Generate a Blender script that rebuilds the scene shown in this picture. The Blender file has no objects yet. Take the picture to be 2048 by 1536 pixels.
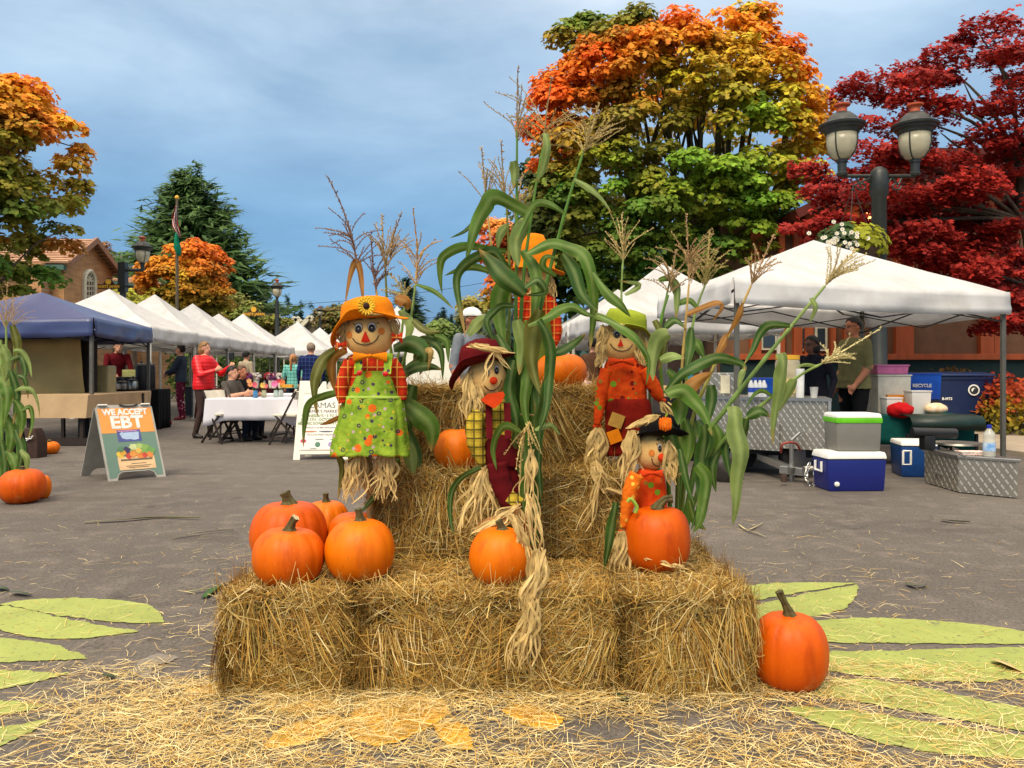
import bpy, bmesh, math, random
import numpy as np
from mathutils import Vector, Matrix, noise, kdtree

# ------------------------------------------------------------------ camera, sky, sun, exposure
SC = bpy.context.scene
COL = SC.collection
F, HZ, CH = 1580.0, 745.0, 1.11          # focal length in photo pixels, horizon row, eye height
cam_d = bpy.data.cameras.new('camera'); cam = bpy.data.objects.new('camera', cam_d); COL.objects.link(cam)
cam.location = (0, 0, CH); cam.rotation_euler = (math.radians(90), 0, 0)
cam_d.sensor_fit = 'HORIZONTAL'; cam_d.sensor_width = 36; cam_d.lens = 36*F/2048
cam_d.shift_y = -(768-HZ)/2048; cam_d.clip_end = 5000; cam_d.clip_start = 0.05
SC.camera = cam

SUN_EL, SUN_AZ = 50.0, 202.0             # degrees; azimuth 180 = behind the camera, larger = from camera left
wld = bpy.data.worlds.new('World'); SC.world = wld; wld.use_nodes = True
def build_world():
    nt = wld.node_tree; N = nt.nodes; L = nt.links; N.clear()
    out = N.new('ShaderNodeOutputWorld'); bg = N.new('ShaderNodeBackground')
    sky = N.new('ShaderNodeTexSky'); sky.sky_type = 'NISHITA'; sky.sun_disc = False
    sky.sun_elevation = math.radians(SUN_EL); sky.sun_rotation = math.radians(SUN_AZ-180+180)
    sky.air_density = 1.2; sky.dust_density = 0.6; sky.ozone_density = 2.5
    tc = N.new('ShaderNodeTexCoord'); mp = N.new('ShaderNodeMapping'); mp.inputs['Scale'].default_value = (1.0, 1.0, 2.7)
    mp.inputs['Rotation'].default_value = (0, math.radians(8), 0)
    L.new(tc.outputs['Generated'], mp.inputs['Vector'])
    n1 = N.new('ShaderNodeTexNoise'); n1.inputs['Scale'].default_value = 2.7; n1.inputs['Detail'].default_value = 8; n1.inputs['Roughness'].default_value = 0.56
    n1.inputs['Distortion'].default_value = 0.25
    L.new(mp.outputs['Vector'], n1.inputs['Vector'])
    rp = N.new('ShaderNodeValToRGB'); rp.color_ramp.elements[0].position = 0.36; rp.color_ramp.elements[1].position = 0.66
    rp.color_ramp.elements[0].color = (0, 0, 0, 1); rp.color_ramp.elements[1].color = (1, 1, 1, 1)
    L.new(n1.outputs['Fac'], rp.inputs['Fac'])
    sep = N.new('ShaderNodeSeparateXYZ'); L.new(tc.outputs['Generated'], sep.inputs['Vector'])
    # overcast layer: thin blue-grey cloud, paler and brighter towards the zenith
    el = N.new('ShaderNodeValToRGB'); cr = el.color_ramp; cr.interpolation = 'EASE'
    cr.elements[0].position = 0.0; cr.elements[0].color = (0.10, 0.235, 0.42, 1)
    cr.elements[1].position = 1.0; cr.elements[1].color = (1.8, 1.64, 1.40, 1)
    e = cr.elements.new(0.16); e.color = (0.125, 0.275, 0.46, 1)
    e = cr.elements.new(0.36); e.color = (0.295, 0.43, 0.57, 1)
    e = cr.elements.new(0.62); e.color = (0.88, 0.86, 0.82, 1)
    L.new(sep.outputs['Z'], el.inputs['Fac'])
    lt = N.new('ShaderNodeMix'); lt.data_type = 'RGBA'; lt.blend_type = 'MIX'
    lit = N.new('ShaderNodeMix'); lit.data_type = 'RGBA'; lit.blend_type = 'MULTIPLY'; lit.inputs['Factor'].default_value = 1.0
    L.new(el.outputs['Color'], lit.inputs['A']); lit.inputs['B'].default_value = (1.60, 1.44, 1.34, 1)
    drk = N.new('ShaderNodeMix'); drk.data_type = 'RGBA'; drk.blend_type = 'MULTIPLY'; drk.inputs['Factor'].default_value = 1.0
    L.new(el.outputs['Color'], drk.inputs['A']); drk.inputs['B'].default_value = (0.92, 0.95, 1.0, 1)
    L.new(rp.outputs['Color'], lt.inputs['Factor']); L.new(drk.outputs['Result'], lt.inputs['A']); L.new(lit.outputs['Result'], lt.inputs['B'])
    sm = N.new('ShaderNodeMix'); sm.data_type = 'RGBA'; sm.blend_type = 'MULTIPLY'; sm.inputs['Factor'].default_value = 1.0
    L.new(sky.outputs['Color'], sm.inputs['A']); sm.inputs['B'].default_value = (0.06, 0.06, 0.06, 1)
    fin = N.new('ShaderNodeMix'); fin.data_type = 'RGBA'; fin.inputs['Factor'].default_value = 0.82
    L.new(sm.outputs['Result'], fin.inputs['A']); L.new(lt.outputs['Result'], fin.inputs['B'])
    L.new(fin.outputs['Result'], bg.inputs['Color']); bg.inputs['Strength'].default_value = 0.62
    L.new(bg.outputs['Background'], out.inputs['Surface'])
build_world()
sun_d = bpy.data.lights.new('sun', 'SUN'); sun_d.energy = 1.5; sun_d.angle = math.radians(28); sun_d.color = (1.0, 0.88, 0.68)
sun = bpy.data.objects.new('sun', sun_d); COL.objects.link(sun)
_a = math.radians(SUN_AZ); _e = math.radians(SUN_EL)
_dir = Vector((math.sin(_a)*math.cos(_e), math.cos(_a)*math.cos(_e), math.sin(_e)))   # towards the sun
sun.rotation_euler = _dir.to_track_quat('Z', 'Y').to_euler(); sun.location = _dir*60
SC.view_settings.view_transform = 'Standard'; SC.view_settings.look = 'None'
SC.view_settings.exposure = 1.2; SC.view_settings.gamma = 1; SC.view_settings.use_curve_mapping = False
try:
    SC.cycles.max_bounces = 5; SC.cycles.diffuse_bounces = 2; SC.cycles.glossy_bounces = 2; SC.cycles.transparent_max_bounces = 10
except Exception: pass

# ------------------------------------------------------------------ helpers
rnd = random.Random(7); RNG = np.random.default_rng(11)
def W(px, py, d): return Vector(((px-1024)/F*d, d, CH-(py-HZ)/F*d))
def G(px, py, z=0.0): return W(px, py, F*(CH-z)/(py-HZ))
def s2l(c):
    c = c/255.0
    return c/12.92 if c <= 0.04045 else ((c+0.055)/1.055)**2.4
def C(r, g, b): return (s2l(r), s2l(g), s2l(b), 1.0)
def Cn(*cols): return np.array([C(*c)[:3] for c in cols])
ORG = {}
class MB:
    def __init__(s): s.v = []; s.f = []; s.m = []; s.c = []; s.col = (1, 1, 1)
    def add(s, vs, fs, mi=0, cols=None):
        n = len(s.v); s.v += [tuple(p) for p in vs]; s.f += [tuple(i+n for i in f) for f in fs]; s.m += [mi]*len(fs)
        s.c += list(cols) if cols is not None else [s.col]*len(vs)
    def box(s, c, size, rot=None, mi=0, taper=1.0):
        hx, hy, hz = size[0]/2, size[1]/2, size[2]/2; c = Vector(c); vs = []
        for z in (-1, 1):
            k = taper if z > 0 else 1.0
            for x, y in ((-1, -1), (1, -1), (1, 1), (-1, 1)):
                p = Vector((x*hx*k, y*hy*k, z*hz))
                if rot is not None: p = rot @ p
                vs.append(c+p)
        s.add(vs, [(3, 2, 1, 0), (4, 5, 6, 7), (0, 1, 5, 4), (1, 2, 6, 5), (2, 3, 7, 6), (3, 0, 4, 7)], mi)
    def bar(s, p0, p1, w, t, up=Vector((0, 0, 1)), mi=0):
        p0 = Vector(p0); p1 = Vector(p1); d = (p1-p0); L = d.length
        if L < 1e-6: return
        d.normalize(); u = Vector(up); x = d.cross(u)
        if x.length < 1e-4: x = d.cross(Vector((1, 0, 0)))
        x.normalize(); y = x.cross(d)
        vs = [q + x*a*w/2 + y*b*t/2 for q in (p0, p1) for a, b in ((-1, -1), (1, -1), (1, 1), (-1, 1))]
        s.add(vs, [(3, 2, 1, 0), (4, 5, 6, 7), (0, 1, 5, 4), (1, 2, 6, 5), (2, 3, 7, 6), (3, 0, 4, 7)], mi)
    def tube(s, pts, r, n=8, mi=0, caps=True, cols=None):
        pts = [Vector(p) for p in pts]; m = len(pts)
        if not hasattr(r, '__len__'): r = [r]*m
        t0 = (pts[1]-pts[0]).normalized(); x = t0.cross(Vector((0.03, 0.05, 1)))
        if x.length < 1e-3: x = t0.cross(Vector((1, 0, 0)))
        x.normalize(); vs = []; cs = []
        for i, p in enumerate(pts):
            t = (pts[min(i+1, m-1)]-pts[max(i-1, 0)])
            if t.length < 1e-9: t = t0
            t = t.normalized(); x = (x - t*x.dot(t)); x.normalize(); y = t.cross(x)
            for k in range(n):
                a = 2*math.pi*k/n; vs.append(p + (x*math.cos(a)+y*math.sin(a))*r[i])
                if cols is not None: cs.append(cols[i])
        fs = [(i*n+k, i*n+(k+1) % n, (i+1)*n+(k+1) % n, (i+1)*n+k) for i in range(m-1) for k in range(n)]
        if caps: fs += [tuple(range(n-1, -1, -1)), tuple((m-1)*n+k for k in range(n))]
        s.add(vs, fs, mi, cs if cols is not None else None)
    def lathe(s, prof, n=24, c=(0, 0, 0), rot=None, mi=0, fn=None, cap=True):
        c = Vector(c); vs = []
        for (r, z) in prof:
            for k in range(n):
                a = 2*math.pi*k/n; p = Vector((r*math.cos(a), r*math.sin(a), z))
                if fn: p = fn(p, a, r, z)
                if rot is not None: p = rot @ p
                vs.append(c+p)
        m = len(prof)
        fs = [(i*n+k, i*n+(k+1) % n, (i+1)*n+(k+1) % n, (i+1)*n+k) for i in range(m-1) for k in range(n)]
        if cap:
            if prof[0][0] > 1e-5: fs.append(tuple(range(n-1, -1, -1)))
            if prof[-1][0] > 1e-5: fs.append(tuple((m-1)*n+k for k in range(n)))
        s.add(vs, fs, mi)
    def ell(s, c, r, nu=16, nv=10, rot=None, mi=0, fn=None):
        prof = [(max(1e-4, math.sin(math.pi*i/nv)), -math.cos(math.pi*i/nv)) for i in range(nv+1)]
        rx, ry, rz = r
        def g(p, a, q, z):
            p = Vector((p.x*rx, p.y*ry, p.z*rz)); return fn(p) if fn else p
        s.lathe(prof, nu, c, rot, mi, g, cap=False)
    def loft(s, rings, mi=0, caps=True, close=True):
        n = len(rings[0]); vs = [p for r in rings for p in r]; m = len(rings)
        fs = [(i*n+k, i*n+(k+1) % n, (i+1)*n+(k+1) % n, (i+1)*n+k) for i in range(m-1) for k in range(n if close else n-1)]
        if caps and close: fs += [tuple(range(n-1, -1, -1)), tuple((m-1)*n+k for k in range(n))]
        s.add(vs, fs, mi)
    def build(s, name, mat, parent=None, origin=None, smooth=True, bevel=0, solid=0, kind=None):
        o3 = ORG[parent.name] if parent is not None else Vector(origin or (0, 0, 0))
        me = bpy.data.meshes.new(name)
        if s.v:
            A = np.array(s.v, dtype=np.float64) - np.array(o3)
            me.from_pydata(A.tolist(), [], s.f)
        mats = mat if isinstance(mat, (list, tuple)) else [mat]
        for q in mats: me.materials.append(q)
        if len(mats) > 1: me.polygons.foreach_set('material_index', s.m)
        if any(c != (1, 1, 1) for c in s.c):
            at = me.color_attributes.new('Col', 'FLOAT_COLOR', 'POINT')
            at.data.foreach_set('color', np.array([tuple(q) if len(q) == 4 else tuple(q)+(1.0,) for q in s.c], dtype=np.float32).ravel())
        if bevel:
            bm = bmesh.new(); bm.from_mesh(me)
            es = [e for e in bm.edges if e.is_manifold and e.calc_face_angle(0) > 0.6]
            bmesh.ops.bevel(bm, geom=es, offset=bevel, segments=2, profile=0.6, affect='EDGES', clamp_overlap=True)
            bm.to_mesh(me); bm.free()
        if smooth:
            me.polygons.foreach_set('use_smooth', [True]*len(me.polygons))
            if smooth != 'all':
                try: me.set_sharp_from_angle(angle=math.radians(40))
                except Exception: pass
        return link(name, me, parent, o3, kind, solid)
def link(name, me, parent, o3, kind=None, solid=0):
    o = bpy.data.objects.new(name, me); COL.objects.link(o)
    if parent is not None: o.parent = parent
    else: o.location = o3
    ORG[o.name] = Vector(o3)
    if kind: o['kind'] = kind
    if solid:
        md = o.modifiers.new('thick', 'SOLIDIFY'); md.thickness = solid; md.offset = 0
    return o
def tag(o, label, cat, group=None):
    o['label'] = label; o['category'] = cat
    if group: o['group'] = group
    return o
def thing(name, label, cat, loc=(0, 0, 0), group=None):
    o = bpy.data.objects.new(name, None); COL.objects.link(o); o.empty_display_size = 0.1
    o.location = loc; ORG[o.name] = Vector(loc); return tag(o, label, cat, group)
def copy_tree(o, parent=None):
    c = o.copy(); COL.objects.link(c); c.parent = parent; ORG[c.name] = ORG[o.name].copy()
    for ch in o.children: copy_tree(ch, c)
    return c
def npmesh(name, verts, nper, cols, mat, parent=None, origin=(0, 0, 0), kind=None, faces_per=None, smooth=False):
    """verts (N,k,3): N equal pieces; faces_per: list of index tuples of equal length within a piece"""
    N, k, _ = verts.shape; o3 = ORG[parent.name] if parent is not None else Vector(origin)
    fp = np.array(faces_per); nf, fl = fp.shape
    me = bpy.data.meshes.new(name); V = (verts.reshape(-1, 3)-np.array(o3)).astype(np.float32)
    me.vertices.add(N*k); me.vertices.foreach_set('co', V.ravel())
    idx = (np.arange(N)[:, None, None]*k + fp[None]).reshape(-1).astype(np.int32)
    me.loops.add(len(idx)); me.loops.foreach_set('vertex_index', idx)
    me.polygons.add(N*nf); me.polygons.foreach_set('loop_start', (np.arange(N*nf)*fl).astype(np.int32))
    me.polygons.foreach_set('loop_total', np.full(N*nf, fl, np.int32))
    me.update(calc_edges=True)
    at = me.color_attributes.new('Col', 'FLOAT_COLOR', 'POINT')
    cc = np.ones((N, k, 4), np.float32); cc[:, :, :3] = cols[:, None, :] if cols.ndim == 2 else cols
    at.data.foreach_set('color', cc.ravel())
    me.materials.append(mat)
    if smooth: me.polygons.foreach_set('use_smooth', [True]*len(me.polygons))
    return link(name, me, parent, o3, kind)
def norm(a): return a/np.maximum(np.linalg.norm(a, axis=-1, keepdims=True), 1e-9)

# ------------------------------------------------------------------ materials
def _base(name):
    m = bpy.data.materials.new(name); m.use_nodes = True; nt = m.node_tree
    return m, nt.nodes, nt.links, nt.nodes['Principled BSDF']
def _noise(N, L, scale, detail=4, rough=0.55, vec=None, stretch=None):
    n = N.new('ShaderNodeTexNoise'); n.inputs['Scale'].default_value = scale; n.inputs['Detail'].default_value = detail; n.inputs['Roughness'].default_value = rough
    if vec is None:
        tc = N.new('ShaderNodeTexCoord'); vec = tc.outputs['Object']
    if stretch:
        mp = N.new('ShaderNodeMapping'); mp.inputs['Scale'].default_value = stretch; L.new(vec, mp.inputs['Vector']); vec = mp.outputs['Vector']
    L.new(vec, n.inputs['Vector']); return n
def _mix(N, L, a, b, fac, blend='MIX'):
    x = N.new('ShaderNodeMix'); x.data_type = 'RGBA'; x.blend_type = blend
    for s, v in (('A', a), ('B', b)):
        if isinstance(v, tuple): x.inputs[s].default_value = v
        else: L.new(v, x.inputs[s])
    if isinstance(fac, (int, float)): x.inputs['Factor'].default_value = fac
    else: L.new(fac, x.inputs['Factor'])
    return x.outputs['Result']
def _ramp(N, L, src, p0, p1, c0=(0, 0, 0, 1), c1=(1, 1, 1, 1)):
    r = N.new('ShaderNodeValToRGB'); r.color_ramp.elements[0].position = p0; r.color_ramp.elements[1].position = p1
    r.color_ramp.elements[0].color = c0; r.color_ramp.elements[1].color = c1; L.new(src, r.inputs['Fac']); return r.outputs['Color']
def _bump(N, L, B, src, strength, dist=0.01):
    b = N.new('ShaderNodeBump'); b.inputs['Strength'].default_value = strength; b.inputs['Distance'].default_value = dist
    L.new(src, b.inputs['Height']); L.new(b.outputs['Normal'], B.inputs['Normal'])
def M(name, col, rough=0.6, var=0.18, scale=9, bump=0.0, bscale=60, metal=0, spec=0.4, col2=None, stretch=None, attr=False, transl=0.0, coat=0, alpha=1, trans=0, emit=None, estr=0):
    m, N, L, B = _base(name)
    if col is not None and len(col) == 3: col = C(*col)
    n = _noise(N, L, scale, 5, stretch=stretch); f = _ramp(N, L, n.outputs['Fac'], 0.3, 0.7)
    if attr:
        a = N.new('ShaderNodeAttribute'); a.attribute_name = 'Col'
        c = _mix(N, L, a.outputs['Color'], (1-var, 1-var, 1-var, 1), f, 'MULTIPLY')
    else:
        if col2 is None: col2 = tuple(max(0, v*(1-var*1.6)) for v in col[:3])+(1,)
        elif len(col2) == 3: col2 = C(*col2)
        c = _mix(N, L, col, col2, f)
    L.new(c, B.inputs['Base Color']); B.inputs['Roughness'].default_value = rough; B.inputs['Metallic'].default_value = metal
    B.inputs['Specular IOR Level'].default_value = spec; B.inputs['Coat Weight'].default_value = coat
    B.inputs['Transmission Weight'].default_value = trans; B.inputs['Alpha'].default_value = alpha
    if emit: B.inputs['Emission Color'].default_value = C(*emit); B.inputs['Emission Strength'].default_value = estr
    if bump:
        nb = _noise(N, L, bscale, 6, 0.6, stretch=stretch); _bump(N, L, B, nb.outputs['Fac'], bump)
    if transl:
        t = N.new('ShaderNodeBsdfTranslucent'); L.new(c, t.inputs['Color']); ms = N.new('ShaderNodeMixShader'); ms.inputs['Fac'].default_value = transl
        L.new(B.outputs['BSDF'], ms.inputs[1]); L.new(t.outputs['BSDF'], ms.inputs[2]); L.new(ms.outputs['Shader'], N['Material Output'].inputs['Surface'])
    return m
MAT = {}
def mk(key, *a, **k):
    if key not in MAT: MAT[key] = M(key, *a, **k)
    return MAT[key]
def plaid_mat(name, base, stripe, dark, scale, w=0.12):
    m, N, L, B = _base(name); tc = N.new('ShaderNodeTexCoord'); sp = N.new('ShaderNodeSeparateXYZ'); L.new(tc.outputs['Object'], sp.inputs['Vector'])
    def band(src, sc, width, ph=0.0):
        a = N.new('ShaderNodeMath'); a.operation = 'MULTIPLY_ADD'; L.new(src, a.inputs[0]); a.inputs[1].default_value = sc; a.inputs[2].default_value = 50+ph
        b = N.new('ShaderNodeMath'); b.operation = 'FRACT'; L.new(a.outputs[0], b.inputs[0])
        c = N.new('ShaderNodeMath'); c.operation = 'LESS_THAN'; L.new(b.outputs[0], c.inputs[0]); c.inputs[1].default_value = width; return c.outputs[0]
    c = _mix(N, L, C(*base), C(*dark), 0.0)
    for src in ('X', 'Z'):
        h = N.new('ShaderNodeMath'); h.operation = 'MULTIPLY'; L.new(band(sp.outputs[src], scale, 0.5, 0.3), h.inputs[0]); h.inputs[1].default_value = 0.45
        c = _mix(N, L, c, C(*dark), h.outputs[0])
    for src in ('X', 'Z'): c = _mix(N, L, c, C(*stripe), band(sp.outputs[src], scale, w))
    n = _noise(N, L, 30); c = _mix(N, L, c, (0.8, 0.8, 0.8, 1), n.outputs['Fac'], 'MULTIPLY')
    L.new(c, B.inputs['Base Color']); B.inputs['Roughness'].default_value = 0.85; B.inputs['Specular IOR Level'].default_value = 0.15
    nb = _noise(N, L, 14, 3); _bump(N, L, B, nb.outputs['Fac'], 0.9, 0.015); return m
def print_mat(name, base, base2, dots, scale=30):
    """cotton with a scattered print: dots = [(colour, voronoi scale, radius)]"""
    m, N, L, B = _base(name); tc = N.new('ShaderNodeTexCoord'); n = _noise(N, L, 26, 3); c = _mix(N, L, C(*base), C(*base2), _ramp(N, L, n.outputs['Fac'], 0.35, 0.65))
    for i, (dc, sc, r0, r1) in enumerate(dots):
        mp = N.new('ShaderNodeMapping'); mp.inputs['Location'].default_value = (i*3.1, i*1.7, i*2.3); mp.inputs['Scale'].default_value = (1, 0.2, 1); L.new(tc.outputs['Object'], mp.inputs['Vector'])
        v = N.new('ShaderNodeTexVoronoi'); v.inputs['Scale'].default_value = sc; v.inputs['Randomness'].default_value = 0.75; L.new(mp.outputs['Vector'], v.inputs['Vector'])
        a = N.new('ShaderNodeMath'); a.operation = 'LESS_THAN'; L.new(v.outputs['Distance'], a.inputs[0]); a.inputs[1].default_value = r1
        b = N.new('ShaderNodeMath'); b.operation = 'GREATER_THAN'; L.new(v.outputs['Distance'], b.inputs[0]); b.inputs[1].default_value = r0
        q = N.new('ShaderNodeMath'); q.operation = 'MULTIPLY'; L.new(a.outputs[0], q.inputs[0]); L.new(b.outputs[0], q.inputs[1])
        c = _mix(N, L, c, C(*dc), q.outputs[0])
    L.new(c, B.inputs['Base Color']); B.inputs['Roughness'].default_value = 0.85; B.inputs['Specular IOR Level'].default_value = 0.15
    nb = _noise(N, L, 12, 4); _bump(N, L, B, nb.outputs['Fac'], 0.9, 0.02); return m
STRAW = Cn((210, 168, 84), (224, 192, 118), (190, 142, 62), (150, 106, 44), (108, 76, 34), (170, 150, 78), (238, 216, 156))
straw_m = M('straw', None, rough=0.6, var=0.25, scale=20, attr=True, spec=0.2)
raffia_m = M('raffia', (236, 202, 132), rough=0.6, var=0.3, scale=25, spec=0.25, transl=0.15)
def simple_cloth(key, col, var=0.15): return mk(key, col, rough=0.85, var=var, scale=14, bump=0.75, bscale=11, spec=0.12)

# ------------------------------------------------------------------ ground
def asphalt():
    m, N, L, B = _base('asphalt'); tc = N.new('ShaderNodeTexCoord')
    n1 = _noise(N, L, 0.55, 5, 0.6); n2 = _noise(N, L, 140, 3, 0.7); n3 = _noise(N, L, 5, 5, 0.6)
    c = _mix(N, L, C(106, 99, 91), C(90, 84, 78), _ramp(N, L, n1.outputs['Fac'], 0.35, 0.68))
    c = _mix(N, L, c, C(122, 112, 104), _ramp(N, L, n3.outputs['Fac'], 0.5, 0.8))
    c = _mix(N, L, c, (0.45, 0.45, 0.45, 1), _ramp(N, L, n2.outputs['Fac'], 0.52, 0.75), 'MULTIPLY')
    v = N.new('ShaderNodeTexVoronoi'); v.inputs['Scale'].default_value = 210; L.new(tc.outputs['Object'], v.inputs['Vector'])
    c = _mix(N, L, c, C(150, 144, 136), _ramp(N, L, v.outputs['Distance'], 0.10, 0.16, (0.5, 0.5, 0.5, 1), (0, 0, 0, 1)))
    v2 = N.new('ShaderNodeTexVoronoi'); v2.feature = 'DISTANCE_TO_EDGE'; v2.inputs['Scale'].default_value = .42; nw = _noise(N, L, 2.5, 5, .6); vm = N.new('ShaderNodeVectorMath'); vm.operation = 'MULTIPLY_ADD'; L.new(nw.outputs['Color'], vm.inputs[0]); vm.inputs[1].default_value = (.5, .5, 0); L.new(tc.outputs['Object'], vm.inputs[2]); L.new(vm.outputs[0], v2.inputs['Vector']); c = _mix(N, L, c, (.5, .5, .5, 1), _ramp(N, L, v2.outputs['Distance'], .001, .005, (.45, .45, .45, 1), (0, 0, 0, 1)), 'MULTIPLY'); n9 = _noise(N, L, 2.2, 5, .7); c = _mix(N, L, c, (.66, .65, .64, 1), _ramp(N, L, n9.outputs['Fac'], .62, .72), 'MULTIPLY')
    n4 = _noise(N, L, 1.6, 3, 0.5, stretch=(0.4, 2.2, 1)); c = _mix(N, L, c, (0.72, 0.70, 0.70, 1), _ramp(N, L, n4.outputs['Fac'], 0.58, 0.75), 'MULTIPLY')
    n8 = _noise(N, L, 62, 4, .8); c = _mix(N, L, c, (.52, .51, .50, 1), _ramp(N, L, n8.outputs['Fac'], .50, .62), 'MULTIPLY'); c = _mix(N, L, c, C(146, 138, 128), _ramp(N, L, n8.outputs['Fac'], .30, .40, (.6, .6, .6, 1), (0, 0, 0, 1)))
    L.new(c, B.inputs['Base Color']); B.inputs['Roughness'].default_value = 0.82; B.inputs['Specular IOR Level'].default_value = 0.25
    _bump(N, L, B, n2.outputs['Fac'], 0.5, 0.004); return m
b = MB(); gs = [(-1500, -60), (1500, -60), (1500, 2500), (-1500, 2500)]
b.add([(x, y, 0) for x, y in gs], [(0, 1, 2, 3)])
ground = b.build('ground', asphalt(), smooth=False); ground['kind'] = 'structure'
def paint_mat(name, col, speck):
    m, N, L, B = _base(name); n = _noise(N, L, 55, 4, 0.7); n2 = _noise(N, L, 4, 4); n3 = _noise(N, L, 170, 2, 0.6)
    c = _mix(N, L, C(*col), tuple(0.8*v for v in C(*col)[:3])+(1,), _ramp(N, L, n2.outputs['Fac'], 0.35, 0.7))
    n6 = _noise(N, L, 11, 6, 0.75); c = _mix(N, L, c, C(*speck), _ramp(N, L, n.outputs['Fac'], 0.60, 0.66)); c = _mix(N, L, c, C(108, 100, 90), _ramp(N, L, n6.outputs['Fac'], 0.60, 0.70, (0, 0, 0, 1), (.75, .75, .75, 1))); c = _mix(N, L, c, (0.75, 0.75, 0.75, 1), n3.outputs['Fac'], 'MULTIPLY')
    L.new(c, B.inputs['Base Color']); B.inputs['Roughness'].default_value = 0.75; B.inputs['Specular IOR Level'].default_value = 0.25
    _bump(N, L, B, n3.outputs['Fac'], 0.4, 0.003); return m
pgreen = paint_mat('green_road_paint', (164, 174, 92), (98, 94, 76)); pyel = paint_mat('yellow_road_paint', (232, 176, 58), (120, 96, 50)); pwhite = paint_mat('white_road_paint', (140, 132, 121), (108, 102, 94))
def smooth_poly(pts, k=18):
    """Catmull-Rom through every span; a repeated point makes a corner"""
    n = len(pts); out = []
    for i in range(n):
        p0, p1, p2, p3 = [Vector(pts[(i+j-1) % n]) for j in range(4)]
        if (p2-p1).length < 1e-6: continue
        for j in range(k):
            t = j/k; out.append(0.5*((2*p1)+(p2-p0)*t+(2*p0-5*p1+4*p2-p3)*t*t+(3*p1-p0-3*p2+p3)*t**3))
    return out
def painted(pix, mat, name):
    pts = smooth_poly([(p[0], p[1]) for p in pix]); b = MB(); w = [G(p[0], p[1]) for p in pts]
    b.add([(q.x+.011*noise.noise(q*23)+.006*noise.noise(q*70), q.y+.016*noise.noise(q*19+Vector((7, 0, 0)))+.008*noise.noise(q*60), 0.004) for q in w], [tuple(range(len(w)))]); o = b.build(name, mat, ground, smooth=False); return o
dup = lambda *p: [q for a in p for q in (a, a)]
LEAVES = [
 [(-30, 1216), (-30, 1216), (60, 1200), (180, 1198), (270, 1206), (315, 1222), (327, 1246), (327, 1246), (240, 1246), (120, 1232), (20, 1212), (20, 1212)],
 [(-60, 1205), (-60, 1205), (20, 1214), (120, 1236), (200, 1252), (280, 1264), (280, 1264), (180, 1277), (90, 1278), (0, 1262), (-60, 1240), (-60, 1240)],
 [(-60, 1270), (-60, 1270), (30, 1280), (110, 1292), (180, 1318), (180, 1318), (80, 1324), (-60, 1328), (-60, 1328)],
 [(-60, 1344), (-60, 1344), (60, 1344), (140, 1348), (140, 1348), (70, 1366), (-60, 1390), (-60, 1390)],
 [(-60, 1402), (-60, 1402), (30, 1404), (96, 1414), (96, 1414), (30, 1428), (-60, 1442), (-60, 1442)],
 [(-60, 1470), (-60, 1470), (30, 1450), (98, 1442), (98, 1442), (60, 1466), (10, 1490), (-60, 1520), (-60, 1520)],
 [(1440, 1178), (1440, 1178), (1540, 1168), (1640, 1166), (1716, 1167), (1716, 1167), (1620, 1183), (1500, 1204), (1420, 1216), (1420, 1216)],
 [(1400, 1240), (1400, 1240), (1500, 1214), (1620, 1187), (1716, 1170), (1716, 1170), (1708, 1200), (1680, 1222), (1610, 1236), (1500, 1250), (1400, 1262), (1400, 1262)],
 [(1600, 1246), (1600, 1246), (1720, 1237), (1860, 1242), (2000, 1256), (2120, 1276), (2120, 1276), (2040, 1289), (1860, 1288), (1720, 1287), (1610, 1284), (1610, 1284)],
 [(1610, 1304), (1610, 1304), (1760, 1303), (1900, 1299), (2120, 1294), (2120, 1294), (2090, 1346), (1980, 1364), (1860, 1364), (1760, 1356), (1610, 1338), (1610, 1338)],
 [(1540, 1376), (1540, 1376), (1640, 1363), (1740, 1361), (1860, 1380), (1960, 1402), (2120, 1430), (2120, 1430), (2110, 1468), (1980, 1452), (1820, 1424), (1700, 1402), (1600, 1390), (1600, 1390)],
 [(1556, 1414), (1556, 1414), (1680, 1420), (1800, 1438), (1960, 1462), (2130, 1486), (2130, 1486), (2120, 1520), (1960, 1516), (1840, 1502), (1740, 1482), (1640, 1450), (1640, 1450)],
]
for p in LEAVES: painted(p, pgreen, 'painted_leaf')
for p in ([(365, 1386), (365, 1386), (430, 1368), (520, 1366), (520, 1366), (470, 1390), (470, 1390)],
          [(524, 1502), (524, 1502), (560, 1460), (640, 1436), (700, 1440), (700, 1440), (660, 1470), (600, 1490), (600, 1490)],
          [(700, 1480), (700, 1480), (690, 1440), (760, 1400), (880, 1400), (900, 1430), (900, 1430), (830, 1470), (760, 1494), (760, 1494)],
          [(880, 1480), (880, 1480), (870, 1450), (930, 1450), (945, 1500), (945, 1500), (910, 1500), (910, 1500)],
          [(1000, 1420), (1000, 1420), (1060, 1410), (1130, 1440), (1100, 1462), (1100, 1462), (1040, 1450), (1040, 1450)],
          [(560, 1420), (560, 1420), (620, 1405), (690, 1410), (690, 1410), (600, 1432), (600, 1432)]):
    painted(p, pyel, 'painted_petal')
for p in ([(262, 1350), (262, 1350), (280, 1325), (320, 1310), (360, 1318), (360, 1318), (310, 1335), (300, 1362), (300, 1362)],
          [(355, 1366), (355, 1366), (440, 1356), (440, 1356), (440, 1364), (440, 1364), (400, 1372), (400, 1372)]):
    painted(p, pwhite, 'painted_stroke')

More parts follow.
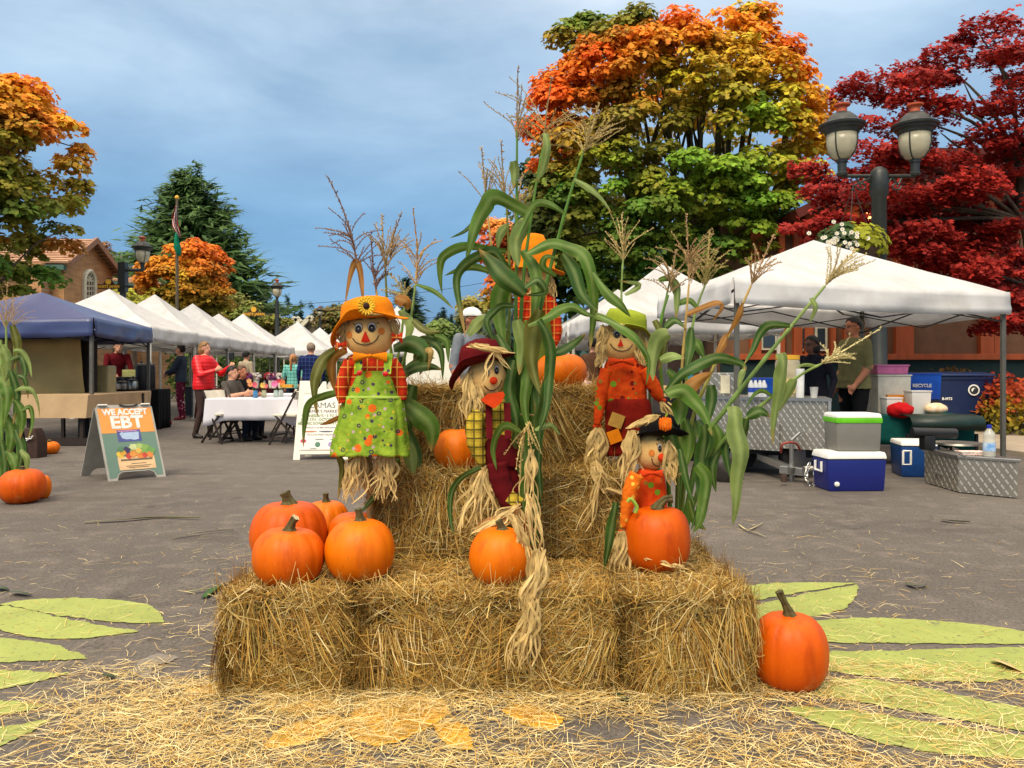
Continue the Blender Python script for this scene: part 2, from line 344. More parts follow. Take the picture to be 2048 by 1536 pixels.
# ------------------------------------------------------------------ straw strands
def strands(P, D, Nrm, length, width, bend, rng):
    """ribbons of two quads: P start, D unit direction, Nrm facing, all (N,3)"""
    n = len(P); side = norm(np.cross(D, Nrm)+rng.normal(0, 0.25, (n, 3)))
    l = length[:, None]; b2 = (norm(np.cross(D, rng.normal(0, 1, (n, 3))))*0.7+Nrm*0.3*rng.normal(0, 1, (n, 1)))*(bend[:, None]*l)
    p0 = P; p1 = P+D*l*0.5+b2; p2 = P+D*l; w = width[:, None]*0.5
    return np.stack([p0-side*w, p0+side*w, p1-side*w*1.1, p1+side*w*1.1, p2-side*w*0.6, p2+side*w*0.6], 1)
SF = [(0, 1, 3, 2), (2, 3, 5, 4)]
def straw_cols(n, rng, weights=(4, 3.2, 4, 2.8, 1.9, 1.6, 1.4)):
    w = np.array(weights, float); w /= w.sum()
    return STRAW[rng.choice(len(STRAW), n, p=w)]*rng.uniform(0.75, 1.12, (n, 1))
core_m = M('hay_core', (84, 58, 26), rough=0.9, var=0.5, scale=30, bump=0.9, bscale=70, spec=0.05, col2=(54, 38, 18))  # dark brown puts the shade of the gaps between straws into the colour
twine_m = mk('twine', (176, 150, 96), rough=0.8)
def hay_bale(label, c, size, axis, seed, faces='FTLR', dens=21500, lim=(-9, 9)):
    """axis: 'X' long side faces the camera, 'Y' its end does"""
    rng = np.random.default_rng(seed); c = Vector(c); sx, sy, sz = size
    t = thing('hay_bale', label, 'hay bale', (c.x, c.y, c.z-sz/2), 'hay bales stacked in three tiers')
    bm = bmesh.new(); bmesh.ops.create_cube(bm, size=1)
    bmesh.ops.subdivide_edges(bm, edges=bm.edges[:], cuts=9, use_grid_fill=True)
    for v in bm.verts:
        p = Vector((v.co.x*sx, v.co.y*sy, v.co.z*sz)); u = v.co.x if axis == 'X' else v.co.y
        k = 1-0.035*(abs(v.co.x*2)**6+abs(v.co.y*2)**6)*abs(v.co.z*2)**4
        g = 0.012*(math.cos(u*2*math.pi*2)); nn = noise.noise(p*9+Vector((seed, 0, 0)))*0.014
        v.co = Vector((p.x*k, p.y*k, p.z))*(1-0.085)+p.normalized()*(g*0.6+nn)
    me = bpy.data.meshes.new('core'); bm.to_mesh(me); bm.free(); me.materials.append(core_m)
    me.transform(Matrix.Translation((0, 0, sz/2))); me.polygons.foreach_set('use_smooth', [True]*len(me.polygons))
    link('core', me, t, ORG[t.name])
    Ps, Ds, Ns, Ls, Ws, Bs = [], [], [], [], [], []
    cc = np.array(c)
    spec = {'F': ((0, -1, 0), (1, 0, 0), (0, 0, 1), sx, sz, sy), 'B': ((0, 1, 0), (1, 0, 0), (0, 0, 1), sx, sz, sy), 'T': ((0, 0, 1), (1, 0, 0), (0, 1, 0), sx, sy, sz),
            'L': ((-1, 0, 0), (0, 1, 0), (0, 0, 1), sy, sz, sx), 'R': ((1, 0, 0), (0, 1, 0), (0, 0, 1), sy, sz, sx)}
    for f in faces:
        n, u, v, su, sv, sn = spec[f]; n, u, v = map(np.array, (n, u, v)); num = int(su*sv*dens*(0.8 if f == 'T' else 1))
        a = rng.uniform(-0.5, 0.5, num); b2 = rng.uniform(-0.5, 0.5, num)
        # flake pattern: straw lies in sheaves whose direction wanders over the face
        fl = np.floor((a*su+0.03*np.sin(b2*5+seed))*6.5+seed*0.37); ang = np.sin(fl*12.9898+seed)*1.1+np.pi/2*(0.55+0.45*np.sin(fl*4.1+seed*2))
        if f == 'T': ang = np.sin(a*5+seed)*0.7+rng.normal(0, 0.9, num)
        ang = ang+rng.normal(0, 0.7, num); ang = np.where(rng.random(num) < 0.36, rng.uniform(0, np.pi, num), ang)
        out = rng.normal(0.0, 0.010, num)+0.022*np.cos(fl*2.3+seed)*(f != 'T')-0.05*np.clip(np.abs(a)*2-(1-0.05/su), 0, 1)*su/0.1*(f in 'FB')-0.02*np.clip(np.abs(a)-0.45, 0, 1)*20*(f == 'T')
        P = cc+n*(sn*0.5*0.97+out)[:, None]+u*(a*su*0.99)[:, None]+v*(b2*sv*0.99)[:, None]
        D = u*np.cos(ang)[:, None]+v*np.sin(ang)[:, None]; D *= np.where(rng.random(num) < 0.5, 1, -1)[:, None]
        D = norm(D+n*rng.normal(0.02, 0.10, num)[:, None]); Ln = rng.gamma(3.2, 0.03, num)+0.025
        P = P-D*Ln[:, None]*0.5
        Ps.append(P); Ds.append(D); Ns.append(np.tile(n, (num, 1))); Ls.append(Ln); Ws.append(rng.uniform(0.0010, 0.0028, num)); Bs.append(np.abs(rng.normal(0, 0.14, num)))
    # sheaves spilling over the top edge, and stray ends
    for k in range(10):
        num = 150; f = rng.choice([q for q in faces if q != 'T']) if len(faces) > 1 else 'F'; n, u, v, su, sv, sn = spec[f]; n, u, v = map(np.array, (n, u, v))
        a0 = rng.uniform(-0.5, 0.5); lean = rng.normal(0, 0.25); a = a0+rng.normal(0, 0.045/su, num); a = np.clip(a, -0.5, 0.5)
        P = cc+n*(sn*0.5+rng.uniform(-0.03, 0.022, num))[:, None]+u*(a*su)[:, None]+v*(sv*0.5-np.abs(rng.normal(0, 0.05, num))-rng.choice([0, 0.05, 0.1]))[:, None]
        D = norm(-v[None]*1.0+u*(lean+rng.normal(0, 0.22, num)+(a-a0)*su*3)[:, None]+n*rng.normal(0.05, 0.09, num)[:, None])
        Ps.append(P); Ds.append(D); Ns.append(np.tile(n, (num, 1))); Ls.append(rng.uniform(0.08, 0.24, num)); Ws.append(rng.uniform(0.0013, 0.0034, num)); Bs.append(np.abs(rng.normal(0, 0.08, num)))
    num = 500; f2 = rng.choice(list(faces), num)
    for f in faces:
        q = int((f2 == f).sum()); n, u, v, su, sv, sn = spec[f]; n, u, v = map(np.array, (n, u, v))
        P = cc+n*(sn*0.5)+u*(rng.uniform(-0.5, 0.5, q)*su)[:, None]+v*(rng.uniform(-0.48, 0.5, q)*sv)[:, None]
        D = norm(rng.normal(0, 1, (q, 3))+n*0.55); Ps.append(P); Ds.append(D); Ns.append(np.tile(n, (q, 1))); Ls.append(rng.uniform(0.03, 0.10, q)); Ws.append(rng.uniform(0.0015, 0.003, q)); Bs.append(np.abs(rng.normal(0, 0.12, q)))
    P, D, Nn = np.concatenate(Ps), np.concatenate(Ds), np.concatenate(Ns)
    V = strands(P, D, Nn, np.concatenate(Ls), np.concatenate(Ws), np.concatenate(Bs), rng)
    V[:, :, 2] = np.maximum(V[:, :, 2], c.z-sz/2+0.004); jit = rng.normal(0, .02, (len(V), 1)); V[:, :, 0] = np.clip(V[:, :, 0], lim[0]+jit, lim[1]+jit)
    cols = straw_cols(len(P), rng)
    o = npmesh('straw', V, 6, cols, straw_m, t, faces_per=SF); o['kind'] = 'stuff'
    for u in (-0.24, 0.24):
        tb = MB(); e = 0.004
        if axis == 'X': q = [(c.x+u*sx, c.y-sy/2-e, c.z-sz/2+.01), (c.x+u*sx, c.y-sy/2-e, c.z+sz/2+e), (c.x+u*sx, c.y+sy/2+e, c.z+sz/2+e), (c.x+u*sx, c.y+sy/2+e, c.z-sz/2+.01)]
        else: q = [(c.x-sx/2-e, c.y+u*sy, c.z-sz/2+.01), (c.x-sx/2-e, c.y+u*sy, c.z+sz/2+e), (c.x+sx/2+e, c.y+u*sy, c.z+sz/2+e), (c.x+sx/2+e, c.y+u*sy, c.z-sz/2+.01)]
        tb.tube(q, 0.0022, 5); tb.build('twine', twine_m, t)
    return t
H = 0.345
hay_bale('leftmost hay bale of the bottom tier, its end facing front under the pumpkin cluster', (-0.785, 3.18, H/2), (0.435, 0.92, H), 'Y', 3, 'FTLR', lim=(-1.012, -.55))
hay_bale('long hay bale in the middle of the bottom front row', (-0.08, 2.965, H/2), (0.90, 0.46, H), 'X', 5, 'FTLR', lim=(-.54, .38))
hay_bale('rightmost hay bale of the bottom tier, beside the pumpkin on the ground', (0.612, 3.17, H/2), (0.43, 0.92, H), 'Y', 8, 'FTLR', lim=(.39, .835))
hay_bale('bottom hay bale hidden behind the long front bale', (-0.075, 3.42, H/2), (0.93, 0.45, H), 'X', 13, 'T', 2500)
hay_bale('bottom hay bale at the very back of the stack', (-0.08, 3.885, H/2), (1.0, 0.45, H), 'X', 14, 'TLR', 3500)
hay_bale('second tier hay bale behind the maroon-hatted scarecrow', (-0.06, 3.51, H*1.5), (1.03, 0.46, H), 'X', 21, 'FTLR')
hay_bale('second tier hay bale at the back carrying the top bale', (-0.06, 3.985, H*1.5), (0.98, 0.46, H), 'X', 22, 'TLR', 3500)
hay_bale('topmost hay bale with one pumpkin sitting on it', (-0.03, 3.76, H*2.5), (0.90, 0.46, H), 'X', 31, 'FTLR')

# loose straw on the asphalt
def loose_straw():
    rng = np.random.default_rng(77)
    x = np.concatenate([rng.uniform(-3.6, 4.4, 60000), rng.uniform(-2.6, 2.4, 50000)]); y = np.concatenate([rng.uniform(2.1, 7.2, 60000), rng.uniform(2.12, 3.0, 50000)])
    dx = np.maximum(np.abs(x+0.08)-0.95, 0); dyf = np.maximum(2.72-y, 0); dyb = np.maximum(y-4.1, 0)
    dist = np.sqrt(dx**2+(dyf*0.9)**2+dyb**2)
    nz = np.array([noise.noise(Vector((a*1.7, b2*2.6, 0.3)))+0.6*noise.noise(Vector((a*5, b2*8, 1.3))) for a, b2 in zip(x, y)])
    patch = 1-.65*np.exp(-(((x+.35)/.55)**2+((y-2.42)/.16)**2)**2)
    front = patch*np.clip((3.0-y)/.4, 0, 1)*np.exp(-np.maximum(dx-0.05, 0)**2/0.8)*0.19
    dens = 1.0*np.exp(-dist/0.13)*patch+front+0.42*np.exp(-dist/0.8)+0.03*np.exp(-dist/2.0)
    keep = rng.random(len(x)) < np.clip(dens*(0.72+1.0*nz), 0, .8); x, y = x[keep], y[keep]; n = len(x)
    a = rng.normal(0.15, 1.0, n); D = np.stack([np.cos(a), np.sin(a), rng.normal(0, 0.05, n)], 1); D *= np.where(rng.random(n) < .5, 1, -1)[:, None]; D = norm(D)
    P = np.stack([x, y, 0.006+np.abs(rng.normal(0, 0.008, n))*np.clip(1.4-dist[keep], 0.15, 1)], 1); Ln = rng.gamma(2.4, 0.023, n)+0.018
    V = strands(P-D*Ln[:, None]*.5, D, np.tile(np.array([0, 0, 1.0]), (n, 1)), Ln, rng.uniform(0.0010, 0.0023, n), np.abs(rng.normal(0, 0.13, n)), rng)
    V[:, :, 2] = np.maximum(V[:, :, 2], 0.0055)
    o = npmesh('loose_straw', V, 6, straw_cols(n, rng, (2.5, 5, 1, .6, .3, .6, 8))*1.12, straw_m, faces_per=SF, kind='stuff'); tag(o, 'loose straw scattered over the asphalt around the hay bales', 'straw')
loose_straw()

# ------------------------------------------------------------------ pumpkins
def pumpkin_mat(name, c1, c2):
    m, N, L, B = _base(name); n1 = _noise(N, L, 5, 4); n2 = _noise(N, L, 22, 5, 0.6, stretch=(1, 1, 0.25)); n3 = _noise(N, L, 120, 3)
    c = _mix(N, L, C(*c1), C(*c2), _ramp(N, L, n1.outputs['Fac'], 0.3, 0.7)); c = _mix(N, L, c, tuple(v*0.72 for v in C(*c2)[:3])+(1,), _ramp(N, L, n2.outputs['Fac'], 0.52, 0.8))
    c = _mix(N, L, c, C(238, 150, 62), _ramp(N, L, n3.outputs['Fac'], 0.66, 0.8, (0, 0, 0, 1), (0.5, 0.5, 0.5, 1)))
    n5 = _noise(N, L, 3.1, 6, 0.7); c = _mix(N, L, c, C(226, 158, 84), _ramp(N, L, n5.outputs['Fac'], 0.60, 0.72, (0, 0, 0, 1), (0.5, 0.5, 0.5, 1))); n7 = _noise(N, L, 34, 6, .75); n10 = _noise(N, L, 3.7, 3); c = _mix(N, L, c, C(150, 100, 52), _ramp(N, L, n7.outputs['Fac'], .64, .70, (0, 0, 0, 1), (.7, .7, .7, 1)))
    L.new(c, B.inputs['Base Color']); B.inputs['Roughness'].default_value = 0.48; B.inputs['Specular IOR Level'].default_value = 0.22
    _bump(N, L, B, n2.outputs['Fac'], 0.18, 0.006); return m
PM = [pumpkin_mat('pumpkin_deep', (210, 90, 0), (192, 70, 0)), pumpkin_mat('pumpkin_bright', (228, 118, 0), (210, 96, 0)), pumpkin_mat('pumpkin_mid', (220, 104, 0), (202, 82, 0))]
stem_m = M('pumpkin_stem', (98, 92, 50), rough=0.8, var=0.4, scale=40, bump=0.6, bscale=50, col2=(60, 50, 28)); cut_m = M('stem_cut', (206, 190, 148), rough=0.9)
def pumpkin(label, px, d, w, h, zr, mi=0, ribs=11, amp=0.045, stem=None, lump=0.02, tilt=0.0, seed=0, dip=0.2, cut=False, sides=1.0):
    r = w*d/F/2; hh = h*d/F; base = Vector(((px-1024)/F*d, d, zr))
    t = thing('pumpkin', label, 'pumpkin', base, 'orange pumpkins'); rr = random.Random(seed*13+5); ph = rr.uniform(0, 6)
    nu, nv = ribs*8, 30; rings = []
    wid = [rr.uniform(0.85, 1.15) for _ in range(ribs)]; tot = sum(wid); acc = [0]
    for q in wid: acc.append(acc[-1]+q/tot)
    R = Matrix.Rotation(tilt, 3, 'Y')
    for i in range(nv+1):
        f = math.pi*i/nv; sr = max(1e-3, math.sin(f))**0.80; z = -math.cos(f); z = math.copysign(abs(z)**sides, z)
        z += -dip*math.exp(-((math.pi-f)/0.42)**2)+dip*0.8*math.exp(-(f/0.42)**2); ring = []
        for k in range(nu):
            u = k/nu; seg = max(j for j in range(ribs) if acc[j] <= u+1e-9); loc = (u-acc[seg])/(acc[seg+1]-acc[seg])
            g = abs(math.sin(math.pi*loc)); m = 1-amp*1.5*(1-g**0.4)*min(1, sr*1.15)
            a = 2*math.pi*u+ph; p = Vector((math.cos(a)*sr*m*r, math.sin(a)*sr*m*r, z*hh/2*(1-amp*0.5*(1-g**0.45))))
            nn = noise.noise(p*5+Vector((seed*3.3, 1, 2)))*lump*r*2.2+noise.noise(p*16+Vector((seed*3.3, 4, 2)))*lump*r*0.35; p = p*(1+nn/max(p.length, 1e-3))
            ring.append(p)
        rings.append(ring)
    zmin = min(q.z for q in rings[nv//6]); zmin = min(min(q.z for q in rg) for rg in rings)
    b = MB(); off = base-Vector((0, 0, zmin+0.006)); b.loft([[off+R @ q for q in rg] for rg in rings]); b.build('skin', PM[mi], t, smooth='all')
    if stem:
        sx, sz, l, r0 = stem; topz = max(q.z for q in rings[int(nv*0.86)]); c0 = off+R @ Vector((0, 0, rings[nv][0].z-0.004))
        l = l*d/F; r0 = r0*d/F; pts = [c0, c0+Vector((sx*l*0.15, 0, l*0.35)), c0+Vector((sx*l*0.5, -0.1*l, l*0.7)), c0+Vector((sx*l, -0.15*l, l*sz))]
        rad = [r0*1.9, r0*1.1, r0*0.85, r0]; sb = MB(); rgs = []
        for i, (p, q) in enumerate(zip(pts, rad)):
            tv = (pts[min(i+1, 3)]-pts[max(i-1, 0)]).normalized(); xx = tv.cross(Vector((0, 1, 0.01))).normalized(); yy = tv.cross(xx)
            rgs.append([p+(xx*math.cos(2*math.pi*k/15)+yy*math.sin(2*math.pi*k/15))*q*(1.0 if k % 3 else 0.72) for k in range(15)])
        sb.loft(rgs, caps=False); sb.add(rgs[0], [tuple(range(14, -1, -1))]); so = sb.build('stem', stem_m, t)
        cb = MB(); tv = (pts[3]-pts[2]).normalized()*0.001; cb.add([q+tv for q in rgs[3]], [tuple(range(15))]); cb.build('stem_cut', cut_m if cut else stem_m, so, smooth=False)
    return t
pumpkin('pumpkin at the front left corner of the bales with a pale cut stem', 579, 2.885, 142, 124, H, 2, 12, .035, (0.45, 1.0, 30, 9), .035, seed=1, cut=True, dip=.16)
pumpkin('round pumpkin front left, right-hand neighbour of the pale-stemmed one', 720, 2.92, 139, 130, H, 1, 12, .02, (-0.1, 1.0, 26, 8), .012, seed=2, dip=.08)
pumpkin('large deep orange pumpkin behind the pale-stemmed one on the left bale', 577, 3.16, 152, 140, H, 0, 12, .035, (-0.25, 1.0, 26, 11), .02, seed=3, dip=.14)
pumpkin('paler ribbed pumpkin farthest back on the left bale', 652, 3.50, 96, 100, H, 1, 11, .05, (0.0, 1.0, 20, 6), .01, seed=4, dip=.12)
pumpkin('pumpkin half hidden below the green-dressed scarecrow', 706, 3.22, 104, 106, H, 2, 11, .03, None, .01, seed=5, dip=.1)
pumpkin('pumpkin in the middle of the bottom tier under draped raffia', 1000, 2.88, 125, 122, H, 1, 11, .015, (-0.3, 1.0, 20, 8), .02, seed=6, dip=.1, tilt=.06)
pumpkin('pumpkin on the second tier left of the maroon-hatted scarecrow', 914, 3.41, 92, 90, 2*H, 1, 11, .02, (0.3, 1, 12, 4), .012, seed=7, dip=.08)
pumpkin('wide pumpkin alone on the topmost bale', 1122, 3.74, 104, 79, 3*H, 1, 12, .022, (0.4, .8, 10, 5), .012, seed=8, dip=.1)
pumpkin('tall warty pumpkin on the right bale before the black-hatted scarecrow', 1315, 3.07, 131, 138, H, 0, 11, .015, (0.9, .75, 32, 9), .03, seed=9, dip=.12, sides=.8)
pumpkin('tall pumpkin standing on the ground right of the bales', 1579, 2.80, 149, 157, 0, 0, 12, .022, (-0.55, 1.25, 42, 8), .012, seed=10, dip=.1, sides=.85)
pumpkin('pumpkin lying on the asphalt left of the bales, almost hidden behind them', 545, 3.72, 80, 80, 0, 1, 11, .03, None, .01, seed=11)
pumpkin('big pumpkin at the foot of the corn shock at the left edge', 45, 6.75, 86, 74, 0, 0, 12, .03, (0.1, 1, 8, 5), .015, seed=12, dip=.12)
pumpkin('smaller pumpkin peeking from behind the big one at the left edge', 84, 6.98, 34, 52, 0, 1, 11, .03, None, .01, seed=13, dip=.12)
pumpkin('small flat pumpkin by the brown bag at the left', 95, 10.8, 45, 30, 0, 1, 10, .06, (0.9, .4, 8, 2.5), .015, seed=14, dip=.25)
# ------------------------------------------------------------------ corn, raffia, scarecrow dolls
def spline(pts, k=5):
    pts = [Vector(p) for p in pts]; n = len(pts); out = []
    for i in range(n-1):
        p0 = pts[max(i-1, 0)]; p1 = pts[i]; p2 = pts[i+1]; p3 = pts[min(i+2, n-1)]
        for j in range(k):
            t = j/k; out.append(0.5*((2*p1)+(p2-p0)*t+(2*p0-5*p1+4*p2-p3)*t*t+(3*p1-p0-3*p2+p3)*t**3))
    out.append(pts[-1]); return out
def ribbon(mb, pts, w, tw0=0.0, tw1=0.6, tip=0.5, view=None, wave=0.0, col=None, root=0.5):
    """flat strip of raffia / husk"""
    m = len(pts); vs = []; cs = []; view = view or Vector((0, 1, 0))
    for i, p in enumerate(pts):
        t = i/(m-1); tv = (pts[min(i+1, m-1)]-pts[max(i-1, 0)]).normalized(); s = tv.cross(view)
        if s.length < 1e-4: s = tv.cross(Vector((1, 0, 0)))
        s.normalize(); nn = s.cross(tv); a = tw0+(tw1-tw0)*t; s = s*math.cos(a)+nn*math.sin(a)
        ww = w*(root+(1-root)*min(1, t*4))*(1-(1-tip)*max(0, t-0.5)*2)/2*(1+wave*math.sin(i*2.1))
        vs += [p-s*ww, p+s*ww]
    mb.add(vs, [(2*i, 2*i+1, 2*i+3, 2*i+2) for i in range(m-1)], 0, [col]*len(vs) if col else None)
def raffia(mb, p0, p1, n, spread, w=0.008, r0=0.012, sag=0.1, seed=0, jl=0.25):
    rr = random.Random(seed); p0 = Vector(p0); p1 = Vector(p1); L = (p1-p0).length
    for i in range(n):
        a = p0+Vector((rr.gauss(0, r0), rr.gauss(0, r0*0.6), rr.gauss(0, r0*0.4))); b2 = p0+(p1-p0)*rr.uniform(1-jl, 1+jl*0.3)+Vector((rr.gauss(0, spread), rr.gauss(0, spread*0.6), 0))
        m1 = a.lerp(b2, 0.35)+Vector((rr.gauss(0, sag*L), rr.gauss(0, sag*L*0.6), rr.gauss(0, sag*L*0.4))); m2 = a.lerp(b2, 0.7)+Vector((rr.gauss(0, sag*L), rr.gauss(0, sag*L*0.6), rr.gauss(0, sag*L*.3)))
        ribbon(mb, spline([a, m1, m2, b2], 4), w*rr.uniform(0.55, 1.35), rr.uniform(-.6, .6), rr.uniform(-1.2, 1.2), 0.35)
def corn_leaf_mat():
    m, N, L, B = _base('corn_leaf'); a = N.new('ShaderNodeAttribute'); a.attribute_name = 'Col'; w = N.new('ShaderNodeMath'); w.operation = 'MULTIPLY'; L.new(a.outputs['Alpha'], w.inputs[0]); w.inputs[1].default_value = 95; sn = N.new('ShaderNodeMath'); sn.operation = 'SINE'; L.new(w.outputs[0], sn.inputs[0])
    n = _noise(N, L, 16, 5); c = _mix(N, L, a.outputs['Color'], (.72, .74, .6, 1), _ramp(N, L, n.outputs['Fac'], .35, .7), 'MULTIPLY'); f = N.new('ShaderNodeMath'); f.operation = 'MULTIPLY_ADD'; L.new(sn.outputs[0], f.inputs[0]); f.inputs[1].default_value = .16; f.inputs[2].default_value = .16; c = _mix(N, L, c, (.55, .6, .5, 1), f.outputs[0], 'MULTIPLY')
    n2 = _noise(N, L, 34, 4, .7); c = _mix(N, L, c, C(170, 140, 80), _ramp(N, L, n2.outputs['Fac'], .68, .74, (0, 0, 0, 1), (.7, .7, .7, 1))); L.new(c, B.inputs['Base Color']); B.inputs['Roughness'].default_value = .52; B.inputs['Specular IOR Level'].default_value = .3; _bump(N, L, B, sn.outputs[0], .25, .002)
    t = N.new('ShaderNodeBsdfTranslucent'); L.new(c, t.inputs['Color']); ms = N.new('ShaderNodeMixShader'); ms.inputs['Fac'].default_value = .28; L.new(B.outputs['BSDF'], ms.inputs[1]); L.new(t.outputs['BSDF'], ms.inputs[2]); L.new(ms.outputs['Shader'], N['Material Output'].inputs['Surface']); return m
corn_leaf_m = corn_leaf_mat()
corn_stalk_m = M('corn_stalk', None, rough=0.5, var=0.25, scale=25, attr=True, spec=0.3)
tassel_m = M('corn_tassel', None, rough=0.8, var=0.3, scale=60, attr=True, spec=0.15)
GRN = (92, 130, 42); DGR = (60, 100, 32); PGR = (146, 168, 92); BRN = (176, 116, 46); TAN = (196, 160, 92); OLV = (112, 112, 42)
def lc(c): return C(*c)[:3]
def corn_leaf(parent, px, d, w, col=GRN, tilt=0.0, tw=0.5, dd=0.0, rib=True, seed=0, base=0.55, name='leaf'):
    """px: points in photo pixels along the midrib, d depth, dd extra depth at the tip (m), w widest in px"""
    rr = random.Random(seed*7+len(px)+int(px[0][0])); n = len(px)
    P = [W(x, y, d+dd*(i/(n-1))+0.02*math.sin(i*1.3+seed)) for i, (x, y) in enumerate(px)]; P = spline(P, 6); m = len(P); ws = w*.86*d/F; bt = rr.uniform(.75, 1.05)
    b = MB(); c0 = lc(col); cr = lc((214, 220, 150)) if col not in (BRN, TAN) else lc((220, 186, 120)); rows = []
    L = sum((P[i+1]-P[i]).length for i in range(m-1)); acc = 0; ph = rr.uniform(0, 6)
    for i, p in enumerate(P):
        t = i/(m-1); tv = (P[min(i+1, m-1)]-P[max(i-1, 0)]).normalized(); s = tv.cross(Vector((0, 1, 0)))
        if s.length < 1e-3: s = Vector((1, 0, 0))
        s.normalize(); nn = s.cross(tv); a = tilt+tw*math.sin(t*2.6+ph*0.4); s2 = s*math.cos(a)+nn*math.sin(a); n2 = s2.cross(tv)
        ww = ws/2*min(1, base+t*(1-base)/0.3)*(1-max(0, (t-0.35)/0.65)**1.7); ww = max(ww, 0.0006); wv = 0.13*ws*math.sin(t*L*42+ph)*(1-t*.5); wv2 = 0.13*ws*math.sin(t*L*37+ph+1.7)*(1-t*.5)
        f = 0.28*ww
        row = [p-s2*ww+n2*(f+wv), p-s2*ww*0.5+n2*(f*0.35+wv*.3), p-s2*ww*0.055, p+s2*ww*0.055, p+s2*ww*0.5+n2*(f*0.35+wv2*.3), p+s2*ww+n2*(f+wv2)]
        k = 0.85+0.3*noise.noise(p*14); e = 1-0.25*t; g = tuple(v*k for v in c0); rbc = tuple(x*0.76+y*0.24*e for x, y in zip(c0, cr)) if rib else c0
        edge = tuple(v*1.12*k for v in c0)
        q = min(1, max(0, (t-bt)/.12+noise.noise(p*30)*.4)); bc = lc((176, 142, 78)); mixb = lambda c: tuple(x*(1-q)+y*q for x, y in zip(c, bc)); eb_q = .35*max(0, noise.noise(p*22+Vector((seed, 0, 0)))+.15); edge = tuple(x*(1-eb_q)+y*eb_q for x, y in zip(edge, bc))
        rows.append((row, [mixb(c)+(u,) for c, u in zip([edge, g, rbc, rbc, g, edge], (0, .25, .47, .53, .75, 1))]))
    vs = [q for r, _ in rows for q in r]; cs = [q for _, r in rows for q in r]
    b.add(vs, [(i*6+k, i*6+k+1, (i+1)*6+k+1, (i+1)*6+k) for i in range(m-1) for k in range(5)], 0, cs)
    return b.build(name, corn_leaf_m, parent, smooth='all')
def corn_stalk(parent, px, d0, d1, r0, r1, col=GRN, col1=None):
    n = len(px); P = spline([W(x, y, d0+(d1-d0)*i/(n-1)) for i, (x, y) in enumerate(px)], 8); m = len(P); b = MB(); rad = []; cs = []
    c0 = np.array(lc(col)); c1 = np.array(lc(col1 or col))
    for i in range(m):
        t = i/(m-1); nd = (i % 6 == 0) and 0 < i < m-1; rad.append((r0*(1-t)+r1*t)*(1.22 if nd else 1.0)); cs.append(tuple((c0*(1-t)+c1*t)*(1.25 if nd else 1)))
    b.tube(P, rad, 8, cols=cs); return b.build('stalk', corn_stalk_m, parent)
def tassel(parent, px, d, nb=11, ln=60, col=(198, 168, 112), seed=0, spread=0.7, tipcol=None, droop=0.0, spike=True):
    """px: base .. tip of the central spike in pixels; nb side branches ln px long"""
    rr = random.Random(seed); P = spline([W(x, y, d) for x, y in px], 8); m = len(P); b = MB(); c = np.array(lc(col)); tc = np.array(lc(tipcol or col)); k = d/F
    def branch(Q, w, c0, c1):
        q = len(Q); rad = []; cs = []
        for i in range(q):
            t = i/(q-1); rad.append(w*((1.35 if i % 2 else 0.5) if t > 0.12 else 0.55)*(1-0.5*t)); cs.append(tuple(c0*(1-t)+c1*t))
        b.tube(Q, rad, 4, cols=cs)
        for i in range(2, q):                       # spikelets
            for s in range(2):
                o = Vector((rr.gauss(0, 1), rr.gauss(0, 1), rr.gauss(0.5, 1))).normalized()*w*rr.uniform(1.5, 3.2); b.tube([Q[i], Q[i]+o*0.6, Q[i]+o+Vector((0, 0, w))], [w*0.3, w*0.75, w*0.1], 3, caps=False, cols=[tuple(c0*rr.uniform(.8, 1.25))]*3)
    if spike: branch(P, 0.0044, c, tc)
    ax = (P[-1]-P[0]).normalized()
    for i in range(int(nb*1.4)):
        s0 = rr.uniform(0.0, 0.42); q0 = P[int(s0*(m-1))]; a = rr.uniform(0, 6.28); L = ln*k*rr.uniform(0.65, 1.3); sp = spread*rr.uniform(0.5, 1.3)
        side = Vector((math.cos(a), math.sin(a)*0.8, 0.0)); d0 = (ax+side*sp).normalized(); n = 9; Q = [q0]
        for j in range(n): d0 = (d0+Vector((0, 0, -droop*0.14))+Vector((rr.gauss(0, .08), rr.gauss(0, .08), rr.gauss(0, .06)))+side*0.05).normalized(); Q.append(Q[-1]+d0*L/n)
        branch(spline(Q, 2), 0.0025, c*rr.uniform(.85, 1.1), c*rr.uniform(.8, 1.1))
    return b.build('tassel', tassel_m, parent, smooth=True)

# centre bundle -------------------------------------------------------------
cb = thing('corn_shock', 'tall tied bundle of corn stalks at the centre of the hay stack', 'corn stalks', W(1045, 1085, 3.16), 'corn shocks')
s1 = corn_stalk(cb, [(1028, 1092), (1030, 800), (1033, 500), (1034, 260)], 3.17, 3.2, .011, .004, DGR, GRN)
s2 = corn_stalk(cb, [(1052, 1094), (1040, 760), (1046, 569), (1066, 410), (1085, 296)], 3.13, 3.18, .011, .004, DGR, GRN)
s3 = corn_stalk(cb, [(1062, 1090), (1052, 800), (1081, 620), (1128, 432), (1168, 300)], 3.1, 3.1, .012, .004, DGR, GRN)
s4 = corn_stalk(cb, [(1012, 1085), (1016, 800), (1019, 560), (1013, 410)], 3.22, 3.25, .009, .004, GRN, OLV)
s5 = corn_stalk(cb, [(1040, 1088), (1030, 800), (992, 560), (972, 400)], 3.23, 3.26, .009, .003, GRN, TAN)
s6 = corn_stalk(cb, [(1072, 1086), (1064, 860), (1058, 640)], 3.13, 3.12, .012, .009, DGR, GRN)
tassel(s1, [(1034, 285), (1034, 220), (1036, 136)], 3.2, 9, 70, (176, 150, 112), 1, .45, (92, 62, 62))
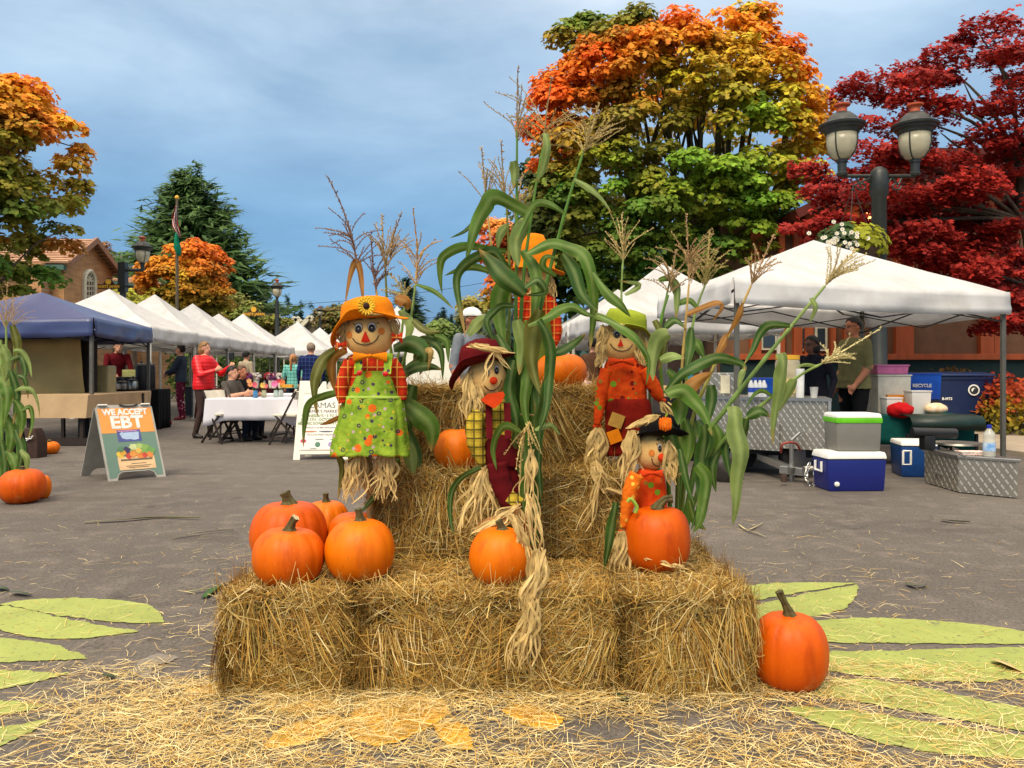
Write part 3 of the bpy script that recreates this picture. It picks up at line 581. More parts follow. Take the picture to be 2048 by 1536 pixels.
tassel(s2, [(1085, 300), (1092, 235), (1103, 155)], 3.18, 14, 110, (186, 160, 106), 2, .95, (120, 96, 70), .5)
tassel(s3, [(1166, 310), (1182, 262), (1199, 205)], 3.1, 14, 84, (192, 168, 110), 3, .75, None, .1)
tassel(s4, [(1013, 415), (1006, 345), (1002, 285)], 3.25, 9, 75, (190, 166, 122), 4, .4, (110, 84, 70))
tassel(s5, [(973, 405), (968, 350), (963, 295)], 3.26, 9, 70, (184, 160, 124), 5, .45, (110, 84, 70))
tassel(s4, [(1030, 440), (1036, 400), (1044, 350)], 3.3, 8, 55, (196, 172, 128), 6, .45)
CL = [  # parent, points, depth, width, colour, tilt, twist
 (s2, [(1056, 427), (995, 397), (970, 417), (946, 472), (932, 522)], 3.1, 42, GRN, .3, .3), (s2, [(950, 440), (930, 462), (900, 476)], 3.12, 9, DGR, 0, .2),
 (s1, [(1012, 503), (932, 495), (890, 511), (880, 542), (884, 589)], 3.12, 25, GRN, .2, .5), (s1, [(1034, 569), (995, 511), (971, 507), (932, 530), (914, 557), (921, 620), (932, 678)], 3.06, 28, DGR, .1, .5),
 (s3, [(1050, 590), (1010, 557), (983, 526), (958, 497)], 3.02, 48, DGR, .2, .2), (s4, [(995, 549), (950, 535), (925, 537), (889, 551)], 3.14, 20, GRN, .3, .3),
 (s3, [(1054, 507), (1100, 487), (1140, 495), (1167, 511), (1182, 550), (1188, 608), (1183, 670), (1180, 700)], 3.05, 33, GRN, .2, .4), (s3, [(1126, 508), (1147, 540), (1165, 590), (1196, 622)], 3.02, 34, DGR, -.1, .2),
 (s3, [(1190, 629), (1221, 642), (1253, 660), (1281, 689), (1298, 722), (1292, 770)], 2.98, 27, GRN, .2, .5), (s3, [(1186, 545), (1216, 585), (1242, 611), (1262, 634)], 3.0, 28, GRN, .3, .3),
 (s2, [(1056, 650), (1099, 632), (1120, 619), (1146, 614), (1175, 629), (1197, 630)], 2.98, 24, GRN, .3, .5), (s6, [(1078, 640), (1094, 668), (1102, 707), (1099, 760), (1091, 825), (1076, 868)], 2.96, 30, DGR, .1, .4),
 (s2, [(1110, 706), (1126, 700), (1150, 684), (1171, 667)], 3.05, 26, DGR, .3, .1), (s1, [(1027, 612), (1003, 612), (985, 627), (974, 644), (981, 668), (996, 700)], 3.06, 20, DGR, .1, .4),
 (s4, [(936, 670), (955, 644), (978, 631)], 3.1, 30, PGR, .2, .2), (s1, [(994, 668), (1014, 708), (1026, 750), (1030, 800), (1022, 855)], 3.1, 30, DGR, .1, .3),
 (s2, [(1090, 266), (1095, 296), (1086, 339), (1070, 364)], 3.14, 22, PGR, .2, .2), (s3, [(1149, 358), (1179, 376), (1206, 400), (1224, 425)], 3.05, 18, PGR, .4, .2),
 (s3, [(1128, 426), (1097, 409), (1069, 409), (1046, 452), (1032, 482)], 3.04, 17, GRN, .2, .3), (s1, [(1027, 322), (1030, 345), (1028, 378)], 3.16, 26, PGR, .3, .1),
 (s2, [(1054, 440), (1034, 480), (1036, 535)], 3.14, 42, PGR, .2, .3), (s3, [(1112, 552), (1086, 535), (1092, 514), (1118, 516)], 3.03, 17, GRN, .2, .3),
 (s6, [(1040, 866), (1013, 852), (996, 868), (987, 904), (993, 940)], 2.95, 22, GRN, .1, .4), (s6, [(1104, 712), (1097, 770), (1082, 841), (1078, 920), (1082, 1000)], 3.0, 30, DGR, .2, .5),
 (s4, [(962, 936), (924, 955), (904, 988), (901, 1039), (910, 1072)], 2.98, 18, DGR, .2, .4), (s4, [(1020, 560), (1000, 590), (1000, 640), (1008, 700)], 3.14, 44, GRN, .1, .2),
 (s2, [(1048, 690), (1058, 740), (1050, 800), (1058, 870)], 3.03, 34, GRN, .2, .3), (s6, [(1070, 760), (1082, 820), (1074, 900), (1082, 990)], 3.04, 30, DGR, .2, .3),
 (s1, [(1028, 720), (1020, 780), (1034, 850), (1022, 930)], 3.05, 30, DGR, .2, .3), (s2, [(1046, 880), (1054, 940), (1046, 1010), (1060, 1075)], 3.03, 30, GRN, .2, .3),
 (s6, [(1066, 900), (1078, 960), (1074, 1020), (1086, 1086)], 3.04, 26, DGR, .2, .2), (s3, [(1080, 620), (1070, 660), (1064, 720), (1080, 790)], 3.0, 46, OLV, .2, .2),
 (s1, [(1034, 640), (1046, 690), (1038, 750)], 3.02, 36, PGR, .2, .2), (s2, [(1046, 500), (1070, 540), (1072, 600), (1060, 660)], 3.08, 30, GRN, .2, .3), (s4, [(1016, 450), (1000, 470), (996, 500)], 3.24, 22, PGR, .3, .1),
 (s2, [(1050, 575), (1075, 560), (1090, 585), (1050, 590)], 3.0, 22, DGR, .2, .2), (s6, [(1070, 860), (1100, 850), (1120, 870)], 2.98, 14, PGR, .3, .2)]
for i, (p, pts, d, w, c, ti, tw) in enumerate(CL): corn_leaf(p, pts, d, w, c, ti, tw, seed=i)
b = MB()
for y in (835, 1010):
    P = [W(1046+30*math.cos(a), y+6*math.sin(a), 3.13+0.06*math.sin(a)) for a in [k*math.pi/8 for k in range(17)]]; b.tube(P, .004, 6)
b.build('twine_tie', twine_m, cb)
# fallen tassel and dry husk in the middle
ft = tassel(cb, [(1060, 842), (1045, 880), (1040, 960)], 2.96, 9, 60, (206, 178, 112), 9, .9, None, 1.1)

# left bundle ---------------------------------------------------------------
lb = thing('corn_shock', 'bundle of dried corn stalks behind the green-dressed scarecrow', 'corn stalks', W(790, 1000, 3.42), 'corn shocks')
a1 = corn_stalk(lb, [(772, 1030), (758, 800), (728, 610), (706, 480)], 3.4, 3.36, .010, .003, OLV, (150, 110, 96))
a2 = corn_stalk(lb, [(780, 1030), (770, 800), (756, 610), (748, 560)], 3.42, 3.4, .009, .003, OLV, TAN)
a3 = corn_stalk(lb, [(790, 1030), (790, 800), (776, 640), (770, 520)], 3.44, 3.4, .009, .004, GRN, OLV)
a4 = corn_stalk(lb, [(800, 1030), (796, 800), (816, 680), (831, 569)], 3.4, 3.36, .010, .004, DGR, PGR)
a5 = corn_stalk(lb, [(790, 1030), (784, 800), (800, 690), (812, 590)], 3.43, 3.4, .009, .004, DGR, PGR)
tassel(a1, [(714, 530), (702, 468), (682, 409), (656, 354)], 3.36, 15, 62, (150, 118, 98), 21, .95, (84, 56, 62), .3)
tassel(a2, [(752, 585), (746, 530), (742, 468)], 3.4, 9, 50, (140, 108, 92), 22, .55, (96, 66, 66), .2)
tassel(a3, [(772, 540), (766, 480), (764, 430)], 3.4, 13, 58, (190, 164, 116), 23, .5, None, .2)
tassel(a3, [(780, 520), (788, 470), (803, 427)], 3.42, 8, 55, (176, 146, 104), 24, .5, (100, 70, 66), .1)
tassel(a4, [(832, 570), (834, 500), (826, 416)], 3.36, 14, 62, (196, 162, 106), 25, .6, (150, 104, 78), .3)
tassel(a5, [(814, 600), (800, 570), (778, 548)], 3.4, 8, 45, (188, 172, 110), 26, .7, None, .4)
LL = [(a1, [(726, 592), (715, 526), (702, 545), (690, 610)], 3.34, 17, BRN, .3, .3), (a4, [(833, 569), (870, 583), (907, 618)], 3.3, 13, GRN, .2, .3),
 (a4, [(787, 697), (819, 685), (850, 708), (839, 750)], 3.28, 44, DGR, .2, .3), (a3, [(806, 750), (831, 735), (860, 732), (884, 740)], 3.26, 27, DGR, .2, .3), (a4, [(814, 808), (844, 833), (864, 860), (863, 905)], 3.2, 56, GRN, .2, .2),
 (a3, [(826, 770), (814, 820), (820, 870)], 3.28, 40, DGR, .1, .2), (a3, [(806, 880), (822, 915), (826, 955)], 3.2, 36, PGR, .2, .2), (a4, [(868, 672), (893, 682), (897, 725)], 3.3, 18, GRN, .2, .3),
 (a1, [(676, 696), (647, 720), (631, 754), (628, 787), (636, 834)], 3.24, 27, OLV, .2, .4), (a1, [(694, 700), (668, 716), (664, 750), (672, 790)], 3.3, 24, BRN, .3, .3), (a2, [(690, 784), (647, 793), (619, 810), (609, 850), (607, 895)], 3.2, 21, GRN, .2, .5),
 (a2, [(690, 830), (660, 844), (640, 850)], 3.2, 12, BRN, .3, .2), (a1, [(676, 910), (685, 938), (676, 1000)], 3.15, 17, OLV, .2, .3), (a2, [(700, 905), (703, 935), (694, 985)], 3.16, 16, DGR, .2, .3), (a3, [(776, 950), (756, 985), (722, 1026)], 3.12, 21, DGR, .2, .3),
 (a5, [(800, 620), (820, 650), (810, 690)], 3.34, 24, PGR, .2, .2), (a4, [(826, 640), (850, 660), (880, 664)], 3.3, 20, OLV, .2, .2), (a3, [(790, 596), (812, 604), (816, 620)], 3.32, 30, BRN, .2, .2),
 (a4, [(800, 780), (812, 740), (840, 720), (870, 716)], 3.26, 24, GRN, .2, .3), (a5, [(806, 850), (830, 900), (838, 940)], 3.24, 34, DGR, .2, .2), (a4, [(860, 690), (840, 700), (828, 730)], 3.28, 26, OLV, .3, .2), (a5, [(812, 690), (850, 680), (880, 700), (886, 760)], 3.32, 24, DGR, .2, .3),
 (a5, [(850, 700), (862, 704), (856, 740)], 3.24, 16, TAN, .2, .2)]
for i, (p, pts, d, w, c, ti, tw) in enumerate(LL): corn_leaf(p, pts, d, w, c, ti, tw, seed=50+i)

# right bundle --------------------------------------------------------------
rb = thing('corn_shock', 'wide leafy bundle of corn stalks leaning out at the right of the hay stack', 'corn stalks', W(1352, 1100, 3.3), 'corn shocks')
r1 = corn_stalk(rb, [(1352, 1080), (1358, 860), (1363, 746), (1378, 569)], 3.3, 3.3, .009, .004, GRN, TAN)
r2 = corn_stalk(rb, [(1345, 1080), (1325, 800), (1320, 658), (1337, 590)], 3.36, 3.36, .010, .004, GRN, GRN)
r3 = corn_stalk(rb, [(1356, 1080), (1370, 800), (1386, 647), (1410, 570)], 3.36, 3.4, .009, .004, GRN, PGR)
r4 = corn_stalk(rb, [(1360, 1080), (1380, 860), (1422, 746), (1458, 668), (1503, 569)], 3.26, 3.2, .009, .004, GRN, TAN)
r5 = corn_stalk(rb, [(1362, 1085), (1400, 900), (1453, 816), (1532, 715), (1592, 641), (1650, 572)], 3.2, 3.0, .012, .005, DGR, PGR)
r6 = corn_stalk(rb, [(1364, 1085), (1420, 920), (1497, 834), (1591, 757), (1642, 728)], 3.15, 2.95, .010, .004, DGR, PGR)
r7 = corn_stalk(rb, [(1330, 1080), (1290, 860), (1252, 700), (1243, 600), (1246, 520)], 3.66, 3.62, .008, .004, GRN, PGR)
r8 = corn_stalk(rb, [(1340, 1080), (1300, 800), (1324, 640), (1340, 560)], 3.4, 3.42, .008, .004, DGR, PGR)
tassel(r1, [(1378, 572), (1376, 500), (1372, 430)], 3.3, 16, 70, (186, 152, 106), 31, .85, (140, 106, 84), .3)
tassel(r2, [(1340, 585), (1346, 540), (1352, 500)], 3.36, 13, 60, (178, 150, 106), 32, .85, None, .5)
tassel(r3, [(1408, 575), (1416, 520), (1419, 465)], 3.4, 15, 60, (196, 178, 110), 33, .65, None, .1)
tassel(r4, [(1503, 570), (1528, 515), (1549, 468)], 3.2, 9, 60, (186, 150, 104), 34, .5, (150, 112, 84), .1)
tassel(r5, [(1650, 572), (1676, 536), (1712, 500)], 3.0, 14, 74, (206, 186, 130), 35, .4, None, .05)
tassel(r6, [(1642, 728), (1680, 706), (1760, 658)], 2.95, 14, 52, (212, 196, 140), 36, .7, None, .3)
tassel(r7, [(1246, 522), (1246, 480), (1243, 428)], 3.62, 10, 66, (206, 182, 122), 37, .75, None, -.25)
RL = [(r1, [(1374, 628), (1432, 605), (1446, 614), (1422, 644)], 3.2, 17, BRN, .3, .3), (r2, [(1338, 668), (1316, 680), (1308, 715), (1305, 762)], 3.2, 44, PGR, .2, .2), (r1, [(1384, 655), (1380, 700), (1371, 745)], 3.22, 24, DGR, .1, .2),
 (r1, [(1330, 788), (1360, 752), (1400, 729), (1436, 716), (1469, 722), (1489, 733), (1485, 752)], 3.06, 27, DGR, .2, .3), (r3, [(1384, 680), (1398, 694), (1410, 718)], 3.3, 28, GRN, .1, .2), (r4, [(1368, 785), (1392, 763), (1425, 744)], 3.16, 34, BRN, .2, .2),
 (r1, [(1334, 788), (1364, 781), (1386, 800), (1409, 829), (1424, 872)], 3.02, 40, GRN, .2, .2), (r2, [(1356, 795), (1362, 818), (1356, 850)], 3.08, 44, GRN, .1, .1), (r3, [(1422, 770), (1424, 803), (1414, 850)], 3.14, 32, DGR, .1, .1),
 (r5, [(1470, 812), (1473, 851), (1482, 909), (1474, 985), (1467, 1052)], 2.98, 50, PGR, .15, .15), (r6, [(1495, 834), (1520, 822), (1542, 834)], 3.0, 28, DGR, .2, .2), (r5, [(1563, 706), (1567, 738), (1554, 804), (1545, 890)], 2.95, 38, PGR, .2, .2),
 (r5, [(1580, 652), (1540, 651), (1520, 668), (1506, 701), (1488, 728)], 3.0, 22, DGR, .2, .3), (r6, [(1590, 760), (1572, 792), (1556, 826)], 2.97, 30, PGR, .2, .2), (r6, [(1546, 794), (1525, 782), (1506, 792), (1491, 820)], 2.98, 11, GRN, .3, .2),
 (r5, [(1490, 740), (1482, 755), (1476, 780)], 3.02, 18, PGR, .2, .2), (r4, [(1456, 668), (1446, 690), (1424, 722)], 3.1, 20, BRN, .2, .3), (r4, [(1486, 606), (1480, 630), (1454, 672)], 3.1, 18, BRN, .3, .2),
 (r3, [(1408, 850), (1410, 876), (1404, 921), (1404, 956), (1401, 1000), (1382, 1062)], 3.02, 36, DGR, .1, .2), (r5, [(1494, 838), (1486, 874), (1493, 915)], 3.04, 28, DGR, .2, .2), (r1, [(1394, 930), (1414, 961), (1404, 1030), (1386, 1066)], 2.96, 36, GRN, .15, .2),
 (r2, [(1360, 898), (1372, 955), (1388, 1010)], 3.02, 20, DGR, .1, .2), (r3, [(1396, 840), (1415, 882), (1402, 935)], 3.06, 42, DGR, .15, .2), (r5, [(1622, 596), (1632, 616), (1620, 645)], 2.98, 17, PGR, .2, .2),
 (r7, [(1232, 1005), (1221, 1071), (1208, 1142)], 2.96, 26, DGR, .15, .2), (r8, [(1318, 560), (1340, 558), (1348, 590)], 3.38, 16, GRN, .2, .2), (r8, [(1345, 560), (1356, 580), (1352, 640)], 3.36, 24, PGR, .2, .2),
 (r2, [(1330, 655), (1350, 640), (1376, 660)], 3.3, 20, DGR, .2, .3), (r3, [(1350, 610), (1380, 600), (1400, 625)], 3.4, 18, GRN, .3, .2), (r6, [(1440, 900), (1425, 935), (1432, 985)], 3.1, 24, DGR, .1, .2), (r4, [(1430, 850), (1440, 880), (1430, 930)], 3.1, 30, GRN, .15, .2),
 (r2, [(1340, 850), (1350, 900), (1375, 930)], 3.1, 34, DGR, .1, .2), (r1, [(1370, 840), (1380, 880), (1370, 940)], 3.1, 34, GRN, .1, .2), (r5, [(1460, 860), (1452, 900), (1462, 960)], 3.08, 24, DGR, .1, .2),
 (r6, [(1636, 733), (1610, 730), (1592, 735)], 2.96, 9, PGR, .2, .2), (r2, [(1320, 720), (1345, 712), (1370, 716)], 3.12, 24, PGR, .3, .2), (r8, [(1310, 640), (1330, 690), (1316, 740)], 3.3, 22, OLV, .2, .2), (r8, [(1335, 740), (1355, 765), (1340, 800)], 3.14, 28, GRN, .2, .2),
 (r3, [(1378, 1000), (1390, 1040), (1412, 1060)], 3.0, 22, GRN, .15, .2), (r7, [(1250, 590), (1278, 570), (1240, 562)], 3.6, 14, PGR, .2, .2)]
for i, (p, pts, d, w, c, ti, tw) in enumerate(RL): corn_leaf(p, pts, d, w, c, ti, tw, seed=100+i)

# corn shock at the left edge of the street ------------------------------------
eb = thing('corn_shock', 'corn shock cut off by the left edge, by the blue canopy', 'corn stalks', G(14, 990), 'corn shocks'); de = ORG[eb.name].y
e1 = corn_stalk(eb, [(16, 985), (14, 800), (12, 640)], de, de, .016, .008, GRN, PGR); e2 = corn_stalk(eb, [(36, 985), (34, 800), (26, 650)], de+.05, de, .014, .008, GRN, PGR); e3 = corn_stalk(eb, [(4, 985), (4, 800), (2, 680)], de, de, .016, .01, GRN, PGR)
tassel(e1, [(12, 660), (12, 620), (15, 566)], de, 14, 60, (206, 172, 118), 41, .4); tassel(e2, [(26, 655), (26, 620), (26, 588)], de, 9, 46, (206, 172, 118), 42, .6, None, .8)
for i, (pts, w, c) in enumerate([([(28, 700), (45, 705), (58, 730), (64, 755)], 12, PGR), ([(20, 720), (40, 712), (50, 740), (46, 770)], 16, DGR), ([(0, 730), (10, 760), (6, 800)], 24, PGR), ([(4, 760), (14, 790), (8, 850)], 26, GRN), ([(30, 780), (50, 776), (70, 790), (80, 835)], 12, PGR), ([(36, 750), (50, 760), (56, 800)], 12, DGR),
        ([(30, 800), (44, 830), (40, 880)], 20, GRN), ([(44, 820), (60, 815), (64, 850), (54, 880)], 11, GRN), ([(10, 830), (24, 870), (14, 920)], 26, GRN), ([(30, 860), (44, 900), (36, 945)], 20, DGR), ([(14, 900), (30, 930), (22, 980)], 22, GRN), ([(40, 900), (54, 920), (48, 960)], 14, PGR), ([(2, 690), (14, 720), (10, 770)], 22, PGR), ([(24, 650), (34, 690), (28, 740)], 20, OLV), ([(20, 740), (34, 790), (26, 850)], 18, DGR), ([(2, 880), (10, 930), (4, 985)], 20, DGR)]):
    corn_leaf((e1, e2, e3)[i % 3], pts, de-0.1, w, c, .2, .3, seed=200+i)

# scarecrow dolls -------------------------------------------------------------
face_m = mk('doll_face', (240, 194, 122), rough=.85, var=.08, scale=14, bump=.35, bscale=260, spec=.1); dark_m = mk('doll_black_thread', (28, 18, 16), rough=0.6); white_m = mk('doll_white', (236, 230, 218), rough=0.6)
nose_m = simple_cloth('doll_red_felt', (206, 44, 26)); cheek_m = simple_cloth('doll_orange_blush', (226, 132, 58)); orange_felt = simple_cloth('orange_felt', (226, 128, 14)); gold_felt = simple_cloth('gold_felt', (250, 196, 60))
red_plaid = plaid_mat('red_plaid', (206, 54, 18), (226, 150, 66), (140, 24, 12), 26); yel_plaid = plaid_mat('yellow_plaid', (206, 178, 58), (92, 84, 30), (150, 120, 36), 30, .16)
green_print = print_mat('green_floral', (150, 176, 54), (108, 140, 36), [((216, 104, 28), 19, 0, .30), ((70, 58, 72), 27, 0.13, .24), ((186, 160, 160), 24, 0, .15), ((190, 168, 40), 31, 0.05, .17)])
leaf_print = print_mat('leaf_print_orange', (220, 80, 16), (196, 56, 12), [((120, 24, 16), 19, 0, .27), ((112, 150, 38), 17, 0, .22), ((150, 110, 40), 23, 0, .2)])
gold_print = print_mat('gold_print', (228, 120, 24), (214, 90, 16), [((240, 190, 70), 40, 0, .3), ((190, 50, 16), 34, 0, .2)])
maroon = simple_cloth('maroon_felt', (104, 16, 22), .3); brick_red = simple_cloth('dark_red_cloth', (140, 28, 14), .35); olive_felt = simple_cloth('olive_felt', (146, 160, 46)); black_felt = simple_cloth('black_felt', (22, 20, 22), .3); red_orange = simple_cloth('red_orange_cloth', (214, 66, 22)); burlap = simple_cloth('burlap_tan', (196, 150, 70), .3)
wood_stick = mk('doll_stick', (150, 116, 70), rough=0.8)
class Doll:
    def __init__(s, label, d, base): s.d = d; s.k = d/F; s.t = thing('scarecrow_doll', label, 'scarecrow', W(base[0], base[1], d), 'scarecrow dolls on sticks'); s.sd = 1
    def p(s, x, y, dz=0.0): return W(x, y, s.d+dz)
    def part(s, b, name, mat, parent=None, **k): return b.build(name, mat, parent or s.t, **k)
    def head(s, x, y, rx, ry, rz=None):
        s.hx, s.hy, s.rx, s.ry = x, y, rx, ry; s.rd = (rz or rx*0.8); b = MB(); k = s.k
        b.ell(s.p(x, y), (rx*k, s.rd*k, ry*k), 28, 18); s.h = s.part(b, 'head', face_m, smooth='all'); return s.h
    def surf(s, x, y, eps=1.0):
        u = (x-s.hx)/s.rx; v = (y-s.hy)/s.ry; q = 1-u*u-v*v; dep = math.sqrt(max(q, 0.0))*s.rd+eps; return s.p(x, y, 0)-Vector((0, dep*s.k, 0))
    def patch(s, name, mat, x, y, outline, eps):
        b = MB(); n = len(outline); vs = []
        for f in (1.0, 0.66, 0.33): vs += [s.surf(x+ox*f, y+oy*f, eps) for ox, oy in outline]
        vs.append(s.surf(x, y, eps)); fs = [(i*n+k, i*n+(k+1) % n, (i+1)*n+(k+1) % n, (i+1)*n+k) for i in range(2) for k in range(n)]+[(2*n+k, 2*n+(k+1) % n, 3*n) for k in range(n)]
        b.add(vs, fs); return s.part(b, name, mat, s.h)
    def disc(s, name, mat, x, y, rx, ry, eps): return s.patch(name, mat, x, y, [(rx*math.cos(a), ry*math.sin(a)) for a in [2*math.pi*k/16 for k in range(16)]], eps)
    def line(s, name, pts, r, mat=None, eps=1.2):
        b = MB(); Q = spline([Vector((x, y, 0)) for x, y in pts], 6); b.tube([s.surf(q.x, q.y, eps*0.3) for q in Q], r*s.k, 6); return s.part(b, name, mat or dark_m, s.h)
    def eye(s, x, y, rx, ry, lash=1):
        s.disc('eye_outline', dark_m, x, y, rx*1.16, ry*1.14, .7); s.disc('eye_white', white_m, x, y, rx, ry, 1.3); s.disc('pupil', dark_m, x, y+ry*.22, rx*.88, ry*.80, 2.1); s.disc('eye_glint', white_m, x+rx*.05, y+ry*.2, rx*.13, ry*.11, 2.9)
        if lash: s.line('lash', [(x-rx*1.1, y-ry*.7), (x-rx*1.7, y-ry*1.0)] if lash < 0 else [(x+rx*1.1, y-ry*.7), (x+rx*1.7, y-ry*1.0)], .8); s.line('eyebrow', [(x-rx*.8, y-ry*1.7), (x, y-ry*2.0), (x+rx*.8, y-ry*1.8)], .8)
    def loft(s, name, mat, rows, ripple=0.0, nr=9, n=48, depth=.55, parent=None, dz=0.0, pw=1.0):
        """rows: (y, x centre, half width px)"""
        b = MB(); rings = []; m = len(rows)
        yy = spline([Vector((r[0], r[1], r[2])) for r in rows], 5)
        for i, q in enumerate(yy):
            t = i/(len(yy)-1); y, x, hw = q; ring = []
            for k in range(n):
                a = 2*math.pi*k/n; rp = 1+ripple*t**pw*math.sin(nr*a+1.3*math.sin(3*a+s.sd)); nz = 1+0.05*noise.noise(Vector((x*.03+math.cos(a)*2, y*.04, math.sin(a)*2+s.sd)))
                ring.append(s.p(x+hw*math.cos(a)*rp*nz, y+1.5*math.sin(nr*a)*ripple*10*t, dz+hw*depth*math.sin(a)*rp*s.k))
            rings.append(ring)
        b.loft(rings, caps=True); return s.part(b, name, mat, parent, smooth='all')
    def limb(s, name, mat, pts, r, parent=None, dz=-.02):
        b = MB(); n = len(pts); P = spline([s.p(x, y, dz) for x, y in pts], 5); m = len(P); rad = []
        for i in range(m):
            t = i/(m-1)*(n-1); j = min(int(t), n-2); f = t-j; rad.append((r[j]*(1-f)+r[j+1]*f)*s.k*(1+.06*math.sin(i*2.2)))
        b.tube(P, rad, 14); return s.part(b, name, mat, parent, smooth='all')
    def straw(s, name, specs, parent=None):
        """specs: (x0,y0,x1,y1,n,spread px,width px,depth offset)"""
        b = MB()
        for i, (x0, y0, x1, y1, n, sp, w, dz) in enumerate(specs): raffia(b, s.p(x0, y0, dz), s.p(x1, y1, dz), int(n*1.5), sp*s.k, w*.68*s.k, 4*s.k, .09, seed=s.sd*100+i)
        return s.part(b, name, raffia_m, parent, kind='stuff')
    def hat(s, mat, cx, cy, rin, rout, crown_h, tilt=0, droop=None, wav=.12, lean=(0, 0), nod=.25, dome=.75, name='hat'):
        """floppy felt hat round (cx,cy): brim annulus with wave, domed crown"""
        b = MB(); k = s.k; n = 48; R = Matrix.Rotation(tilt, 3, 'Y') @ Matrix.Rotation(nod, 3, 'X'); c = s.p(cx, cy); rings = []
        prof = [(rout, 0), (rout*.86+rin*.14, .0), (rin*.5+rout*.5, .02), (rin*1.03, .06), (rin*.99, .3), (rin*.93, .6), (rin*dome, .86), (rin*.45, .98), (rin*.12, 1.02)]
        for r, z in prof:
            ring = []
            for q in range(n):
                a = 2*math.pi*q/n; f = max(0, (r-rin)/(rout-rin+1e-6)); dr = (droop(a) if droop else 0)*f
                zz = z*crown_h+wav*rout*f*math.sin(3*a+s.sd)+0.05*rin*noise.noise(Vector((math.cos(a)*2, math.sin(a)*2, z*3+s.sd)))-dr
                wr = r*(1+.04*math.sin(7*a+s.sd)*f); v = Vector((wr*math.cos(a)+lean[0]*z, wr*math.sin(a)*.9, zz+lean[1]*z))
                ring.append(c+R @ (v*k))
            rings.append(ring)
        b.loft(rings, caps=False); b.add([rings[-1][q] for q in range(n)], [tuple(range(n))]); return s.part(b, name, mat, smooth='all', solid=.004)
    def bow(s, name, mat, x, y, w, h, dz=-.08):
        b = MB()
        for sg in (-1, 1):
            rings = []
            for i in range(5):
                t = i/4; hh = h*(.18+.82*t**.8); rings.append([s.p(x+sg*w*t, y+hh*math.sin(a)*.5+2*t, dz+.012*math.cos(a)*(1.3-t)) for a in [2*math.pi*q/12 for q in range(12)]])
            b.loft(rings)
        b.ell(s.p(x, y, dz-.006), (w*.16*s.k, .014, h*.22*s.k), 10, 8); return s.part(b, name, mat)
    def stick(s, x0, y0, x1, y1, dz=0.03):
        b = MB(); b.tube([s.p(x0, y0, dz), s.p(x1, y1, dz)], .009, 8); return s.part(b, 'stick', wood_stick)

# A: girl in the green floral pinafore
A = Doll('scarecrow girl in green floral pinafore and orange sunflower hat', 3.13, (738, 1085)); A.sd = 1
A.stick(742, 720, 738, 1085); A.head(738, 669, 51, 47)
A.eye(724.5, 658, 7.2, 9, -1); A.eye(750.5, 656, 7.2, 9, 1); A.patch('nose', nose_m, 738.5, 677, [(-1, -12), (1, -12), (5, -2), (9, 8), (0, 9), (-9, 8), (-5, -2)], 2.5)
A.line('mouth', [(712, 678), (721, 687), (739, 691), (756, 684), (764, 672)], 1.0); A.disc('cheek', cheek_m, 705, 671, 6, 7, .9); A.disc('cheek', cheek_m, 768.5, 664, 6, 7, .9)
A.hat(orange_felt, 736, 638, 53, 78, 40, -.10, lambda a: 44*max(0, -math.cos(a))**2+14*max(0, math.cos(a))**3-19*max(0, -math.sin(a)), .09, (0, 4), .1, .8)
b = MB(); cen = A.p(733, 612, -.178)
for i in range(15):
    a = 2*math.pi*i/15; u = Vector((math.cos(a), 0, math.sin(a))); v = Vector((-math.sin(a), 0, math.cos(a))); q = A.k
    b.add([cen+u*5*q+v*1.8*q, cen+u*12*q+v*3.6*q+Vector((0, -.006, 0)), cen+u*20*q+Vector((0, .003, 0)), cen+u*12*q-v*3.6*q+Vector((0, -.006, 0)), cen+u*5*q-v*1.8*q], [(0, 1, 2, 3, 4)])
fl = A.part(b, 'sunflower', gold_felt, solid=.002); b = MB(); b.ell(cen+Vector((0, -.004, 0)), (6*A.k, .008, 6*A.k), 14, 8); A.part(b, 'sunflower_centre', mk('sunflower_brown', (52, 20, 14), rough=.9), fl)
A.straw('hair', [(694, 640, 690, 694, 26, 5, 4, -.03), (786, 640, 792, 682, 22, 4, 4, -.03), (720, 626, 752, 630, 10, 10, 4, -.11)])
A.bow('hair_tie', red_plaid, 682, 690, 12, 22, -.05); A.bow('hair_tie', red_plaid, 794, 674, 11, 24, -.05)
A.loft('shirt', red_plaid, [(706, 740, 26), (716, 740, 46), (750, 744, 50), (800, 746, 54)], .02, 7, depth=.5)
A.loft('pinafore_bib', green_print, [(742, 745, 36), (756, 745, 42), (775, 746, 48), (797, 747, 53)], .02, 7, depth=.66, dz=-.006)
b = MB()
for x0, x1 in ((716, 716), (776, 774)):
    b = MB(); b.bar(A.p(x0+2, 707, -.075), A.p(x1, 748, -.108), 15*A.k, .006, up=Vector((0, -1, 0))); A.part(b, 'pinafore_strap', green_print)
A.limb('sleeve', red_plaid, [(701, 722), (690, 750), (683, 780), (686, 806)], [13, 14, 13, 9]); A.limb('sleeve', red_plaid, [(782, 722), (795, 745), (803, 775), (804, 800)], [13, 14, 12, 9])
A.loft('skirt', green_print, [(793, 747, 53), (800, 746, 58), (840, 744, 65), (880, 741, 70), (913, 740, 73)], .12, 11, depth=.6, dz=-.01, pw=.6)
A.loft('waistband', mk('lime_trim', (176, 206, 84), rough=.8), [(792, 747, 55.5), (794, 747, 57), (797, 747, 57.5)], 0, 7, depth=.62, dz=-.01)
for x, y in ((719, 746), (771, 748)):
    b = MB(); b.ell(A.p(x, y, -.118), (5.5*A.k, .006, 5.5*A.k), 14, 8); A.part(b, 'button', mk('red_button', (206, 20, 20), rough=.3))
A.bow('neck_bow', orange_felt, 740, 712, 34, 20, -.1)
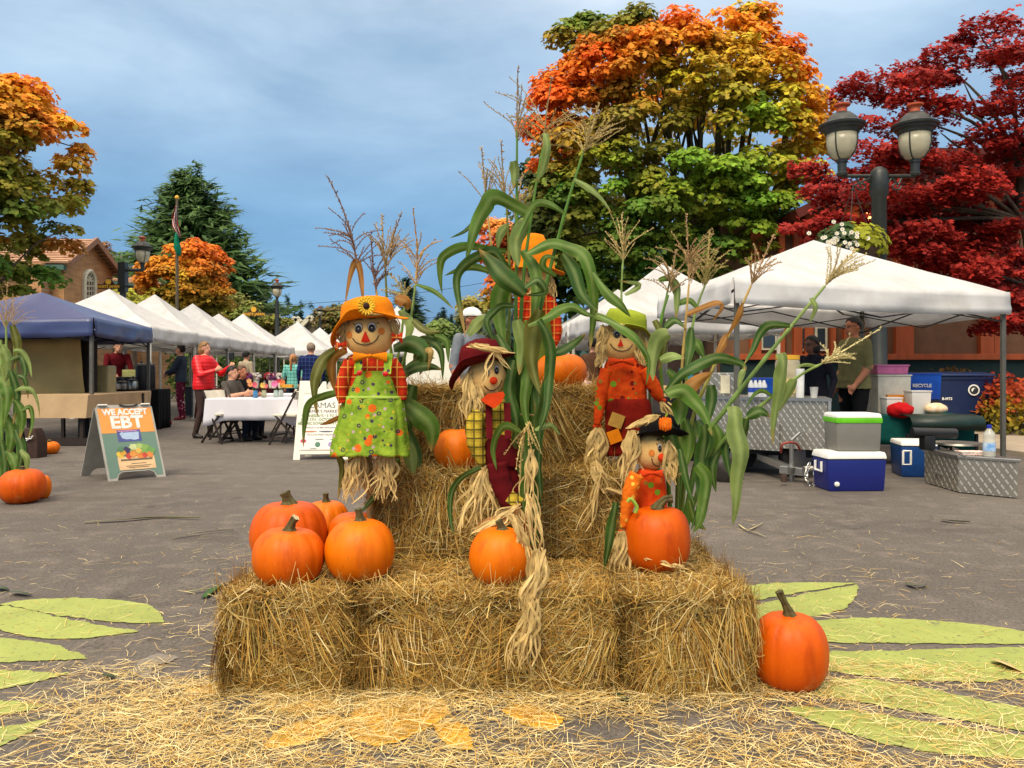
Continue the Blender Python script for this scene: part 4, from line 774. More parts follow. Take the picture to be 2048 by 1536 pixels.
A.straw('raffia_feet', [(722, 905, 705, 1000, 22, 12, 6, -.03), (774, 905, 758, 1000, 22, 14, 6, -.03), (735, 905, 735, 985, 12, 10, 5, .02)])
A.straw('raffia_hand', [(686, 804, 690, 850, 5, 6, 5, .03)])

# B: boy with maroon hat
B_ = Doll('scarecrow boy in maroon floppy hat, red ball nose and yellow plaid shirt', 3.08, (1000, 1080)); B_.sd = 2
B_.stick(985, 800, 1010, 1085, .04); B_.head(973, 757, 40, 42)
B_.eye(976, 744, 4.2, 8, 0); B_.eye(994, 739, 4.4, 8.5, 0); b = MB(); b.ell(B_.surf(988, 761, 2), (7.8*B_.k, 7*B_.k, 7.8*B_.k), 16, 10); B_.part(b, 'nose', simple_cloth('red_orange_nose', (222, 62, 26)), B_.h)
B_.line('mouth', [(970, 771), (978, 779), (988, 780), (998, 773), (1004, 760)], 1.0); B_.line('eyebrow', [(972, 731), (979, 728)], .8)
B_.hat(maroon, 961, 728, 43, 70, 46, -.22, lambda a: 34*max(0, -math.cos(a))**2-22*max(0, -math.sin(a)), .06, (6, 2), .05, .8)
B_.straw('hat_raffia', [(945, 690, 1012, 706, 22, 8, 5, -.12), (984, 705, 962, 772, 3, 5, 4, -.14), (985, 700, 1015, 738, 5, 8, 4, -.12)])
B_.straw('hair', [(938, 745, 940, 840, 20, 6, 6, -.05), (950, 770, 956, 830, 12, 6, 6, -.07)])
B_.loft('shirt', yel_plaid, [(800, 986, 18), (815, 990, 34), (850, 995, 37), (905, 998, 38)], .03, 7, depth=.55)
B_.loft('overalls_bib', maroon, [(868, 997, 24), (885, 998, 30), (910, 999, 39), (935, 1004, 37)], .02, 7, depth=.62, dz=-.012)
b = MB()
for x in (979, 1016): b = MB(); b.bar(B_.p(x-2, 806, -.062), B_.p(x, 878, -.088), 13*B_.k, .006, up=Vector((0, -1, 0))); B_.part(b, 'overalls_strap', maroon)
B_.limb('sleeve', yel_plaid, [(962, 822), (950, 850), (953, 890), (966, 932)], [16, 19, 18, 6], dz=-.05); B_.limb('sleeve', yel_plaid, [(1022, 825), (1030, 860), (1028, 895)], [11, 12, 8], dz=.02)
B_.limb('trouser_leg', maroon, [(994, 925), (1002, 965), (1020, 1005), (1030, 1020)], [20, 21, 20, 17], dz=-.06); B_.limb('trouser_leg', maroon, [(1012, 925), (1024, 975), (1040, 1030), (1050, 1060)], [18, 19, 17, 14], dz=-.01)
b = MB(); b.bar(B_.p(1018, 992, -.135), B_.p(1040, 1008, -.13), 24*B_.k, .004, up=Vector((0, -1, .2))); B_.part(b, 'knee_patch', yel_plaid)
b = MB(); o = [(961, 800), (975, 788), (1006, 783), (1010, 790), (1002, 806), (988, 817), (972, 808)]; b.add([B_.p(x, y, -.11+.0008*abs(x-986)) for x, y in o]+[B_.p(x, y, -.085) for x, y in o], [tuple(range(7)), tuple(range(13, 6, -1))]+[(i, (i+1) % 7, 7+(i+1) % 7, 7+i) for i in range(7)]); B_.part(b, 'neckerchief', red_orange)
B_.straw('raffia_hand', [(967, 934, 945, 1060, 22, 26, 6, -.06), (967, 934, 975, 1010, 8, 10, 5, -.06)])
B_.straw('raffia_feet', [(1034, 1012, 960, 1065, 14, 14, 7, -.14), (1036, 1016, 1040, 1070, 8, 16, 6, -.12)])
tr = MB(); B2 = B_
for i, (x0, y0, x1, y1, n, sp, w, dz) in enumerate([(1022, 1028, 1078, 1150, 7, 9, 8, -.26), (1078, 1100, 1058, 1240, 18, 12, 9, -.38), (1062, 1200, 1040, 1330, 16, 15, 7, -.42), (1056, 900, 1052, 1010, 8, 10, 6, -.14), (1060, 990, 1074, 1110, 7, 10, 7, -.2)]): raffia(tr, B2.p(x0, y0, dz), B2.p(x1, y1, dz), int(n*1.5), sp*B2.k, w*.65*B2.k, 6*B2.k, .07, seed=900+i)
B_.part(tr, 'raffia_trail', raffia_m, kind='stuff')

# C: on top, behind the tall corn
Cd = Doll('scarecrow with tall orange hat and red plaid shirt on the top bale', 3.86, (1075, 778)); Cd.sd = 3
Cd.stick(1072, 560, 1075, 778, .03); Cd.head(1068, 556, 36, 33); Cd.eye(1060, 552, 4.5, 6, 0); Cd.eye(1076, 552, 4.5, 6, 0); Cd.patch('nose', nose_m, 1068, 563, [(-.6, -6), (.6, -6), (2.5, -1), (5, 4.5), (0, 5), (-5, 4.5), (-2.5, -1)], 2); Cd.line('mouth', [(1052, 566), (1060, 574), (1068, 576), (1076, 574), (1084, 566)], .9); Cd.hat(orange_felt, 1068, 540, 40, 60, 66, .03, lambda a: 8*math.cos(2*a), .06, (-2, 4), .12, .55)
Cd.straw('hair', [(1098, 552, 1106, 592, 18, 5, 5, -.04), (1070, 576, 1066, 592, 14, 10, 5, -.09), (1040, 552, 1036, 590, 14, 5, 5, -.03)])
Cd.loft('shirt', red_plaid, [(580, 1072, 18), (590, 1073, 31), (625, 1074, 34), (652, 1074, 34)], .03, 7, depth=.55); Cd.limb('sleeve', red_plaid, [(1098, 596), (1108, 630), (1114, 665), (1109, 690)], [11, 12, 11, 5]); Cd.limb('sleeve', red_plaid, [(1046, 596), (1038, 640), (1036, 690)], [11, 12, 6])
Cd.loft('overalls', simple_cloth('moss_cloth', (96, 116, 44)), [(640, 1074, 35), (680, 1074, 36), (730, 1074, 34), (768, 1074, 30)], .03, 7, depth=.6); Cd.straw('raffia_hand', [(1109, 690, 1107, 712, 8, 5, 5, -.02)])

# D: girl with olive hat
D_ = Doll('scarecrow girl in olive green hat and orange leaf-print blouse', 3.34, (1258, 1082)); D_.sd = 4
D_.stick(1252, 720, 1262, 1082, .04); D_.head(1240, 684, 40, 42)
D_.eye(1229.5, 669, 6, 7.5, -1); D_.eye(1246, 669, 6, 7.5, 0); D_.patch('nose', nose_m, 1236.5, 688, [(-.6, -8), (.6, -8), (3, -1), (6, 5.5), (0, 6), (-6, 5.5), (-3, -1)], 2.2); D_.line('mouth', [(1217, 688), (1225, 698), (1239, 703), (1253, 699), (1261, 690)], .9)
D_.hat(olive_felt, 1250, 652, 42, 62, 30, .16, lambda a: 26*max(0, math.cos(a))**2-14*max(0, -math.sin(a)), .05, (0, 2), .2, .85)
D_.straw('hair', [(1207, 652, 1205, 722, 24, 4, 6, -.04), (1278, 655, 1286, 728, 26, 5, 6, -.04), (1206, 705, 1196, 734, 8, 5, 6, -.04), (1228, 646, 1250, 650, 10, 10, 4, -.1)])
D_.loft('blouse', leaf_print, [(716, 1246, 24), (728, 1247, 38), (760, 1250, 43), (803, 1252, 42)], .03, 7, depth=.55); D_.loft('skirt', brick_red, [(798, 1254, 42), (812, 1257, 47), (860, 1259, 47), (912, 1262, 46)], .04, 6, depth=.58)
D_.limb('sleeve', leaf_print, [(1214, 738), (1205, 775), (1199, 815), (1194, 850)], [13, 13, 11, 6]); D_.limb('sleeve', leaf_print, [(1286, 738), (1303, 765), (1316, 790), (1322, 800)], [13, 14, 12, 6])
D_.bow('neck_bow', red_orange, 1243, 722, 26, 18, -.085); D_.bow('cuff', red_orange, 1194, 852, 8, 10, -.02); D_.bow('cuff', red_orange, 1324, 800, 8, 10, -.02)
for (x, y, s_, a, m_) in ((1233, 841, 27, .35, burlap), (1229, 873, 25, -.35, orange_felt)):
    b = MB(); R = Matrix.Rotation(a, 3, 'Y'); b.box(D_.p(x, y, -.066), (s_*D_.k, .006, s_*D_.k), R); D_.part(b, 'patch', m_)
D_.straw('raffia_hand', [(1194, 856, 1190, 950, 18, 7, 8, -.03), (1190, 925, 1215, 985, 12, 14, 7, -.1), (1200, 950, 1165, 1060, 5, 12, 5, -.14), (1212, 975, 1285, 1000, 6, 8, 5, -.12), (1324, 804, 1340, 850, 10, 8, 6, -.03)])
D_.straw('raffia_feet', [(1250, 905, 1246, 1000, 12, 14, 6, .0)])

# E: small one with black hat
E_ = Doll('small scarecrow with black pilgrim-style hat leaning on the right-hand pumpkin', 3.17, (1300, 1085)); E_.sd = 5
E_.stick(1302, 930, 1300, 1085, .06); E_.head(1304, 903, 39, 36)
E_.eye(1314, 892, 3.8, 7.5, -1); E_.eye(1329, 892, 3.6, 7.5, 0); b = MB(); b.ell(E_.surf(1318, 912, 2), (8*E_.k, 7*E_.k, 8*E_.k), 16, 10); E_.part(b, 'nose', simple_cloth('red_orange_nose', (222, 62, 26)), E_.h)
E_.line('mouth', [(1298, 913), (1302, 924), (1312, 930), (1324, 925)], .9); E_.disc('cheek', cheek_m, 1298, 903, 6, 7, .9); E_.disc('cheek', cheek_m, 1333, 908, 4, 6, .9); E_.line('eyebrow', [(1309, 878), (1315, 875)], .7)
E_.hat(black_felt, 1319, 872, 40, 58, 44, .05, lambda a: 8*max(0, -math.cos(a))-20*max(0, -math.sin(a)), .04, (2, 0), .0, .7)
b = MB(); cen = E_.p(1331, 848, -.135)
for i in range(5):
    f = (i-2)*4.6; b.ell(cen+Vector((f*E_.k, .002*abs(i-2), 0)), (3.6*E_.k, .008, (15-abs(i-2)*1.6)*E_.k), 12, 10)
em = E_.part(b, 'pumpkin_emblem', gold_print); b = MB(); b.tube([cen+Vector((0, 0, 14*E_.k)), cen+Vector((4*E_.k, 0, 20*E_.k))], .004, 6); E_.part(b, 'emblem_stem', olive_felt, em)
E_.straw('hair', [(1266, 862, 1250, 965, 22, 6, 7, -.04), (1336, 880, 1344, 968, 20, 6, 7, -.06), (1312, 832, 1266, 856, 14, 6, 7, -.12)])
E_.loft('shirt', leaf_print, [(936, 1298, 18), (948, 1300, 28), (975, 1302, 31), (1030, 1303, 32)], .03, 7, depth=.55); E_.limb('sleeve', gold_print, [(1274, 948), (1262, 975), (1254, 1015), (1246, 1056)], [14, 15, 13, 6], dz=-.1); E_.bow('collar', red_orange, 1304, 946, 22, 18, -.08)
E_.bow('cuff', red_orange, 1246, 1062, 8, 10, -.1); E_.straw('raffia_hand', [(1246, 1064, 1240, 1145, 24, 12, 8, -.12), (1246, 1064, 1226, 1140, 8, 8, 7, -.11)])
b = MB(); P = [E_.p(x, y, -.17) for x, y in ((1255, 1004), (1262, 998), (1274, 1014), (1270, 1026))]; b.tube(spline(P, 4), .007, 8); E_.part(b, 'corn_tip', mk('fresh_green', (150, 176, 60), rough=.6))
E_.straw('raffia_feet', [(1290, 1115, 1370, 1136, 10, 18, 7, -.2)])
# ------------------------------------------------------------------ trees
leaf_m = M('foliage', None, rough=0.6, var=0.2, scale=3, attr=True, spec=0.2, transl=0.3)
bark_m = M('bark', (92, 78, 62), rough=0.9, var=0.4, scale=14, bump=0.8, bscale=30, stretch=(1, 1, .3), col2=(52, 44, 36)); lbark_m = M('mossy_bark', (112, 100, 66), rough=0.9, var=0.4, scale=10, bump=0.8, bscale=30, col2=(62, 54, 34))
_st = [(0, -.5), (.5, -.2), (.25, .1), (.38, .46), (0, .64), (-.38, .46), (-.25, .1), (-.5, -.2)]
SHAPES = {'maple': (np.array(_st), [tuple(range(8))]), 'diamond': (np.array([(0, -.5), (.28, 0), (0, .5), (-.28, 0)]), [(0, 1, 2, 3)]),
          'oval': (np.array([(0, -.5), (.26, -.2), (.26, .2), (0, .55), (-.26, .2), (-.26, -.2)]), [tuple(range(6))]),
          'palm': (np.array([(0, -.35), (.42, -.08), (.13, .12), (.34, .42), (0, .65), (-.34, .42), (-.13, .12), (-.42, -.08)]), [tuple(range(8))]),
          'frond': (np.array([(0, -.5), (.10, -.3), (.06, -.1), (.13, 0), (.05, .2), (0, .6), (-.05, .2), (-.13, 0), (-.06, -.1), (-.10, -.3)]), [tuple(range(10))])}
def leaf_cloud(name, P, Nn, size, cols, shape, parent, rng, droop=.12, along=None):
    sh, fp = SHAPES[shape]; n = len(P); Nn = norm(Nn); ref = along if along is not None else rng.normal(0, 1, (n, 3)); u = norm(np.cross(Nn, ref)); v = np.cross(Nn, u) if along is None else norm(ref-Nn*(ref*Nn).sum(1, keepdims=True))
    if along is not None: u = np.cross(v, Nn)
    s = size[:, None, None]; V = P[:, None, :]+s*(sh[None, :, :1]*u[:, None, :]+sh[None, :, 1:]*v[:, None, :])-s*droop*(np.abs(sh[None, :, :1])+np.abs(sh[None, :, 1:]))*Nn[:, None, :]*0.6
    return npmesh(name, V, len(sh), cols, leaf_m, parent, faces_per=fp, kind='stuff')
def in_poly(x, y, poly):
    c = False; n = len(poly); j = n-1
    for i in range(n):
        xi, yi = poly[i]; xj, yj = poly[j]
        if (yi > y) != (yj > y) and x < (xj-xi)*(y-yi)/(yj-yi)+xi: c = not c
        j = i
    return c
def crown(t, poly, d, thick, ncl, per, lsize, cr, cmap, shape, seed, gaps=None, flat=1.0, cvar=.2, name='crown', inner=True, shell=.55, gain=1.6):
    """clumps of leaves inside a crown outline; poly and cmap in photo pixels at depth d; thick half depth (m)"""
    rng = np.random.default_rng(seed); rr = random.Random(seed); xs = [p[0] for p in poly]; ys = [p[1] for p in poly]; cx, cy = (min(xs)+max(xs))/2, (min(ys)+max(ys))/2
    cl = []; tries = 0
    while len(cl) < ncl and tries < ncl*60:
        tries += 1; x = rr.uniform(min(xs), max(xs)); y = rr.uniform(min(ys), max(ys))
        e4 = .62*cr*F/d
        if not (in_poly(x-e4, y, poly) and in_poly(x+e4, y, poly) and in_poly(x, y-e4*.8, poly) and in_poly(x, y+e4*.5, poly)): continue
        if gaps and any(((x-g[0])/g[2])**2+((y-g[1])/g[3])**2 < 1 for g in gaps) and rr.random() < .85: continue
        e = min(1, math.hypot((x-cx)/((max(xs)-min(xs))/2), (y-cy)/((max(ys)-min(ys))/2))); dep = thick*math.sqrt(max(0.08, 1-e*e)); z = rr.choice([-1, -1, -1, 1])*dep*rr.uniform(shell, 1)
        cl.append((x, y, z))
    P, Nn, S, Cc = [], [], [], []; cm = [(a, b2, np.array(lc(c))) for a, b2, c in cmap]
    for (x, y, z) in cl:
        c0 = np.array(W(x, y, d)); c0 = c0+np.array([0, z, 0]); r = cr*rr.uniform(.6, 1.25); n = int(per*rr.uniform(.6, 1.3)*(r/cr)**1.5)
        q = norm(rng.normal(0, 1, (n, 3))); q[:, 2] = np.where(q[:, 2] < -0.35, -q[:, 2], q[:, 2]); rad = r*rng.uniform(.35, 1.0, n)**.6; off = q*rad[:, None]*np.array([1.15, 1.15, .72*flat])
        P.append(c0+off); Nn.append(q*.9+np.array([0, -.25, .75])+rng.normal(0, .4, (n, 3))); S.append(rng.uniform(.65, 1.25, n)*lsize)
        wts = np.array([1/(((x-a)**2+(y-b2)**2)**1.15+150) for a, b2, _ in cm]); wts *= np.array([rr.uniform(.5, 1.6) for _ in cm]); wts /= wts.sum(); base = sum(w*c for w, (_, _, c) in zip(wts, cm))
        Cc.append(base*gain*(1+rng.normal(0, cvar, (n, 1)))*rr.uniform(.8, 1.15)*(1+rng.normal(0, .07, (n, 3))))
    P = np.concatenate(P); o = leaf_cloud(name, P, np.concatenate(Nn), np.concatenate(S), np.clip(np.concatenate(Cc), .004, 1), shape, t, rng); return o, cl
def trunk(t, specs, mat=None):
    """one continuous-looking trunk with limbs: specs [(points world), r0, r1]"""
    b = MB()
    for pts, r0, r1 in specs:
        Q = spline(pts, 5); m = len(Q); b.tube([q+Vector((noise.noise(q*1.3), noise.noise(q*1.3+Vector((5, 0, 0))), 0))*r0*.5 for q in Q], [r0+(r1-r0)*i/(m-1) for i in range(m)], 9)
    return b.build('trunk', mat or bark_m, t)
def limbs_to(clumps, d, base_pts, n, r, rr, seed):
    out = []; ids = random.Random(seed).sample(range(len(clumps)), min(n, len(clumps)))
    for i in ids:
        x, y, z = clumps[i]; e = W(x, y, d)+Vector((0, z*.8, 0)); s = min(base_pts, key=lambda p: (Vector((p.x, p.y, p.z+1.2))-e).length); mid = s.lerp(e, .55)+Vector((0, 0, .12*(e-s).length)); out.append(([s, mid, e], r, .012))
    return out
# big maple behind the right-hand tents
OR1, OR2, YG, GR, DG, YEL = (226, 92, 20), (238, 122, 30), (168, 160, 40), (104, 146, 42), (66, 104, 36), (226, 160, 36)
dm = 21.0
big = thing('maple_tree', 'huge maple turning orange over yellow and green behind the right-hand tents', 'tree', (W(1400, 745, dm).x, dm, 0))
poly = [(1180, 44), (1280, 38), (1300, 66), (1380, 62), (1400, 90), (1440, 34), (1545, 34), (1555, 70), (1590, 110), (1625, 200), (1645, 290), (1630, 350), (1600, 400), (1600, 470), (1560, 530), (1500, 560), (1440, 600), (1330, 640), (1230, 640), (1160, 620), (1120, 560), (1060, 540), (1040, 440), (1060, 330), (1035, 280), (1060, 250), (1070, 190), (1100, 120), (1090, 90), (1130, 50)]
cm = [(1180, 80, (84, 118, 38)), (1230, 120, (76, 112, 34)), (1150, 110, (104, 122, 40)), (1260, 60, (62, 100, 32)), (1200, 100, (70, 106, 34)), (1140, 80, (90, 118, 38)), (1130, 160, OR2), (1110, 230, OR1), (1180, 180, OR1), (1240, 150, OR2), (1320, 80, OR1), (1340, 130, OR2), (1470, 50, YG), (1500, 90, OR2), (1530, 130, OR1), (1570, 180, OR2), (1420, 90, OR2), (1400, 150, (196, 150, 40)), (1440, 160, (180, 164, 44)), (1520, 240, (176, 168, 44)), (1500, 330, (130, 160, 46)), (1480, 200, (200, 150, 34)), (1330, 210, YG), (1600, 240, (220, 128, 32)), (1590, 300, YEL), (1560, 280, YEL), (1280, 260, (130, 120, 40)), (1400, 250, (140, 130, 44)), (1460, 280, GR), (1200, 300, (110, 104, 40)), (1080, 280, OR1), (1140, 340, (150, 124, 36)), (1120, 420, DG), (1200, 400, GR), (1250, 480, DG), (1340, 400, GR), (1420, 400, GR), (1560, 400, YG), (1590, 360, (186, 150, 38)), (1540, 460, GR), (1460, 460, GR), (1380, 520, DG), (1280, 560, DG), (1180, 560, DG), (1080, 480, (52, 66, 32)), (1310, 330, (96, 100, 40))]
cr_o, cl = crown(big, poly, dm, 3.2, 620, 150, .13, .42, cm, 'maple', 5, gaps=[(1390, 330, 70, 60), (1300, 330, 50, 40), (1580, 420, 22, 18)])
fork = W(1405, 640, dm); fork2 = W(1400, 560, dm); T = [([Vector((fork.x, dm, -.1)), Vector((fork.x, dm, 1.2)), fork], .42, .34)]
bps = [fork, fork2]
for x0, y0, x1, y1, x2, y2, r in ((1405, 640, 1330, 430, 1300, 300, .2), (1405, 640, 1385, 430, 1375, 220, .24), (1405, 640, 1420, 420, 1440, 200, .22), (1405, 640, 1470, 430, 1490, 250, .18), (1405, 640, 1290, 480, 1230, 320, .17), (1405, 640, 1520, 450, 1560, 350, .14), (1400, 600, 1350, 350, 1330, 170, .14), (1400, 600, 1450, 350, 1465, 170, .12), (1405, 560, 1395, 350, 1410, 150, .13)):
    pts = [W(x0, y0, dm), W(x1, y1, dm-.6), W(x2, y2, dm-1.0)]; T.append((pts, r, .04)); bps += pts[1:]
    for j in range(5):
        x = x2+rnd.uniform(-60, 60); T.append(([pts[1].lerp(pts[2], rnd.random()*.7), W((x1+x)/2, (y1+y2)/2-20, dm-1.6), W(x, y2-rnd.uniform(0, 90), dm-1.9)], .035, .012))
T += limbs_to(cl, dm, bps, 70, .05, rnd, 3); trunk(big, T, lbark_m)
# bare twig tips at the right of the big maple
# left maple
dl = 20.0; lt_ = thing('maple_tree', 'tall maple with orange top and green base at the left edge', 'tree', (W(-20, 745, dl).x, dl, 0))
poly = [(-170, 150), (-60, 120), (30, 128), (45, 170), (100, 175), (145, 210), (130, 250), (150, 300), (120, 340), (140, 385), (150, 450), (100, 480), (80, 540), (40, 590), (-60, 600), (-170, 560)]
cm = [(10, 150, OR1), (60, 190, OR2), (120, 210, OR2), (30, 240, (206, 120, 30)), (80, 240, (170, 128, 34)), (140, 300, (190, 100, 34)), (100, 320, (112, 110, 34)), (20, 330, (128, 112, 32)), (60, 400, (92, 104, 32)), (110, 390, (112, 112, 36)), (120, 450, (70, 92, 34)), (50, 480, (150, 96, 30)), (30, 440, (76, 96, 30)), (30, 540, DG), (80, 500, (60, 84, 28)), (-40, 300, (120, 112, 34)), (-80, 500, DG)]
_, cl = crown(lt_, poly, dl, 2.6, 340, 140, .14, .44, cm, 'maple', 15, gain=2.0, gaps=[(60, 330, 14, 20)])
T = [([Vector((W(-30, 745, dl).x, dl, -.1)), W(-28, 600, dl), W(-20, 400, dl), W(0, 250, dl)], .3, .06)]; T += limbs_to(cl, dl, [W(-28, 600, dl), W(-20, 400, dl), W(0, 300, dl)], 40, .03, rnd, 4); trunk(lt_, T)
# orange street tree in front of the conifer
do = 38.0; ot = thing('maple_tree', 'round street tree with orange crown beside the flagpole', 'tree', (W(390, 745, do).x, do, 0))
poly = [(285, 570), (300, 540), (330, 515), (350, 500), (400, 485), (430, 490), (450, 510), (462, 540), (476, 570), (480, 600), (460, 630), (420, 650), (340, 650), (300, 620)]
cm = [(410, 495, (220, 110, 30)), (440, 510, (214, 100, 30)), (390, 520, (220, 130, 36)), (350, 520, (206, 140, 34)), (320, 570, (216, 130, 36)), (400, 560, (170, 140, 40)), (350, 600, (110, 120, 36)), (450, 560, (190, 110, 36)), (440, 620, (130, 120, 40)), (380, 640, (84, 104, 34)), (300, 570, (212, 140, 44))]
_, cl = crown(ot, poly, do, 2.2, 190, 110, .17, .45, cm, 'maple', 25, gain=1.4); trunk(ot, [([Vector((W(385, 745, do).x, do, -.1)), W(385, 640, do), W(390, 540, do)], .2, .05)]+limbs_to(cl, do, [W(385, 640, do), W(388, 580, do)], 20, .05, rnd, 5))
# small reddish tree seen left of the central corn
ds = 30.0; st = thing('maple_tree', 'slim orange and red tree glimpsed left of the tall corn', 'tree', (W(985, 745, ds).x, ds, 0))
_, cl = crown(st, [(960, 440), (1000, 430), (1040, 450), (1050, 560), (1020, 640), (985, 640), (955, 600), (965, 520), (950, 470)], ds, 1.2, 40, 120, .17, .5, [(970, 500, (196, 90, 60)), (1000, 450, (214, 140, 60)), (985, 560, (226, 96, 30)), (990, 620, (140, 130, 40)), (1030, 520, (150, 110, 50))], 'maple', 35)
trunk(st, [([Vector((W(992, 745, ds).x, ds, -.1)), W(992, 620, ds), W(992, 480, ds)], .12, .03)]+limbs_to(cl, ds, [W(992, 620, ds), W(992, 540, ds)], 12, .03, rnd, 6))
dbk = 27.0; bk = thing('broadleaf_tree', 'dark olive tree between the tall corn and the big maple', 'tree', (W(1090, 745, dbk).x, dbk, 0))
_, cl = crown(bk, [(1040, 330), (1090, 320), (1140, 350), (1180, 430), (1190, 600), (1120, 660), (1060, 650), (1030, 520), (1025, 400)], dbk, 2.2, 70, 130, .2, .7, [(1080, 350, (46, 66, 34)), (1100, 450, (70, 76, 38)), (1060, 560, (56, 70, 30)), (1150, 560, (64, 92, 34))], 'maple', 36)
trunk(bk, [([Vector((W(1090, 745, dbk).x, dbk, -.1)), W(1090, 620, dbk), W(1090, 450, dbk)], .2, .05)]+limbs_to(cl, dbk, [W(1090, 620, dbk), W(1090, 520, dbk)], 14, .04, rnd, 7))
# red Japanese maple on the right: flat layered sprays
dj = 15.0; jm = thing('japanese_maple', 'crimson Japanese maple with layered foliage in front of the orange building', 'tree', (W(2060, 745, dj).x, dj, 0))
def layered(t, pads, d, seed, lsize, col, c2, n0):
    rng = np.random.default_rng(seed); P, Nn, S, Cc = [], [], [], []
    for (x, y, hw, hh, n) in pads:
        n = int(n*n0); c0 = np.array(W(x, y, d)); c0[1] += rng.uniform(-1.3, 1.0); a = rng.uniform(0, 2*np.pi, n); r = np.sqrt(rng.uniform(0, 1, n)); k = d/F
        off = np.stack([r*np.cos(a)*hw*k, r*np.sin(a)*hw*k*.8, rng.normal(0, .30, n)*hh*k-.35*hh*k*r**2], 1); P.append(c0+off); Nn.append(np.array([0, -.45, .8])+rng.normal(0, .38, (n, 3))); S.append(rng.uniform(.7, 1.2, n)*lsize)
        m = rng.random((n, 1)); Cc.append((np.array(lc(col))*(1-m)+np.array(lc(c2))*m)*rng.uniform(.65, 1.2, (n, 1)))
    return leaf_cloud('crown', np.concatenate(P), np.concatenate(Nn), np.concatenate(S), np.concatenate(Cc), 'palm', t, rng, .2)
pads = []; rj = random.Random(9)
JP = [(1960, 60), (2060, 50), (2150, 70), (2048, 120), (2150, 140), (2250, 160), (1890, 120), (1850, 135), (1930, 160), (2020, 185), (1990, 110), (2110, 210), (1900, 200), (1960, 235), (2050, 260), (1760, 145), (1800, 185), (1780, 220), (1840, 235), (1740, 160), (1960, 280), (1650, 310), (1690, 340), (1730, 300), (1880, 260), (1740, 340), (1670, 370), (1990, 325), (1800, 310), (1860, 330), (1920, 320), (2090, 300), (1700, 400), (1660, 435), (1760, 440), (1830, 400), (1900, 370), (1960, 380), (2020, 420), (1880, 430), (1940, 440), (2060, 400), (1800, 470), (1850, 480), (1930, 490), (1990, 470), (2040, 470), (1780, 500), (1890, 520), (1960, 530), (2020, 540), (2060, 510), (1830, 420), (1720, 440), (1690, 470), (2000, 590), (2048, 600), (1960, 575), (1620, 450), (1900, 550), (2090, 560), (1820, 520), (1860, 560), (1930, 610), (1990, 640), (2040, 650), (1800, 440), (1870, 400), (1985, 430), (2048, 350), (1950, 400), (1720, 380), (1790, 400)]
for x, y in JP:
    pads.append((x, y, rj.uniform(42, 75), rj.uniform(16, 30), 1.0))
    if x > 1760: pads.append((x+rj.uniform(-50, 50), y+rj.uniform(-18, 22), rj.uniform(30, 55), rj.uniform(12, 22), .6))
layered(jm, pads, dj, 19, .115, (204, 60, 46), (150, 38, 36), 380)
bs = Vector((W(2080, 745, dj).x, dj, -.1)); T = [([bs, W(2070, 560, dj), W(2045, 420, dj), W(2035, 300, dj)], .16, .06)]
for x, y in JP[::2]:
    s = W(2070, 580, dj) if y > 450 else (W(2045, 440, dj) if y > 300 else W(2036, 320, dj)); e = W(x, y+6, dj); T.append(([s, s.lerp(e, .5)+Vector((0, rj.uniform(-.4, .3), -.12+.05*(e-s).length)), e], .05, .008))
trunk(jm, T, bark_m)
# conifers -----------------------------------------------------------------
def conifer(label, px, ptop, pbase, hw, d, seed, col=(46, 84, 40), c2=(84, 118, 60), tops=((0, 0),), n=5200, ls=1.0, name='cedar_tree', trunkless=False):
    rng = np.random.default_rng(seed); k = d/F; base = W(px, HZ, d); t = thing(name, label, 'tree', (base.x, d, 0), None); z0 = W(px, pbase, d).z; P, Nn, S, Cc, Al = [], [], [], [], []
    for (ox, oy) in tops:
        zt = W(px, ptop+oy, d).z; H_ = zt-z0; cx = base.x+ox*k; nb = int(n/len(tops)/26)
        for i in range(nb):
            f = rng.uniform(0, 1)**.75; z = zt-H_*f; L = hw*k*(f**.85)*rng.uniform(.5, 1.25)/(1 if len(tops) == 1 else 1.05)+.25; a = rng.uniform(0, 2*np.pi); s = np.linspace(.12, 1, 26)+rng.normal(0, .02, 26)
            dr = np.array([np.cos(a), np.sin(a)*.9, 0]); zz = z-L*.22*s+L*.20*s**3; p = np.stack([cx+dr[0]*L*s, d+dr[1]*L*s, zz], 1)+rng.normal(0, .10*ls, (26, 3)); P.append(p)
            al = np.tile(dr+np.array([0, 0, .12]), (26, 1))+rng.normal(0, .45, (26, 3)); Al.append(al); Nn.append(np.tile(np.array([0, -.35, 1.0]), (26, 1))+rng.normal(0, .35, (26, 3))); S.append(rng.uniform(.5, 1.0, 26)*ls*(.45+.75*f))
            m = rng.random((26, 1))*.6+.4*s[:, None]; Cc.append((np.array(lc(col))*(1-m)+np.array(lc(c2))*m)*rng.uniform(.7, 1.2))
    leaf_cloud('crown', np.concatenate(P), np.concatenate(Nn), np.concatenate(S), np.concatenate(Cc), 'frond', t, rng, .1, np.concatenate(Al))
    b = MB()
    for (ox, oy) in tops: b.tube([Vector((base.x+ox*k*.3, d, -.1)), Vector((base.x+ox*k, d, z0+(W(px, ptop, d).z-z0)*.5)), Vector((base.x+ox*k, d, W(px, ptop+oy, d).z-.3))], [.028*hw*k, .018*hw*k, .02], 8)
    b.build('trunk', bark_m, t); return t
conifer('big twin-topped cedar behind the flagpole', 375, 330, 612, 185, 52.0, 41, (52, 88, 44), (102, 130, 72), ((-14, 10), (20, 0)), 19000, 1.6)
conifer('dark conifer behind the dry corn right of the green-dressed scarecrow', 815, 556, 700, 60, 75.0, 42, (34, 58, 34), (56, 82, 46), n=3600, ls=1.6, name='conifer_tree')
